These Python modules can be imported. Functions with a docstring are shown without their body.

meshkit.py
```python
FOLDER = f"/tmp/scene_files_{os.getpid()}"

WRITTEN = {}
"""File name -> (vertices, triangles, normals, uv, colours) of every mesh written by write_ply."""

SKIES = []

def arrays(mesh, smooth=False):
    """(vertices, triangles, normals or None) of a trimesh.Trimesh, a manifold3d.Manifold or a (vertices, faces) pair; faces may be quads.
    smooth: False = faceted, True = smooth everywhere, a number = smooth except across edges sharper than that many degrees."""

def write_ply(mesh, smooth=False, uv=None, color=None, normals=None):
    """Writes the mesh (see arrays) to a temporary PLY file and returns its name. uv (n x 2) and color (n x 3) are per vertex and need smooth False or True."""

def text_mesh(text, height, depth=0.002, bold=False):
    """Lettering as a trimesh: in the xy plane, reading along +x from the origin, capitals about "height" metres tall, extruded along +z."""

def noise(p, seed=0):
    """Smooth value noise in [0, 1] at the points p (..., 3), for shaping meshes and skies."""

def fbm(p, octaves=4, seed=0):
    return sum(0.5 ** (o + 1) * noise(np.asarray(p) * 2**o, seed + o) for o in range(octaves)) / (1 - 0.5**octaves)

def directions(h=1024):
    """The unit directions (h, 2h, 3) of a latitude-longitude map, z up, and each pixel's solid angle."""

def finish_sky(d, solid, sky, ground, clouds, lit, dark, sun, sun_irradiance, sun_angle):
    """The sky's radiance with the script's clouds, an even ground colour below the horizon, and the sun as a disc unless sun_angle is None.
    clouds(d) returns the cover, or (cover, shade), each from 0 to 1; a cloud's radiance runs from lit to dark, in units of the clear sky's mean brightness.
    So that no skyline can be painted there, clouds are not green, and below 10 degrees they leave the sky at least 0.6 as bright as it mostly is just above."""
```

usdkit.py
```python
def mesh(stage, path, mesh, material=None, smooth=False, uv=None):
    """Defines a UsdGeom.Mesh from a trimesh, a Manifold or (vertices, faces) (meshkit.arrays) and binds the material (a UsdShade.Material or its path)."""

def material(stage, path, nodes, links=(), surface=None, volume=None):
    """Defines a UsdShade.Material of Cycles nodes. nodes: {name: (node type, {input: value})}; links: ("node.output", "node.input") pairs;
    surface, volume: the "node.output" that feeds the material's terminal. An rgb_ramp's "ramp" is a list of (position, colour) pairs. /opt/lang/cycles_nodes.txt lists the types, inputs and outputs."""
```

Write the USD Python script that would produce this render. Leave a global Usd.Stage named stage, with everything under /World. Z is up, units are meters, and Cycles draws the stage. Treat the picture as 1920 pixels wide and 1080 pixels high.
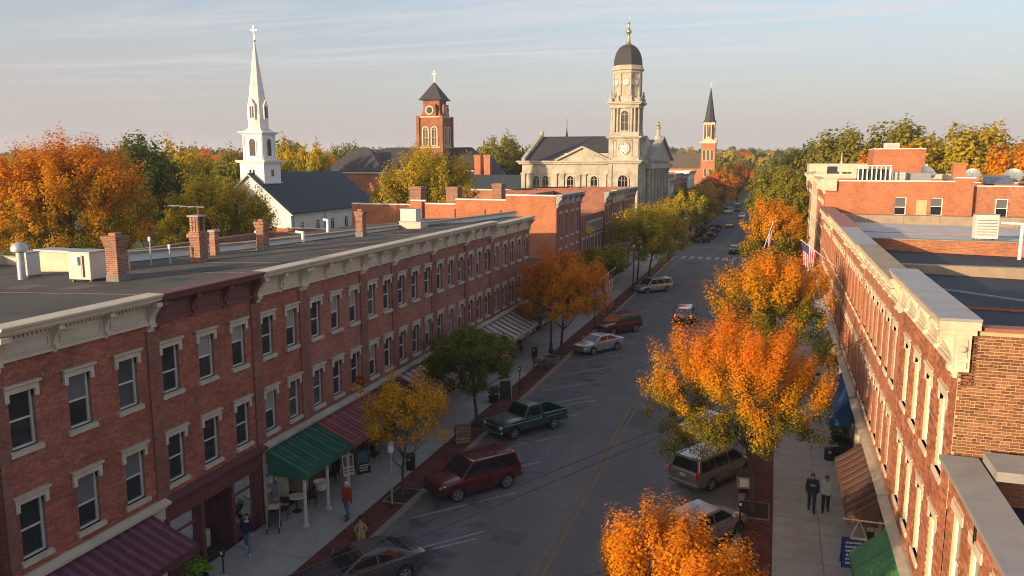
import math, random
import numpy as np, trimesh, usdkit, meshkit
import manifold3d as mf
from shapely.geometry import Polygon
from pxr import Usd, UsdGeom, UsdLux, UsdShade, Gf, Sdf, Vt

PI = math.pi
stage = Usd.Stage.CreateInMemory()
UsdGeom.SetStageUpAxis(stage, "Z")
UsdGeom.Xform.Define(stage, '/World')
UsdGeom.Scope.Define(stage, '/World/Looks')

# ------------------------------------------------------------------ camera, sky, sun, exposure
CAM_H = 16.0
YAW, PITCH = math.radians(18.22), math.radians(-9.09)
FWD = np.array([-math.sin(YAW) * math.cos(PITCH), math.cos(YAW) * math.cos(PITCH), math.sin(PITCH)])
RGT = np.array([math.cos(YAW), math.sin(YAW), 0.0])
UPV = np.cross(RGT, FWD)
cam = UsdGeom.Camera.Define(stage, '/World/camera')
cam.CreateHorizontalApertureAttr(36.0)
cam.CreateVerticalApertureAttr(20.25)
cam.CreateFocalLengthAttr(28.125)
cam.CreateClippingRangeAttr((0.1, 20000.0))
cam.CreateExposureAttr(1.15)
cam.AddTransformOp().Set(Gf.Matrix4d(*RGT, 0, *UPV, 0, *(-FWD), 0, 0.0, 0.0, CAM_H, 1))

SUN_AZ, SUN_EL = math.radians(32.5), math.radians(10.3)     # azimuth the light travels to, from +y towards +x
TO_SUN = np.array([-math.sin(SUN_AZ) * math.cos(SUN_EL), -math.cos(SUN_AZ) * math.cos(SUN_EL), math.sin(SUN_EL)])
SUN_ROT = math.atan2(TO_SUN[0], TO_SUN[1])
sky_mat = usdkit.material(stage, '/World/Looks/sky', {
    'sky': ('sky_texture', {'sky_type': 'single_scattering', 'sun_disc': False, 'sun_elevation': SUN_EL, 'sun_rotation': SUN_ROT,
                            'altitude': 200.0, 'air_density': 1.0, 'aerosol_density': 2.2, 'ozone_density': 1.6}),
    'tc': ('texture_coordinate', {}),
    'sep': ('separate_xyz', {}),
    'zc': ('math', {'math_type': 'maximum', 'value2': 0.03}),
    'px': ('math', {'math_type': 'divide'}), 'py': ('math', {'math_type': 'divide'}),
    'cmb': ('combine_xyz', {}),
    'map': ('mapping', {'rotation': (0, 0, 0.9), 'scale': (0.30, 1.25, 1.0)}),
    'n': ('noise_texture', {'scale': 1.1, 'detail': 7.0, 'roughness': 0.62, 'distortion': 0.9}),
    'n2': ('noise_texture', {'scale': 0.35, 'detail': 3.0, 'roughness': 0.5}),
    'r': ('map_range', {'from_min': 0.45, 'from_max': 0.70, 'to_min': 0.0, 'to_max': 1.0, 'clamp': True}),
    'r2': ('map_range', {'from_min': 0.35, 'from_max': 0.65, 'to_min': 0.15, 'to_max': 1.0, 'clamp': True}),
    'm': ('math', {'math_type': 'multiply'}),
    'mix': ('mix_color', {'b': (2.95, 2.8, 2.78), 'use_clamp': False}),
    'vr': ('map_range', {'range_type': 'smoothstep', 'from_min': -0.03, 'from_max': 0.32, 'to_min': 0.9, 'to_max': 0.2, 'clamp': True}),
    'vm': ('mix_color', {'b': (2.05, 1.84, 1.92), 'use_clamp': False}),
    'lo': ('map_range', {'from_min': 0.04, 'from_max': 0.16, 'to_min': 0.0, 'to_max': 1.0, 'clamp': True}), 'ml': ('math', {'math_type': 'multiply'}),
    'bg': ('background_shader', {'strength': 0.12})},
    [('tc.generated', 'sep.vector'), ('sep.z', 'zc.value1'), ('sep.x', 'px.value1'), ('zc.value', 'px.value2'), ('sep.y', 'py.value1'), ('zc.value', 'py.value2'),
     ('px.value', 'cmb.x'), ('py.value', 'cmb.y'), ('cmb.vector', 'map.vector'), ('map.vector', 'n.vector'), ('map.vector', 'n2.vector'),
     ('n.fac', 'r.value'), ('n2.fac', 'r2.value'), ('r.result', 'm.value1'), ('r2.result', 'm.value2'), ('m.value', 'ml.value1'), ('sep.z', 'lo.value'), ('lo.result', 'ml.value2'), ('ml.value', 'mix.fac'),
     ('sep.z', 'vr.value'), ('vr.result', 'vm.fac'), ('sky.color', 'vm.a'), ('vm.result', 'mix.a'), ('mix.result', 'bg.color')], surface='bg.background')
dome = UsdLux.DomeLight.Define(stage, '/World/sky')
UsdShade.MaterialBindingAPI.Apply(dome.GetPrim()).Bind(sky_mat)
dome.GetPrim().SetCustomDataByKey('kind', 'structure')
sun = UsdLux.DistantLight.Define(stage, '/World/sun')
sun.CreateIntensityAttr(0.82)
sun.CreateAngleAttr(0.5)
sun.CreateNormalizeAttr(True)
sun.CreateColorAttr(Gf.Vec3f(1.0, 0.73, 0.45))
_b = TO_SUN / np.linalg.norm(TO_SUN)
_r = np.cross([0, 0, 1.0], _b); _r /= np.linalg.norm(_r)
_u = np.cross(_b, _r)
sun.AddTransformOp().Set(Gf.Matrix4d(*_r, 0, *_u, 0, *_b, 0, 0, 0, 60, 1))

# ------------------------------------------------------------------ helpers
COUNT = {}
def path_for(parent, name):
    k = (parent, name)
    c = COUNT.get(k, 0); COUNT[k] = c + 1
    return f"{parent}/{name}" if c == 0 else f"{parent}/{name}_{c:03d}"

class Thing:
    def __init__(s, prim, loc): s.prim, s.path, s.loc = prim, str(prim.GetPath()), np.array(loc, float)

def meta(prim, label=None, cat=None, group=None, kind=None):
    for k, v in (('label', label), ('category', cat), ('group', group), ('kind', kind)):
        if v: prim.SetCustomDataByKey(k, v)

def thing(name, label, cat, loc=(0, 0, 0), rotz=0.0, group=None, kind=None, scale=None):
    """An Xform at the thing's base. Parts given in world coordinates unless rotz is used (then local)."""
    x = UsdGeom.Xform.Define(stage, path_for('/World', name))
    x.AddTranslateOp().Set(Gf.Vec3d(*map(float, loc)))
    if rotz: x.AddRotateZOp().Set(math.degrees(rotz))
    if scale: x.AddScaleOp().Set(Gf.Vec3f(*scale))
    meta(x.GetPrim(), label, cat, group, kind)
    return Thing(x.GetPrim(), loc)

class Part:
    def __init__(s, prim, path, loc): s.prim, s.path, s.loc = prim, path, loc

def put(name, mesh, mat, parent=None, smooth=False, label=None, cat=None, group=None, kind=None, local=False, base=None):
    """One Mesh prim under parent (or /World), mesh in world coordinates (local=True: already in the parent's)."""
    v, f = mesh.arrays() if isinstance(mesh, MB) else meshkit.arrays(mesh)[:2]
    if len(f) == 0: return None
    loc = np.zeros(3)
    if parent is not None: loc = parent.loc
    path = path_for(parent.path if parent is not None else '/World', name)
    if not local and parent is not None: v = v - loc
    if parent is None and base is not None: v = v - np.array(base, float)
    g = usdkit.mesh(stage, path, (v, f), mat, smooth)
    if parent is None and base is not None: g.AddTranslateOp().Set(Gf.Vec3d(*map(float, base)))
    meta(g.GetPrim(), label, cat, group, kind)
    return Part(g.GetPrim(), path, loc)

def copy_of(src, loc, rotz=0.0, label=None, group=None, scale=None, name=None, cat=None):
    d = src.prim.GetCustomData()
    x = UsdGeom.Xform.Define(stage, path_for('/World', name or src.base))
    x.AddTranslateOp().Set(Gf.Vec3d(*map(float, loc)))
    x.AddRotateZOp().Set(math.degrees(rotz))
    if scale: x.AddScaleOp().Set(Gf.Vec3f(*scale))
    x.GetPrim().GetReferences().AddInternalReference(src.path)
    x.GetPrim().SetInstanceable(True)
    meta(x.GetPrim(), label or d.get('label'), cat or d.get('category'), group or d.get('group'))
    return x.GetPrim()

class MB:
    """Collects triangles."""
    def __init__(s): s.v, s.f, s.n = [], [], 0
    def add(s, v, f):
        v = np.asarray(v, float).reshape(-1, 3); f = np.asarray(f, int)
        if f.ndim == 2 and f.shape[1] == 4: f = np.vstack([f[:, [0, 1, 2]], f[:, [0, 2, 3]]])
        s.v.append(v); s.f.append(f + s.n); s.n += len(v)
        return s
    def arrays(s):
        if not s.v: return np.zeros((0, 3)), np.zeros((0, 3), int)
        return np.vstack(s.v), np.vstack(s.f)
    def tm(s, m): return s.add(m.vertices, m.faces)
    def man(s, m):
        q = m.to_mesh(); return s.add(q.vert_properties[:, :3], q.tri_verts)
    def quad(s, *p): return s.add(p, [[0, 1, 2, 3]])
    def box(s, a, b):
        x0, y0, z0 = np.minimum(a, b); x1, y1, z1 = np.maximum(a, b)
        return s.add([(x0, y0, z0), (x1, y0, z0), (x1, y1, z0), (x0, y1, z0), (x0, y0, z1), (x1, y0, z1), (x1, y1, z1), (x0, y1, z1)], BOXF)
    def bar(s, p0, p1, w, h=None, up=(0, 0, 1)):
        """A square bar from p0 to p1."""
        p0, p1 = np.array(p0, float), np.array(p1, float); d = p1 - p0; d /= np.linalg.norm(d)
        a = np.cross(d, up)
        if np.linalg.norm(a) < 1e-6: a = np.cross(d, (1, 0, 0))
        a /= np.linalg.norm(a); b = np.cross(a, d); h = h or w
        c = [(-1, -1), (1, -1), (1, 1), (-1, 1)]
        return s.add([p + a * i * w / 2 + b * j * h / 2 for p in (p0, p1) for i, j in c], BOXF)
    def cyl(s, p0, p1, r0, r1=None, n=8, cap=True):
        p0, p1 = np.array(p0, float), np.array(p1, float); r1 = r0 if r1 is None else r1
        d = p1 - p0; d /= max(np.linalg.norm(d), 1e-9)
        a = np.cross(d, (0, 0, 1.0) if abs(d[2]) < .9 else (1.0, 0, 0)); a /= np.linalg.norm(a); b = np.cross(d, a)
        t = np.arange(n) * 2 * PI / n
        c = np.outer(np.cos(t), a) + np.outer(np.sin(t), b)
        v = np.vstack([p0 + c * r0, p1 + c * r1, [p0, p1]])
        i = np.arange(n); j = (i + 1) % n
        f = [np.stack([i, j, j + n], 1), np.stack([i, j + n, i + n], 1)]
        if cap: f += [np.stack([j, i, np.full(n, 2 * n)], 1), np.stack([i + n, j + n, np.full(n, 2 * n + 1)], 1)]
        return s.add(v, np.vstack(f))
    def tube(s, pts, r, n=6):
        r = np.broadcast_to(r, len(pts))
        for k in range(len(pts) - 1): s.cyl(pts[k], pts[k + 1], r[k], r[k + 1], n, cap=(k in (0, len(pts) - 2)))
        return s
    def lathe(s, prof, c=(0, 0, 0), n=12):
        c = np.array(c, float); t = np.arange(n) * 2 * PI / n; m = len(prof)
        v = np.array([(r * math.cos(q), r * math.sin(q), z) for r, z in prof for q in t]) + c
        f = []
        for k in range(m - 1):
            for i in range(n):
                j = (i + 1) % n
                f.append((k * n + i, k * n + j, (k + 1) * n + j, (k + 1) * n + i))
        s.add(v, f)
        for k, o in ((0, -1), (m - 1, 1)):
            if prof[k][0] > 1e-4:
                s.add(np.vstack([v[k * n:(k + 1) * n], c + (0, 0, prof[k][1])]), [(i, (i + 1) % n, n)[::o] for i in range(n)])
        return s
    def sphere(s, c, r, sub=1, sc=(1, 1, 1)):
        m = trimesh.creation.icosphere(sub, 1.0)
        return s.add(m.vertices * r * np.array(sc) + np.array(c, float), m.faces)
    def poly(s, pts, fn, a, b):
        """Extrudes the polygon pts (2D) between offsets a and b; fn(p, q, o) -> 3D."""
        m = trimesh.creation.extrude_polygon(Polygon(pts), 1.0, engine='earcut')
        v = np.array([fn(p, q, a + (b - a) * o) for p, q, o in m.vertices])
        return s.add(v, m.faces)
BOXF = np.array([(0, 3, 2, 1), (4, 5, 6, 7), (0, 1, 5, 4), (1, 2, 6, 5), (2, 3, 7, 6), (3, 0, 4, 7)])

def project(p):
    q = np.asarray(p, float) - (0, 0, CAM_H); d = q @ FWD
    return 0.5 + (q @ RGT) / d * 1500 / 1920, 0.5 - (q @ UPV) / d * 1500 / 1080, d

# ------------------------------------------------------------------ materials
def surf(name, col, rough=0.8, var=0.18, scale=2.0, bump=0.0, bscale=60.0, metallic=0.0, spec=0.4, coat=0.0, fine=0.0):
    """Plain surface with uneven tone. var: strength of blotches; fine: strength of grain."""
    c = np.array(col, float)
    nd = {'g': ('geometry', {}), 'n': ('noise_texture', {'scale': scale, 'detail': 6.0, 'roughness': 0.65}),
          'r': ('rgb_ramp', {'ramp': [(0.25, tuple(c * (1 - var))), (0.5, tuple(c)), (0.78, tuple(np.minimum(c * (1 + var), 0.95)))]}),
          'p': ('principled_bsdf', {'roughness': rough, 'metallic': metallic, 'specular_ior_level': spec, 'coat_weight': coat, 'coat_roughness': 0.05})}
    ln = [('g.position', 'n.vector'), ('n.fac', 'r.fac')]
    out = 'r.color'
    if fine:
        nd['n3'] = ('noise_texture', {'scale': bscale, 'detail': 3.0, 'roughness': 0.7})
        nd['r3'] = ('map_range', {'from_min': 0.3, 'from_max': 0.7, 'to_min': 1 - fine, 'to_max': 1 + fine})
        nd['mx'] = ('mix_color', {'blend_type': 'multiply', 'fac': 1.0, 'use_clamp': False})
        nd['cc'] = ('combine_xyz', {})
        ln += [('g.position', 'n3.vector'), ('n3.fac', 'r3.value'), (out, 'mx.a'), ('r3.result', 'cc.x'), ('r3.result', 'cc.y'), ('r3.result', 'cc.z'), ('cc.vector', 'mx.b')]
        out = 'mx.result'
    ln.append((out, 'p.base_color'))
    if bump:
        nd['n2'] = ('noise_texture', {'scale': bscale, 'detail': 4.0})
        nd['b'] = ('bump', {'strength': bump, 'distance': 0.02})
        ln += [('g.position', 'n2.vector'), ('n2.fac', 'b.height'), ('b.normal', 'p.normal')]
    return usdkit.material(stage, '/World/Looks/' + name, nd, ln, surface='p.BSDF')

def brickmat(name, c1, c2, mortar, L=0.27, H=0.09, ms=0.012, blot=0.25):
    return usdkit.material(stage, '/World/Looks/' + name, {
        'g': ('geometry', {}), 's': ('separate_xyz', {}), 'a': ('math', {'math_type': 'add'}), 'c': ('combine_xyz', {}),
        'k': ('brick_texture', {'scale': 1.0, 'brick_width': L, 'row_height': H, 'mortar_size': ms, 'mortar_smooth': 0.2, 'color1': c1, 'color2': c2, 'mortar': mortar, 'bias': 0.0}),
        'n': ('noise_texture', {'scale': 0.55, 'detail': 6.0, 'roughness': 0.7}),
        'r': ('map_range', {'from_min': 0.3, 'from_max': 0.7, 'to_min': 1 - blot, 'to_max': 1 + blot}),
        'cc': ('combine_xyz', {}), 'mx': ('mix_color', {'blend_type': 'multiply', 'fac': 1.0, 'use_clamp': False}),
        'i': ('invert', {}), 'b': ('bump', {'strength': 0.6, 'distance': 0.015}),
        'p': ('principled_bsdf', {'roughness': 0.85, 'specular_ior_level': 0.25})},
        [('g.position', 's.vector'), ('s.x', 'a.value1'), ('s.y', 'a.value2'), ('a.value', 'c.x'), ('s.z', 'c.y'), ('c.vector', 'k.vector'),
         ('g.position', 'n.vector'), ('n.fac', 'r.value'), ('r.result', 'cc.x'), ('r.result', 'cc.y'), ('r.result', 'cc.z'), ('k.color', 'mx.a'), ('cc.vector', 'mx.b'),
         ('mx.result', 'p.base_color'), ('k.fac', 'i.color'), ('i.color', 'b.height'), ('b.normal', 'p.normal')], surface='p.BSDF')

def bricktone(name, col=None):
    """Tone per brick: one colour, or the colour that the mesh carries for each brick."""
    nd = {'a': ('attribute', {'attribute': 'leafcol'}) if col is None else ('color', {'value': col}), 'gp': ('geometry', {}),
        'n': ('noise_texture', {'scale': 0.6, 'detail': 6.0, 'roughness': 0.7}), 'n2': ('noise_texture', {'scale': 70.0, 'detail': 3.0}),
        'q': ('map_range', {'from_min': 0.3, 'from_max': 0.7, 'to_min': 0.72, 'to_max': 1.25}),
        'cc': ('combine_xyz', {}), 'mx': ('mix_color', {'blend_type': 'multiply', 'fac': 1.0, 'use_clamp': False}),
        'b': ('bump', {'strength': 0.35, 'distance': 0.01}), 'p': ('principled_bsdf', {'roughness': 0.85, 'specular_ior_level': 0.25})}
    ln = [('gp.position', 'n.vector'), ('n.fac', 'q.value'), ('q.result', 'cc.x'), ('q.result', 'cc.y'), ('q.result', 'cc.z'),
         ('cc.vector', 'mx.b'), ('mx.result', 'p.base_color'), ('gp.position', 'n2.vector'), ('n2.fac', 'b.height'), ('b.normal', 'p.normal')]
    if col is None: ln.append(('a.color', 'mx.a'))
    else: nd.pop('a'); nd['mx'][1]['a'] = col
    return usdkit.material(stage, '/World/Looks/' + name, nd, ln, surface='p.BSDF')

def paint_vertices(part, cols):
    UsdGeom.PrimvarsAPI(UsdGeom.Mesh(part.prim)).CreatePrimvar('leafcol', Sdf.ValueTypeNames.Color3fArray, 'vertex').Set(Vt.Vec3fArray.FromNumpy(np.asarray(cols, np.float32)))

def stripes(name, c1, c2, axis, period, duty=0.5, rough=0.75):
    """Cloth or sheet metal with two alternating colours along a world axis."""
    return usdkit.material(stage, '/World/Looks/' + name, {
        'g': ('geometry', {}), 's': ('separate_xyz', {}), 'd': ('math', {'math_type': 'divide', 'value2': period}), 'f': ('math', {'math_type': 'fraction'}),
        'l': ('math', {'math_type': 'less_than', 'value2': duty}), 'm': ('mix_color', {'a': c1, 'b': c2}),
        'n': ('noise_texture', {'scale': 2.5, 'detail': 6.0, 'roughness': 0.7}), 'q': ('map_range', {'from_min': 0.3, 'from_max': 0.7, 'to_min': 0.75, 'to_max': 1.15}),
        'cc': ('combine_xyz', {}), 'mx': ('mix_color', {'blend_type': 'multiply', 'fac': 1.0, 'use_clamp': False}),
        'p': ('principled_bsdf', {'roughness': rough, 'specular_ior_level': 0.2})},
        [('g.position', 's.vector'), (f's.{axis}', 'd.value1'), ('d.value', 'f.value1'), ('f.value', 'l.value1'), ('l.value', 'm.fac'),
         ('g.position', 'n.vector'), ('n.fac', 'q.value'), ('q.result', 'cc.x'), ('q.result', 'cc.y'), ('q.result', 'cc.z'), ('m.result', 'mx.a'), ('cc.vector', 'mx.b'), ('mx.result', 'p.base_color')], surface='p.BSDF')

def paint(name, col, metallic=0.0, rough=0.28, coat=1.0):
    return usdkit.material(stage, '/World/Looks/' + name, {
        'tc': ('texture_coordinate', {}), 'n': ('noise_texture', {'scale': 3.0, 'detail': 5.0, 'roughness': 0.7}),
        'q': ('map_range', {'from_min': 0.3, 'from_max': 0.75, 'to_min': rough * 0.8, 'to_max': rough * 1.6}),
        'p': ('principled_bsdf', {'base_color': col, 'metallic': metallic, 'roughness': rough, 'coat_weight': coat, 'coat_roughness': 0.03})},
        [('tc.object', 'n.vector'), ('n.fac', 'q.value'), ('q.result', 'p.roughness')], surface='p.BSDF')

def pane_mat(name, tint, see=0.5, rough=0.02):
    """Window glass: clear glass mixed with a mirror by fresnel; see = how much light the pane lets through."""
    return usdkit.material(stage, '/World/Looks/' + name, {
        'f': ('fresnel', {'IOR': 1.5}), 'a': ('math', {'math_type': 'multiply_add', 'value2': 0.9, 'value3': 0.06}), 't': ('transparent_bsdf', {'color': tint}),
        'd': ('glossy_bsdf', {'color': (0.9, 0.93, 0.95), 'roughness': rough}), 'm': ('mix_closure', {})},
        [('f.fac', 'a.value1'), ('a.value', 'm.fac'), ('t.BSDF', 'm.closure1'), ('d.BSDF', 'm.closure2')], surface='m.closure')

def flat(name, col, rough=0.6, metallic=0.0, spec=0.5, emit=0.0):
    p = {'base_color': col, 'roughness': rough, 'metallic': metallic, 'specular_ior_level': spec}
    if emit: p.update(emission_color=col, emission_strength=emit)
    return usdkit.material(stage, '/World/Looks/' + name, {'p': ('principled_bsdf', p)}, surface='p.BSDF')

M = {}
RED = [(0.0, (0.225, 0.072, 0.05)), (0.3, (0.275, 0.086, 0.058)), (0.65, (0.305, 0.098, 0.066)), (0.92, (0.34, 0.122, 0.08)), (1.0, (0.26, 0.11, 0.082))]
ORA = [(0.0, (0.24, 0.085, 0.045)), (0.35, (0.34, 0.12, 0.06)), (0.7, (0.41, 0.15, 0.075)), (1.0, (0.46, 0.20, 0.11))]
TAN = [(0.0, (0.12, 0.052, 0.027)), (0.35, (0.18, 0.08, 0.038)), (0.7, (0.235, 0.10, 0.047)), (1.0, (0.29, 0.14, 0.07))]
for k, st in (('red', RED), ('orange', ORA), ('tan', TAN)):
    for q in range(6):
        t = (q + .5) / 6; c = tuple(float(np.interp(t, [p for p, _ in st], [v[i] for _, v in st])) for i in range(3))
        M[f'brick1_{k}{q}'] = bricktone(f'brick_piece_{k}_{q}', c)
M['bricks'] = bricktone('brick_tones')
TONES = {'red': RED, 'orange': ORA, 'tan': TAN}
M['wall_brown'] = brickmat('wall_brown', (0.22, 0.075, 0.042), (0.32, 0.112, 0.062), (0.32, 0.18, 0.11), ms=0.008)
M['mortar_grey'] = surf('mortar_grey', (0.22, 0.145, 0.12), 0.95, 0.2)
M['mortar_tan'] = surf('mortar_tan', (0.56, 0.38, 0.21), 0.95, 0.2)
M['wall_red'] = brickmat('wall_red', (0.23, 0.075, 0.05), (0.35, 0.118, 0.078), (0.23, 0.15, 0.12))
M['wall_orange'] = brickmat('wall_orange', (0.30, 0.105, 0.052), (0.42, 0.155, 0.078), (0.44, 0.25, 0.15), ms=0.009)
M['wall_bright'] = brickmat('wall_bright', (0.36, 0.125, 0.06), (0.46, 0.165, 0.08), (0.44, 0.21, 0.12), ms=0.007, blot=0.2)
M['wall_dark'] = brickmat('wall_dark', (0.17, 0.055, 0.04), (0.27, 0.09, 0.062), (0.18, 0.12, 0.1))
M['chimney'] = brickmat('chimney_brick', (0.14, 0.055, 0.038), (0.32, 0.13, 0.075), (0.36, 0.25, 0.18), L=0.23, H=0.08, ms=0.012)
M['roof'] = surf('roof_felt', (0.062, 0.058, 0.054), 0.92, 0.45, 0.35, 0.3, 25, fine=0.25)
M['roof_b'] = surf('roof_felt_dark', (0.035, 0.034, 0.034), 0.9, 0.4, 1.2, fine=0.25)
M['roof_c'] = surf('roof_felt_pale', (0.105, 0.098, 0.088), 0.92, 0.4, 1.2, fine=0.25)
M['roof_dark'] = surf('roof_membrane', (0.028, 0.034, 0.045), 0.8, 0.35, 0.3, 0.2, 20)
M['roof_pale'] = surf('roof_pale', (0.45, 0.45, 0.44), 0.7, 0.2, 0.5)
M['slate'] = surf('slate', (0.045, 0.044, 0.05), 0.75, 0.3, 1.5, 0.4, 12, fine=0.2)
M['slate_blue'] = surf('slate_blue', (0.03, 0.042, 0.055), 0.8, 0.22, 0.9, 0.3, 12, fine=0.2)
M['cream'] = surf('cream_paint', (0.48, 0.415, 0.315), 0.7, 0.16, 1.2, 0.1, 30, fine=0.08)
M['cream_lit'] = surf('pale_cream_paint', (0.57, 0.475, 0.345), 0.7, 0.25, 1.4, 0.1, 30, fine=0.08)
M['maroon'] = surf('maroon_paint', (0.12, 0.04, 0.04), 0.6, 0.2, 1.5)
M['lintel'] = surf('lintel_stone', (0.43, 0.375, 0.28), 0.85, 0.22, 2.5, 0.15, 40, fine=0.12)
M['stone'] = surf('limestone', (0.40, 0.36, 0.29), 0.85, 0.42, 0.6, 0.2, 18, fine=0.15)
M['white'] = surf('white_paint', (0.72, 0.70, 0.66), 0.6, 0.1, 1.5, fine=0.05)
M['frame'] = surf('window_frame_paint', (0.50, 0.49, 0.46), 0.55, 0.15, 3.0)
M['coping'] = surf('coping_metal', (0.28, 0.265, 0.25), 0.5, 0.16, 1.6, fine=0.06)
M['coping_red'] = surf('coping_tile_red', (0.30, 0.11, 0.075), 0.7, 0.2, 2.0)
M['coping_tan'] = surf('coping_tan', (0.30, 0.23, 0.165), 0.8, 0.25, 1.3)
M['concrete'] = surf('concrete', (0.30, 0.285, 0.26), 0.9, 0.2, 0.9, 0.15, 30, fine=0.14)
M['kerb'] = surf('kerb_stone', (0.22, 0.195, 0.165), 0.9, 0.25, 1.5, fine=0.15)
M['asphalt'] = usdkit.material(stage, '/World/Looks/asphalt', {
    'g': ('geometry', {}), 'mp': ('mapping', {'scale': (0.55, 0.045, 1.0)}), 'n': ('noise_texture', {'scale': 1.0, 'detail': 5.0, 'roughness': 0.6}), 'b1': ('noise_texture', {'scale': 0.16, 'detail': 6.0, 'roughness': 0.7}), 'b2': ('noise_texture', {'scale': 1.1, 'detail': 5.0, 'roughness': 0.75}), 'f': ('noise_texture', {'scale': 38.0, 'detail': 3.0}),
    's1': ('math', {'math_type': 'multiply_add', 'value2': .45, 'value3': 0.0}), 's2': ('math', {'math_type': 'multiply_add', 'value2': .35}), 's3': ('math', {'math_type': 'multiply_add', 'value2': .28}), 's4': ('math', {'math_type': 'multiply_add', 'value2': .22}),
    'sx': ('separate_xyz', {}), 'mk': ('map_range', {'from_min': -10.6, 'from_max': -12.0, 'to_min': 0.0, 'to_max': 1.0, 'clamp': True}), 'ms': ('mapping', {'scale': (0.45, 0.75, 1.0), 'rotation': (0, 0, 0.85)}), 'sp': ('noise_texture', {'scale': 1.0, 'detail': 4.0, 'roughness': 0.6}), 'sq': ('map_range', {'from_min': .53, 'from_max': .66, 'to_min': 0.0, 'to_max': .62, 'clamp': True}), 'mm': ('math', {'math_type': 'multiply'}), 'st': ('mix_color', {'b': (.03, .03, .032)}),
    'r': ('rgb_ramp', {'ramp': [(.42, (.07, .07, .075)), (.56, (.108, .107, .112)), (.68, (.13, .128, .132)), (.8, (.16, .157, .158))]}), 'bp': ('bump', {'strength': .35, 'distance': .015}), 'p': ('principled_bsdf', {'roughness': .88, 'specular_ior_level': .3})},
    [('g.position', 'mp.vector'), ('mp.vector', 'n.vector'), ('g.position', 'b1.vector'), ('g.position', 'b2.vector'), ('g.position', 'f.vector'), ('n.fac', 's1.value1'), ('b1.fac', 's2.value1'), ('s1.value', 's2.value3'), ('b2.fac', 's3.value1'), ('s2.value', 's3.value3'), ('f.fac', 's4.value1'), ('s3.value', 's4.value3'), ('s4.value', 'r.fac'), ('g.position', 'sx.vector'), ('sx.x', 'mk.value'), ('g.position', 'ms.vector'), ('ms.vector', 'sp.vector'), ('sp.fac', 'sq.value'), ('mk.result', 'mm.value1'), ('sq.result', 'mm.value2'), ('mm.value', 'st.fac'), ('r.color', 'st.a'), ('st.result', 'p.base_color'), ('f.fac', 'bp.height'), ('bp.normal', 'p.normal')], surface='p.BSDF')
M['white_line'] = surf('road_paint_white', (0.30, 0.30, 0.295), 0.8, 0.5, 3.0, fine=0.4)
M['yellow_line'] = surf('road_paint_yellow', (0.19, 0.135, 0.05), 0.8, 0.5, 2.5, fine=0.4)
M['crack'] = flat('crack_tar', (0.022, 0.022, 0.024), 0.9)
M['paver'] = brickmat('paver_brick', (0.085, 0.03, 0.026), (0.15, 0.05, 0.04), (0.06, 0.032, 0.028), L=0.22, H=0.11, ms=0.008)
M['wood_pale'] = surf('pale_wood', (0.26, 0.19, 0.13), 0.8, 0.3, 7.0)
M['stone_dark'] = surf('dark_stone', (0.14, 0.14, 0.145), 0.85, 0.3, 4.0)
M['soil'] = surf('mulch', (0.03, 0.022, 0.017), 0.95, 0.5, 14, 0.5, 60)
M['ground'] = surf('earth_and_grass', (0.075, 0.085, 0.03), 0.95, 0.4, 0.05, fine=0.2)
M['grass'] = surf('lawn', (0.06, 0.10, 0.025), 0.95, 0.3, 0.6, fine=0.25)
M['parking'] = surf('car_park', (0.13, 0.125, 0.12), 0.9, 0.2, 0.3, fine=0.2)
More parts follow.
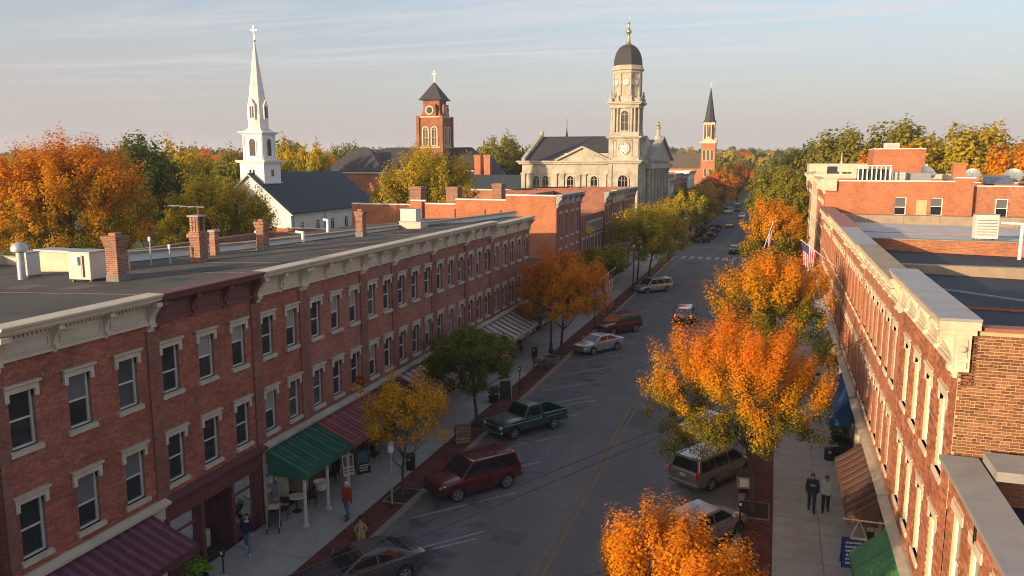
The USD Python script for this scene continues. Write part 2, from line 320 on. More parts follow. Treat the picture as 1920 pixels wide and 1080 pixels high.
M['bark'] = surf('bark', (0.075, 0.055, 0.042), 0.95, 0.35, 6.0, 0.6, 30)
M['metal_black'] = flat('black_metal', (0.012, 0.012, 0.014), 0.45, 0.0)
M['metal_grey'] = surf('grey_metal', (0.32, 0.33, 0.34), 0.45, 0.12, 3.0, metallic=0.4)
M['galv'] = surf('galvanised', (0.42, 0.43, 0.44), 0.5, 0.2, 4.0, metallic=0.5)
M['ac'] = surf('cabinet_paint', (0.56, 0.52, 0.45), 0.6, 0.14, 2.5, fine=0.06)
M['wood'] = surf('wood', (0.16, 0.09, 0.05), 0.7, 0.3, 6.0)
M['glass'] = flat('window_glass', (0.014, 0.016, 0.018), 0.06, 0.0, 0.6)
M['glass_blind'] = flat('window_glass_blind', (0.12, 0.125, 0.13), 0.12, 0.0, 0.6)
M['glass_curtain'] = flat('window_glass_curtain', (0.055, 0.055, 0.055), 0.08, 0.0, 0.6)
M['glass_shade'] = flat('window_glass_shade', (0.26, 0.25, 0.225), 0.12, 0.0, 0.6)
M['shop_pane'] = pane_mat('shop_pane', (0.55, 0.6, 0.6))
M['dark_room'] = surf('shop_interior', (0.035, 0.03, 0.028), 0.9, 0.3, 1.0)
M['gold'] = flat('gilding', (0.85, 0.62, 0.25), 0.3, 1.0)
M['louvre'] = surf('louvre', (0.10, 0.085, 0.07), 0.8, 0.2, 3.0)
M['clock'] = flat('clock_dial', (0.62, 0.60, 0.54), 0.5)
M['ink'] = flat('ink_black', (0.015, 0.014, 0.013), 0.6)
M['chrome'] = flat('chrome', (0.7, 0.7, 0.72), 0.12, 1.0)
M['tyre'] = flat('tyre', (0.018, 0.018, 0.019), 0.85)
M['rim'] = flat('alloy', (0.5, 0.5, 0.52), 0.28, 0.9)
M['car_glass'] = flat('car_glass', (0.008, 0.012, 0.014), 0.03, 0.0, 0.7)
M['trim'] = flat('car_trim', (0.02, 0.02, 0.022), 0.55)
M['lamp_clear'] = flat('headlamp', (0.62, 0.66, 0.68), 0.1, 0.3)
M['lamp_red'] = flat('tail_lamp', (0.35, 0.012, 0.012), 0.15)
M['plate'] = flat('number_plate', (0.45, 0.33, 0.22), 0.5)
M['frost'] = flat('lamp_globe', (0.62, 0.63, 0.66), 0.4)

M['clapboard'] = usdkit.material(stage, '/World/Looks/clapboard', {'g': ('geometry', {}), 's': ('separate_xyz', {}), 'd': ('math', {'math_type': 'divide', 'value2': 0.16}), 'f': ('math', {'math_type': 'fraction'}),
    'n': ('noise_texture', {'scale': 1.5, 'detail': 6.0}), 'r': ('rgb_ramp', {'ramp': [(.3, (.62, .61, .58)), (.7, (.76, .75, .72))]}), 'b': ('bump', {'strength': .7, 'distance': .03}), 'p': ('principled_bsdf', {'roughness': .6})},
    [('g.position', 's.vector'), ('s.z', 'd.value1'), ('d.value', 'f.value1'), ('f.value', 'b.height'), ('g.position', 'n.vector'), ('n.fac', 'r.fac'), ('r.color', 'p.base_color'), ('b.normal', 'p.normal')], surface='p.BSDF')
# ------------------------------------------------------------------ facades
class Fr:
    """A wall frame: u along the wall, z up, n outwards."""
    def __init__(s, o, u, n): s.o, s.u, s.n = np.array(o, float), np.array(u, float), np.array(n, float)
    def pt(s, U, Z, N=0.0): return s.o + s.u * U + s.n * N + np.array([0, 0, Z])
    def pts(s, a): a = np.asarray(a, float); return s.o + np.outer(a[:, 0], s.u) + np.outer(a[:, 2], s.n) + np.outer(a[:, 1], [0, 0, 1.0])
    def box(s, mb, u0, u1, z0, z1, n0, n1):
        mb.add([s.pt(*c) for c in ((u0, z0, n0), (u1, z0, n0), (u1, z0, n1), (u0, z0, n1), (u0, z1, n0), (u1, z1, n0), (u1, z1, n1), (u0, z1, n1))], BOXF); return mb
    def prof(s, mb, pts, u0, u1):
        """Extrudes a (n, z) outline along u."""
        return mb.poly(pts, lambda p, q, o: s.pt(o, q, p), u0, u1)
    def face(s, mb, pts, n0, n1):
        """Extrudes a (u, z) outline along n."""
        return mb.poly(pts, lambda p, q, o: s.pt(p, q, o), n0, n1)
    def bar(s, mb, a, b, w, h=None): return mb.bar(s.pt(*a), s.pt(*b), w, h)

XL, XR = -20.75, 4.4
FL = Fr((XL, 0, 0), (0, 1, 0), (1, 0, 0))
FRt = Fr((XR, 0, 0), (0, 1, 0), (-1, 0, 0))

def wall_front(mb, F, u0, u1, z0, z1, holes, depth=0.22, n=0.0):
    us = sorted({u0, u1, *[h[0] for h in holes], *[h[1] for h in holes]}); us = [u for u in us if u0 <= u <= u1]
    zs = sorted({z0, z1, *[h[2] for h in holes], *[h[3] for h in holes]}); zs = [z for z in zs if z0 <= z <= z1]
    for a, b in zip(us, us[1:]):
        run = None
        for c, d in zip(zs, zs[1:]):
            um, zm = (a + b) / 2, (c + d) / 2
            solid = not any(h[0] < um < h[1] and h[2] < zm < h[3] for h in holes)
            if solid: run = (run[0], d) if run else (c, d)
            if run and (not solid or d == zs[-1]):
                mb.quad(F.pt(a, run[0], n), F.pt(b, run[0], n), F.pt(b, run[1], n), F.pt(a, run[1], n)); run = None
    for h in holes:
        p = [(h[0], h[2]), (h[1], h[2]), (h[1], h[3]), (h[0], h[3])]
        for i in range(4):
            a, b = p[i], p[(i + 1) % 4]
            mb.quad(F.pt(*a, n), F.pt(*b, n), F.pt(*b, n - depth), F.pt(*a, n - depth))
    return mb

def brick_rects(u0, u1, z0, z1, holes, L=0.27, H=0.09, j=0.013, seed=0, proud=0.012):
    rng = np.random.default_rng(seed); out = []
    for r in range(int((z1 - z0) / H)):
        za, zb = z0 + r * H, z0 + r * H + H - j
        cuts = sorted((h[0], h[1]) for h in holes if h[2] < zb - 0.02 and h[3] > za + 0.02)
        free, c = [], u0
        for a, b in cuts:
            if a > c: free.append((c, a))
            c = max(c, b)
        if c < u1: free.append((c, u1))
        off = (0.5 * L if r % 2 else 0.0) + (0.0 if r % 6 else L * .25)
        Lr = L * .5 if r % 6 == 5 else L
        for a, b in free:
            k = math.floor((a - u0 - off) / Lr)
            u = u0 + off + k * Lr
            while u < b:
                x0, x1 = max(u, a), min(u + Lr - j, b)
                if x1 - x0 > 0.05: out.append((x0, x1, za, zb))
                u += Lr
    out = np.array(out)
    jit = rng.uniform(-.0035, .0035, (len(out), 2))
    return np.column_stack([out, proud + jit[:, 0] * 1.4, jit[:, 1]])

def brick_mesh(F, R):
    """All bricks of the rows R (u0, u1, z0, z1, proud, shift) as vertices and faces, 5 sides each."""
    u0, u1, z0, z1, p, s = R.T
    z0, z1 = z0 + s, z1 + s
    b = np.full_like(p, -0.01)
    c = np.stack([np.stack(x, 1) for x in ((u0, z0, b), (u1, z0, b), (u1, z1, b), (u0, z1, b), (u0, z0, p), (u1, z0, p), (u1, z1, p), (u0, z1, p))], 1)
    v = F.pts(c.reshape(-1, 3))
    q = np.array([(4, 5, 6, 7), (0, 1, 5, 4), (1, 2, 6, 5), (2, 3, 7, 6), (3, 0, 4, 7)])
    t = np.vstack([q[:, [0, 1, 2]], q[:, [0, 2, 3]]])
    f = (np.arange(len(R)) * 8)[:, None, None] + t[None]
    return v, f.reshape(-1, 3)

def lay_bricks(T, F, u0, u1, z0, z1, holes, tone, seed, singles=300, L=0.27, H=0.09, j=0.013):
    """Bricks of a wall: those that show largest in the picture are parts of their own, the rest one part."""
    R = brick_rects(u0, u1, z0, z1, holes, L, H, j, seed)
    mid = F.pts(np.stack([(R[:, 0] + R[:, 1]) / 2, (R[:, 2] + R[:, 3]) / 2, np.zeros(len(R))], 1))
    sx, sy, d = project(mid)
    seen = (sx > 0.0) & (sx < 1) & (sy > 0) & (sy < 1)
    order = np.argsort(np.where(seen, d, 1e9))
    one = order[:singles]; one = one[seen[one]]
    rest = np.setdiff1d(np.arange(len(R)), one)
    rq = random.Random(seed)
    for i in one: put('brick', brick_mesh(F, R[i:i + 1]), M[f'brick1_{tone}{rq.randrange(6)}'], T)
    if len(rest):
        tq = np.random.default_rng(seed).uniform(0, 1, len(rest)); st = TONES[tone]; c = np.stack([np.interp(tq, [p for p, _ in st], [v[i] for _, v in st]) for i in range(3)], 1)
        paint_vertices(put('bricks', brick_mesh(F, R[rest]), M['bricks'], T, kind='stuff'), np.repeat(c, 8, 0))

def window(T, F, uc, z0, z1, w, glass='glass', frame='frame', lintel='eared', sill=True, recess=0.10, trim='lintel', sash=True, fw=0.07, lp=1.0):
    """A sash window in the opening uc +- w/2, z0..z1: frame with panes, sill and lintel."""
    a, b = uc - w / 2, uc + w / 2; n = -recess
    fm = MB()
    F.box(fm, a, a + fw, z0, z1, n - .08, n); F.box(fm, b - fw, b, z0, z1, n - .08, n)
    F.box(fm, a + fw, b - fw, z1 - fw, z1, n - .08, n); F.box(fm, a + fw, b - fw, z0, z0 + fw * .9, n - .08, n)
    hq = random.Random(int(abs(uc) * 977 + z0 * 131)).random(); zm = (z0 + z1) / 2 + (.16 if hq > .9 else -.1 if hq < .07 else 0)
    if sash: F.box(fm, a + fw, b - fw, zm - .03, zm + .03, n - .085, n - .015)
    W = put('window', fm, M[frame], T)
    gl = glass if isinstance(glass, (tuple, list)) else (glass, glass)
    if sash:
        p = MB(); F.box(p, a + fw, b - fw, zm + .03, z1 - fw, n - .07, n - .045); put('pane', p, M[gl[0]], W)
        p = MB(); F.box(p, a + fw, b - fw, z0 + fw * .9, zm - .03, n - .082, n - .06); put('pane', p, M[gl[1]], W)
    else:
        p = MB(); F.box(p, a + fw, b - fw, z0 + fw * .9, z1 - fw, n - .07, n - .045); put('pane', p, M[gl[0]], W)
    if sill:
        s = MB(); F.prof(s, [(-.12, z0 - .17), (.12 * lp, z0 - .17), (.13 * lp, z0 - .03), (.02, z0), (-.12, z0)], a - .12, b + .12); put('sill', s, M[trim], W)
    if lintel:
        s = MB()
        if lintel == 'eared':
            F.face(s, [(a - .14, z1 - .24), (a + .0, z1 - .24), (a + .0, z1), (b - .0, z1), (b, z1 - .24), (b + .14, z1 - .24), (b + .14, z1 + .24), (a - .14, z1 + .24)], -.1, .09 * lp)
            F.prof(s, [(.09 * lp, z1 + .15), (.15 * lp, z1 + .19), (.16 * lp, z1 + .27), (-.02, z1 + .27), (-.02, z1 + .242), (.09 * lp, z1 + .242)], a - .19, b + .19)
        else:
            F.box(s, a - .12, b + .12, z1, z1 + .24, -.1, .05)
        put('lintel', s, M[trim], W)
    return W

def bracket_outline(z1, drop, out, bot):
    """(n, z) outline of a scrolled bracket under a cornice."""
    pts = [(-.02, z1), (out, z1), (out, z1 - .12 * drop)]
    for k in range(9):
        t = k / 8
        pts.append((out * (.95 - .62 * math.sin(t * PI / 2)) , z1 - drop * (.14 + .56 * t)))
    pts += [(bot + .1, z1 - .74 * drop), (bot + .1, z1 - .84 * drop), (bot, z1 - .88 * drop), (bot * .8, z1 - drop), (-.02, z1 - drop)]
    return pts

def cornice(T, F, u0, u1, z, mat, n_mid, out=.62, frieze=.72, ends=True, brk=.2, dent=True, gap=.05):
    """Sheet metal cornice: crown along the top, frieze with panels, dentils and scrolled brackets. z = top."""
    c = MB()
    F.prof(c, [(-.05, z - .34), (out * .55, z - .34), (out * .60, z - .26), (out * .86, z - .24), (out * .9, z - .13), (out, z - .10), (out + .03, z - .02), (out, z), (-.05, z)], u0, u1)
    C = put('cornice', c, M[mat], T)
    f = MB(); F.box(f, u0, u1, z - .34 - frieze, z - .34, -.05, .10); F.box(f, u0, u1, z - .34 - frieze - .05, z - .34 - frieze + .06, -.05, .16)
    us = np.linspace(u0 + .14, u1 - .14, n_mid + 2)
    for a, b in zip(us, us[1:]):
        a2, b2, za, zb = a + .2, b - .2, z - .34 - frieze + .14, z - .34 - .24
        for q in ((a2, b2, za, za + .04), (a2, b2, zb - .04, zb), (a2, a2 + .04, za + .04, zb - .04), (b2 - .04, b2, za + .04, zb - .04)): F.box(f, q[0], q[1], q[2], q[3], .10, .135)
    put('frieze', f, M[mat], C)
    if dent:
        d = MB(); u = u0 + .3
        while u < u1 - .3:
            F.box(d, u, u + .075, z - .46, z - .34, .1, .20); u += .15
        put('dentils', d, M[mat], C, kind='stuff')
    for i, u in enumerate(us):
        e = i in (0, len(us) - 1)
        if e and not ends: continue
        w, dr, o = (.27, frieze + .34, out * .92) if e else (.15, frieze + .16, out * .72)
        b = MB(); F.prof(b, bracket_outline(z - .3, dr, o, .14), u - w / 2, u + w / 2)
        F.box(b, u - w / 2 - .03, u + w / 2 + .03, z - .44, z - .335, .1, o + .03)
        put('bracket', b, M[mat], C, smooth=False)
    return C

def shell(T, F, u0, u1, zt, depth, wallmat, z0=0.0, sides=(1, 1), roofmat='roof', roof_z=None, slope=0.0, front_n=0.0, side_top=None):
    """Side and rear walls and the roof behind a front."""
    w = MB(); d = -depth; zs = zt if side_top is None else side_top
    for k, u in ((0, u0 + .004), (1, u1 - .004)):
        if sides[k]: w.quad(F.pt(u, z0, front_n - .02), F.pt(u, z0, d), F.pt(u, zs - slope, d), F.pt(u, zs, front_n - .02))
    w.quad(F.pt(u0, z0, d), F.pt(u1, z0, d), F.pt(u1, zs - slope, d), F.pt(u0, zs - slope, d))
    put('side_wall', w, wallmat, T)
    rz = zt - .5 if roof_z is None else roof_z
    r = MB(); r.quad(F.pt(u0 + .004, rz, -.02), F.pt(u1 - .004, rz, -.02), F.pt(u1 - .004, rz - slope, d + .02), F.pt(u0 + .004, rz - slope, d + .02))
    put('roof', r, M[roofmat], T)

def awning(name_label, F, u0, u1, mat, z_top=3.35, z_bot=2.55, out=2.1, valance=.28, seams=0.0, ends=True, group=None, end_mat=None, scallop=True, rng=None, n0=.12, parts='strip', pw=.33):
    T = thing('awning', name_label, 'awning', F.pt((u0 + u1) / 2, z_bot, out / 2), group=group)
    k = max(3, int(round((u1 - u0) / pw))); us = np.linspace(u0, u1, k + 1)
    one = MB()
    for i, (a, b) in enumerate(zip(us, us[1:])):
        p = MB() if parts == 'strip' else one
        e = .004 if parts == 'strip' else 0.0
        st = [(t, .09 * t * (1 - t) * (1 + .6 * math.sin(i * 1.7 + u0))) for t in np.linspace(0, 1, 6)]
        P = [F.pt(q, z_top + (z_bot - z_top) * t - sg, n0 + (out - n0) * t) for t, sg in st for q in (a + e, b - e)]
        Q = [x - np.array([0, 0, .02]) for x in P]
        p.add(P + Q, [(2 * k_, 2 * k_ + 2, 2 * k_ + 3, 2 * k_ + 1) for k_ in range(5)] + [(12 + 2 * k_, 13 + 2 * k_, 15 + 2 * k_, 14 + 2 * k_) for k_ in range(5)] + [(10, 22, 23, 11)])
        if seams: p.bar(F.pt(a, z_top - .0, n0), F.pt(a, z_bot + .0, out), .03, .05)
        if parts == 'strip': put('panel', p, mat[i % len(mat)] if isinstance(mat, list) else mat, T)
    if parts != 'strip': put('cover', one, mat, T)
    v = MB()
    for i, (a, b) in enumerate(zip(us, us[1:])):
        zb = z_bot - valance
        pts = [(a + .003, z_bot), (a + .003, zb + (.06 if scallop else 0)), ((a + b) / 2, zb), (b - .003, zb + (.06 if scallop else 0)), (b - .003, z_bot)]
        F.face(v, pts, out - .012, out + .012)
    put('valance', v, (mat[0] if isinstance(mat, list) else mat), T)
    if ends:
        for u in (u0 + .01, u1 - .01):
            e = MB(); e.add([F.pt(u, z_top - .02, n0), F.pt(u, z_bot - .02, out - .02), F.pt(u, z_bot - valance, out - .02), F.pt(u, z_bot - valance, n0)], [(0, 1, 2, 3)])
            put('end_panel', e, end_mat or (mat[0] if isinstance(mat, list) else mat), T)
    fr = MB()
    for u in (u0 + .06, (u0 + u1) / 2, u1 - .06): fr.cyl(F.pt(u, z_bot - .1, 0), F.pt(u, z_bot - .06, out - .05), .016, n=6)
    fr.cyl(F.pt(u0 + .03, z_bot - .06, out - .05), F.pt(u1 - .03, z_bot - .06, out - .05), .016, n=6)
    put('frame', fr, M['galv'], T)
    return T

def shopfront(T, F, u0, u1, z_top=3.0, post='maroon', n_bays=3, door=1, sillh=.55, room=3.0, base=.15, nback=-.35):
    """Posts, sill boards, panes and a dark room behind."""
    us = np.linspace(u0 + .15, u1 - .15, n_bays + 1)
    ps = MB()
    for u in us: F.box(ps, u - .09, u + .09, base, z_top, nback + .05, -.02)
    F.box(ps, u0 + .02, u1 - .02, z_top - .24, z_top - .003, nback + .1, -.03)
    S = put('shopfront', ps, M[post], T)
    for i, (a, b) in enumerate(zip(us, us[1:])):
        a, b = a + .09, b - .09
        if i == door:
            d = MB(); nb = nback - .9
            F.box(d, a, a + .09, base, z_top - .6, nb, nb + .06); F.box(d, b - .09, b, base, z_top - .6, nb, nb + .06); F.box(d, a + .09, b - .09, z_top - .72, z_top - .6, nb, nb + .06)
            F.box(d, a + .09, b - .09, base, base + .25, nb, nb + .06)
            D = put('door', d, M[post], T)
            g = MB(); F.box(g, a + .09, b - .09, base + .25, z_top - .72, nb + .02, nb + .035); put('pane', g, M['shop_pane'], D)
            [put('door_reveal', F.box(MB(), q, q + .05, base, z_top - .3, nb, nback), M[post], T) for q in (a - .05, b)]
        else:
            s = MB(); F.box(s, a, b, base, base + sillh, nback, nback + .14); F.box(s, a, b, base + sillh, base + sillh + .06, nback, nback + .2); put('stall_riser', s, M[post], T)
            t = MB(); F.box(t, a, b, z_top - .95, z_top - .87, nback + .05, nback + .14); put('transom', t, M[post], T)
            g = MB(); F.box(g, a, b, base + sillh + .06, z_top - .95, nback + .08, nback + .095); put('pane', g, M['shop_pane'], S)
            g = MB(); F.box(g, a, b, z_top - .87, z_top - .24, nback + .08, nback + .095); put('pane', g, M['shop_pane'], S)
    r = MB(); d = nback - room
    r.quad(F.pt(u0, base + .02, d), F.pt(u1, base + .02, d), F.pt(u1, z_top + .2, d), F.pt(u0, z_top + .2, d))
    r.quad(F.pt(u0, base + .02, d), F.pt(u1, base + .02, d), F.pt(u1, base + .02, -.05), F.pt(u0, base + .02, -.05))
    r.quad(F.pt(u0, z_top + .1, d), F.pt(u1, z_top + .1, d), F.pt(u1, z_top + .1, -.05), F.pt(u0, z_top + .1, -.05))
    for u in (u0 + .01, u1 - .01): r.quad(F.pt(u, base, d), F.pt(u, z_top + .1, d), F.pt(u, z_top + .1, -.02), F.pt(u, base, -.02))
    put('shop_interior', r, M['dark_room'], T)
    rng = random.Random(int(u0 * 100) + int(F.o[0]))
    m = MB(); dc = []
    for i in range(int((u1 - u0) * 2)):
        u = rng.uniform(u0 + .4, u1 - .4); w = rng.uniform(.15, .4); h = rng.uniform(.3, 1.2); n = nback - rng.uniform(.5, 1.6)
        F.box(m, u - w / 2, u + w / 2, base + .05, base + .05 + h, n - w / 2, n + w / 2); dc += [rng.choice([(.3, .06, .05), (.35, .34, .31), (.05, .12, .24), (.4, .33, .2), (.07, .12, .06), (.5, .47, .4), (.45, .2, .04)])] * 8
    if dc: paint_vertices(put('shop_display', m, M['bricks'], T, kind='stuff'), dc)
    return S

def row_building(label, F, u0, u1, wins, floors, h=11.4, depth=11.0, tone='red', laid=0, corn='cream', n_mid=2, store='maroon', bays=3, door=1, w=.75, group=None, lintel='eared',
                 front_z=3.85, shop_corn='lintel', seed=1, sides=(1, 1), roof_z=None, wall=None, pil=True, frieze=.72, corn_out=.62, glassf=None, name='brick_shop_building', L=.27, H=.09, slope=.4, dent=True, shop=True, recess=.10, frame='frame', trim='lintel', side_top=None, roofmat='roof'):
    """One shop building of a terrace: brick front with sash windows on two floors, cornice, shopfront."""
    T = thing(name, label, 'building', F.pt((u0 + u1) / 2, 0, 0), group=group)
    rng = random.Random(seed)
    holes = [(u - w / 2, u + w / 2, a, b) for a, b in floors for u in wins]
    wt = h - .3 - frieze - .02 if corn else h
    if laid:
        m = MB(); wall_front(m, F, u0, u1, front_z, wt, holes, .22)
        put('wall', m, M['mortar_grey' if tone == 'red' else 'mortar_tan'], T)
        bh = [(a - .0, b + .0, c, d) for a, b, c, d in holes]
        ears = [(a - .14, b + .14, d - .24, d + .24) for a, b, c, d in holes] if lintel == 'eared' else [(a - .12, b + .12, d, d + .24) for a, b, c, d in holes]
        sills = [(a - .12, b + .12, c - .17, c) for a, b, c, d in holes]
        bh = [(a, b, c, d) for a, b, c, d in bh] + sills + [(a, b, c, d) for a, b, c, d in ears]
        lay_bricks(T, F, u0 + .005, u1 - .005, front_z + .005, wt, bh, tone, seed, singles=laid, L=L, H=H)
    else:
        m = MB(); wall_front(m, F, u0, u1, front_z, wt, holes, .22); put('wall', m, wall or M['wall_' + tone], T)
    for a, b in floors:
        for u in wins:
            g = (glassf or (lambda r: ('glass', 'glass') if r < .5 else ('glass_blind', 'glass') if r < .64 else ('glass_shade', 'glass') if r < .74 else ('glass_blind', 'glass_blind') if r < .8 else ('glass_curtain', 'glass_curtain')))(rng.random())
            window(T, F, u, a, b, w, g, lintel=lintel, recess=recess, frame=frame, trim=trim, lp=.45 if F is FRt else 1.0)
    if pil:
        for a, b in ((u0, u0 + .32), (u1 - .32, u1)): p = MB(); F.box(p, a + .002, b - .002, front_z, wt - .3, .0, .07); put('pilaster', p, wall or M['wall_dark' if tone == 'red' else 'wall_' + tone], T)
    if corn: cornice(T, F, u0, u1, h, corn, n_mid, out=corn_out, frieze=frieze, dent=dent)
    shell(T, F, u0, u1, h - .02, depth, wall or M['wall_' + tone], sides=sides, roof_z=roof_z, slope=slope, roofmat=roofmat, side_top=side_top)
    if shop:
        c = MB(); F.prof(c, [(-.1, front_z - .36), (.12, front_z - .36), (.2, front_z - .2), (.34, front_z - .16), (.36, front_z - .06), (.1, front_z + .02), (-.1, front_z + .02)], u0 + .01, u1 - .01); put('shop_cornice', c, M[shop_corn], T)
        s = MB(); F.box(s, u0 + .01, u1 - .01, 3.0, front_z - .36, -.3, .04); put('sign_board', s, M[store], T)
        shopfront(T, F, u0 + .01, u1 - .01, 3.0, store, bays, door)
    return T

def coping(T, F, u0, u1, z, n0, n1, mat, step=1.2, th=.09, name='coping'):
    """Parapet covering in separate sheets."""
    k = max(1, int(round((u1 - u0) / step))); us = np.linspace(u0, u1, k + 1)
    for a, b in zip(us, us[1:]):
        m = MB(); F.box(m, a + .006, b - .006, z, z + th, n0, n1); put(name, m, M[mat], T)
# ------------------------------------------------------------------ ground, street, pavements
def sheet(name, x0, y0, x1, y1, z, mat, **k):
    m = MB().quad((x0, y0, z), (x1, y0, z), (x1, y1, z), (x0, y1, z)); return put(name, m, mat, **k)
KL, KR = -15.45, -1.05
g = MB()
xs = np.array([-3000, -900, -260, -60, 0, 60, 260, 900, 3000.]); ys = np.array([-600, -200, -60, 40, 160, 320, 600, 1200, 3500.])
for i in range(8):
    for j in range(8): g.quad((xs[i], ys[j], -.03), (xs[i + 1], ys[j], -.03), (xs[i + 1], ys[j + 1], -.03), (xs[i], ys[j + 1], -.03))
put('ground', g, M['ground'], kind='structure')
sheet('street', KL, -60, KR, 620, 0.0, M['asphalt'], kind='structure')
for nm, x0, x1 in (('cross_street', -160, KL), ('cross_street', KR, 120)): sheet(nm, x0, 138, x1, 149, -.004, M['asphalt'], kind='structure')
sheet('car_park', -120, 30, -46, 110, -.02, M['parking'], kind='structure')
sheet('lawn', -125, 84, -84, 132, -.012, M['grass'], kind='structure')

def pavement(xk, xb, xw, sgn, y0, y1, cols, name_seed):
    """Kerb, brick strip and concrete slabs; xk kerb line, xb inner edge of the brick strip, xw building line."""
    T = thing('pavement', None, None, ((xb + xw) / 2, (y0 + y1) / 2, 0), kind='structure')
    lo, hi = sorted((xb, xw))
    put('bed', MB().box((lo, y0, -.02), (hi, y1, .118)), M['kerb'], T)
    w = (hi - lo) / cols; rng = random.Random(name_seed)
    y = y0
    while y < y1 - .5:
        if y < 100:
            for c in range(cols):
                z = .15 + rng.uniform(-.004, .004)
                put('slab', MB().box((lo + c * w + .012, y + .012, .10), (lo + (c + 1) * w - .012, min(y + 2.0, y1) - .012, z)), M['concrete' if rng.random() < .72 else 'concrete_b'], T)
        else:
            put('slab', MB().box((lo + .012, y + .012, .10), (hi - .012, min(y + 2.0, y1) - .012, .15)), M['concrete'], T)
        y += 2.0
    a, b = sorted((xk + sgn * .32, xb))
    put('brick_strip', MB().box((a, y0, -.02), (b, y1, .146)), M['paver_flat'], T)
    y = y0
    while y < y1 - .2:
        e = min(y + 2.6, y1)
        a, b = sorted((xk, xk + sgn * .31))
        put('kerb', MB().box((a, y + .006, -.02), (b, e - .006, .152)), M['kerb'], T); y = e
    a, b = sorted((xk, xk - sgn * .42))
    put('gutter', MB().box((a, y0, -.02), (b, y1, .004)), M['gutter'], T)
M['concrete_b'] = surf('concrete_paler', (0.33, 0.31, 0.28), 0.9, 0.2, 0.9, 0.15, 30, fine=0.14)
M['gutter'] = surf('gutter_concrete', (0.13, 0.118, 0.105), 0.9, 0.35, 0.8, fine=0.2)
M['paver_flat'] = usdkit.material(stage, '/World/Looks/paver_brick_flat', {
    'g': ('geometry', {}), 'k': ('brick_texture', {'scale': 1.0, 'brick_width': .23, 'row_height': .115, 'mortar_size': .007, 'mortar_smooth': .2, 'color1': (.085, .028, .024), 'color2': (.15, .048, .038), 'mortar': (.05, .028, .025)}),
    'n': ('noise_texture', {'scale': .8, 'detail': 6.0}), 'q': ('map_range', {'from_min': .3, 'from_max': .7, 'to_min': .7, 'to_max': 1.3}), 'cc': ('combine_xyz', {}), 'mx': ('mix_color', {'blend_type': 'multiply', 'fac': 1.0, 'use_clamp': False}),
    'i': ('invert', {}), 'b': ('bump', {'strength': .4, 'distance': .008}), 'p': ('principled_bsdf', {'roughness': .9, 'specular_ior_level': .2})},
    [('g.position', 'k.vector'), ('g.position', 'n.vector'), ('n.fac', 'q.value'), ('q.result', 'cc.x'), ('q.result', 'cc.y'), ('q.result', 'cc.z'), ('k.color', 'mx.a'), ('cc.vector', 'mx.b'), ('mx.result', 'p.base_color'), ('k.fac', 'i.color'), ('i.color', 'b.height'), ('b.normal', 'p.normal')], surface='p.BSDF')
pavement(KL, -17.15, XL, -1, 8, 136, 2, 1)
pavement(KR, .53, XR, 1, 8, 136, 2, 2)
pavement(KL, -17.15, -24.6, -1, 151, 300, 1, 3)
pavement(KR, .53, XR, 1, 151, 300, 1, 4)

def line(x0, y0, x1, y1, w, mat, name='road_marking', wear=0, seed=0):
    d = np.array([x1 - x0, y1 - y0]); L = np.linalg.norm(d); d /= L; n = np.array([-d[1], d[0]]) * w / 2
    rng = random.Random(seed); m = MB(); t = 0.0
    while t < L - .01:
        e = min(L, t + (rng.uniform(.8, 3.2) if wear else L)); a, b = np.array([x0, y0]) + d * t, np.array([x0, y0]) + d * e
        k = rng.uniform(.75, 1.0) if wear else 1.0
        m.quad((*(a - n * k), .004), (*(b - n * k), .004), (*(b + n * k), .004), (*(a + n * k), .004)); t = e + (rng.choice([0, 0, .15, .4]) if wear else 0)
    put(name, m, mat, kind='structure')
for x in (-8.22, -7.86): line(x, 6, x - .5, 131, .11, M['yellow_line'], wear=1, seed=int(-x * 100))
for x in (-8.75, -8.4): line(x, 153, x, 380, .12, M['yellow_line'], wear=1, seed=int(-x * 10))
M['stall'] = M['white_line']
y = 18.2
while y < 124:      # angled parking bays on the left
    line(-15.0, y, -11.4, y + 4.1, .1, M['stall'], wear=1, seed=int(y * 7)); y += 4.25
y = 15.0
while y < 124:
    line(-1.5, y, -5.0, y - 4.0, .1, M['stall'], wear=1, seed=int(y * 5)); y += 4.25
line(-11.5, 30.0, -12.9, 28.6, .1, M['white_line'], wear=1, seed=5)
line(-11.0, 51.2, -12.6, 49.6, .1, M['white_line'], wear=1, seed=6)
for k in range(10):     # zebra crossing
    x = -14.6 + k * 1.35; sheet('crossing_bar', x, 133.0, x + .7, 136.6, .004, M['white_line'], kind='structure')
line(-14.9, 131.6, -1.6, 131.6, .2, M['white_line']); line(-14.9, 151.4, -8.4, 151.4, .3, M['white_line']); line(-14.9, 155.0, -1.6, 155.0, .2, M['white_line'])
line(-14.9, 262, -1.6, 262, .5, M['white_line'])
rng = random.Random(3)
for k in range(26):     # cracks and tar seams in the asphalt
    x, y = rng.uniform(-14.5, -2), rng.uniform(20, 95); m = MB(); d = rng.choice([(.15, 1.0), (1.0, .5), (.6, .8)])
    px, py = x, y; n_ = rng.randint(5, 12)
    for i in range(n_):
        qx, qy = px + d[0] * rng.uniform(.15, .5) + rng.uniform(-.12, .12), py + d[1] * rng.uniform(.15, .5) + rng.uniform(-.12, .12)
        w_ = rng.uniform(.012, .036)
        m.quad((px - w_, py, .006), (px + w_, py, .006), (qx + w_, qy, .006), (qx - w_, qy, .006)); px, py = qx, qy
    put('road_crack', m, M['crack'], kind='structure')

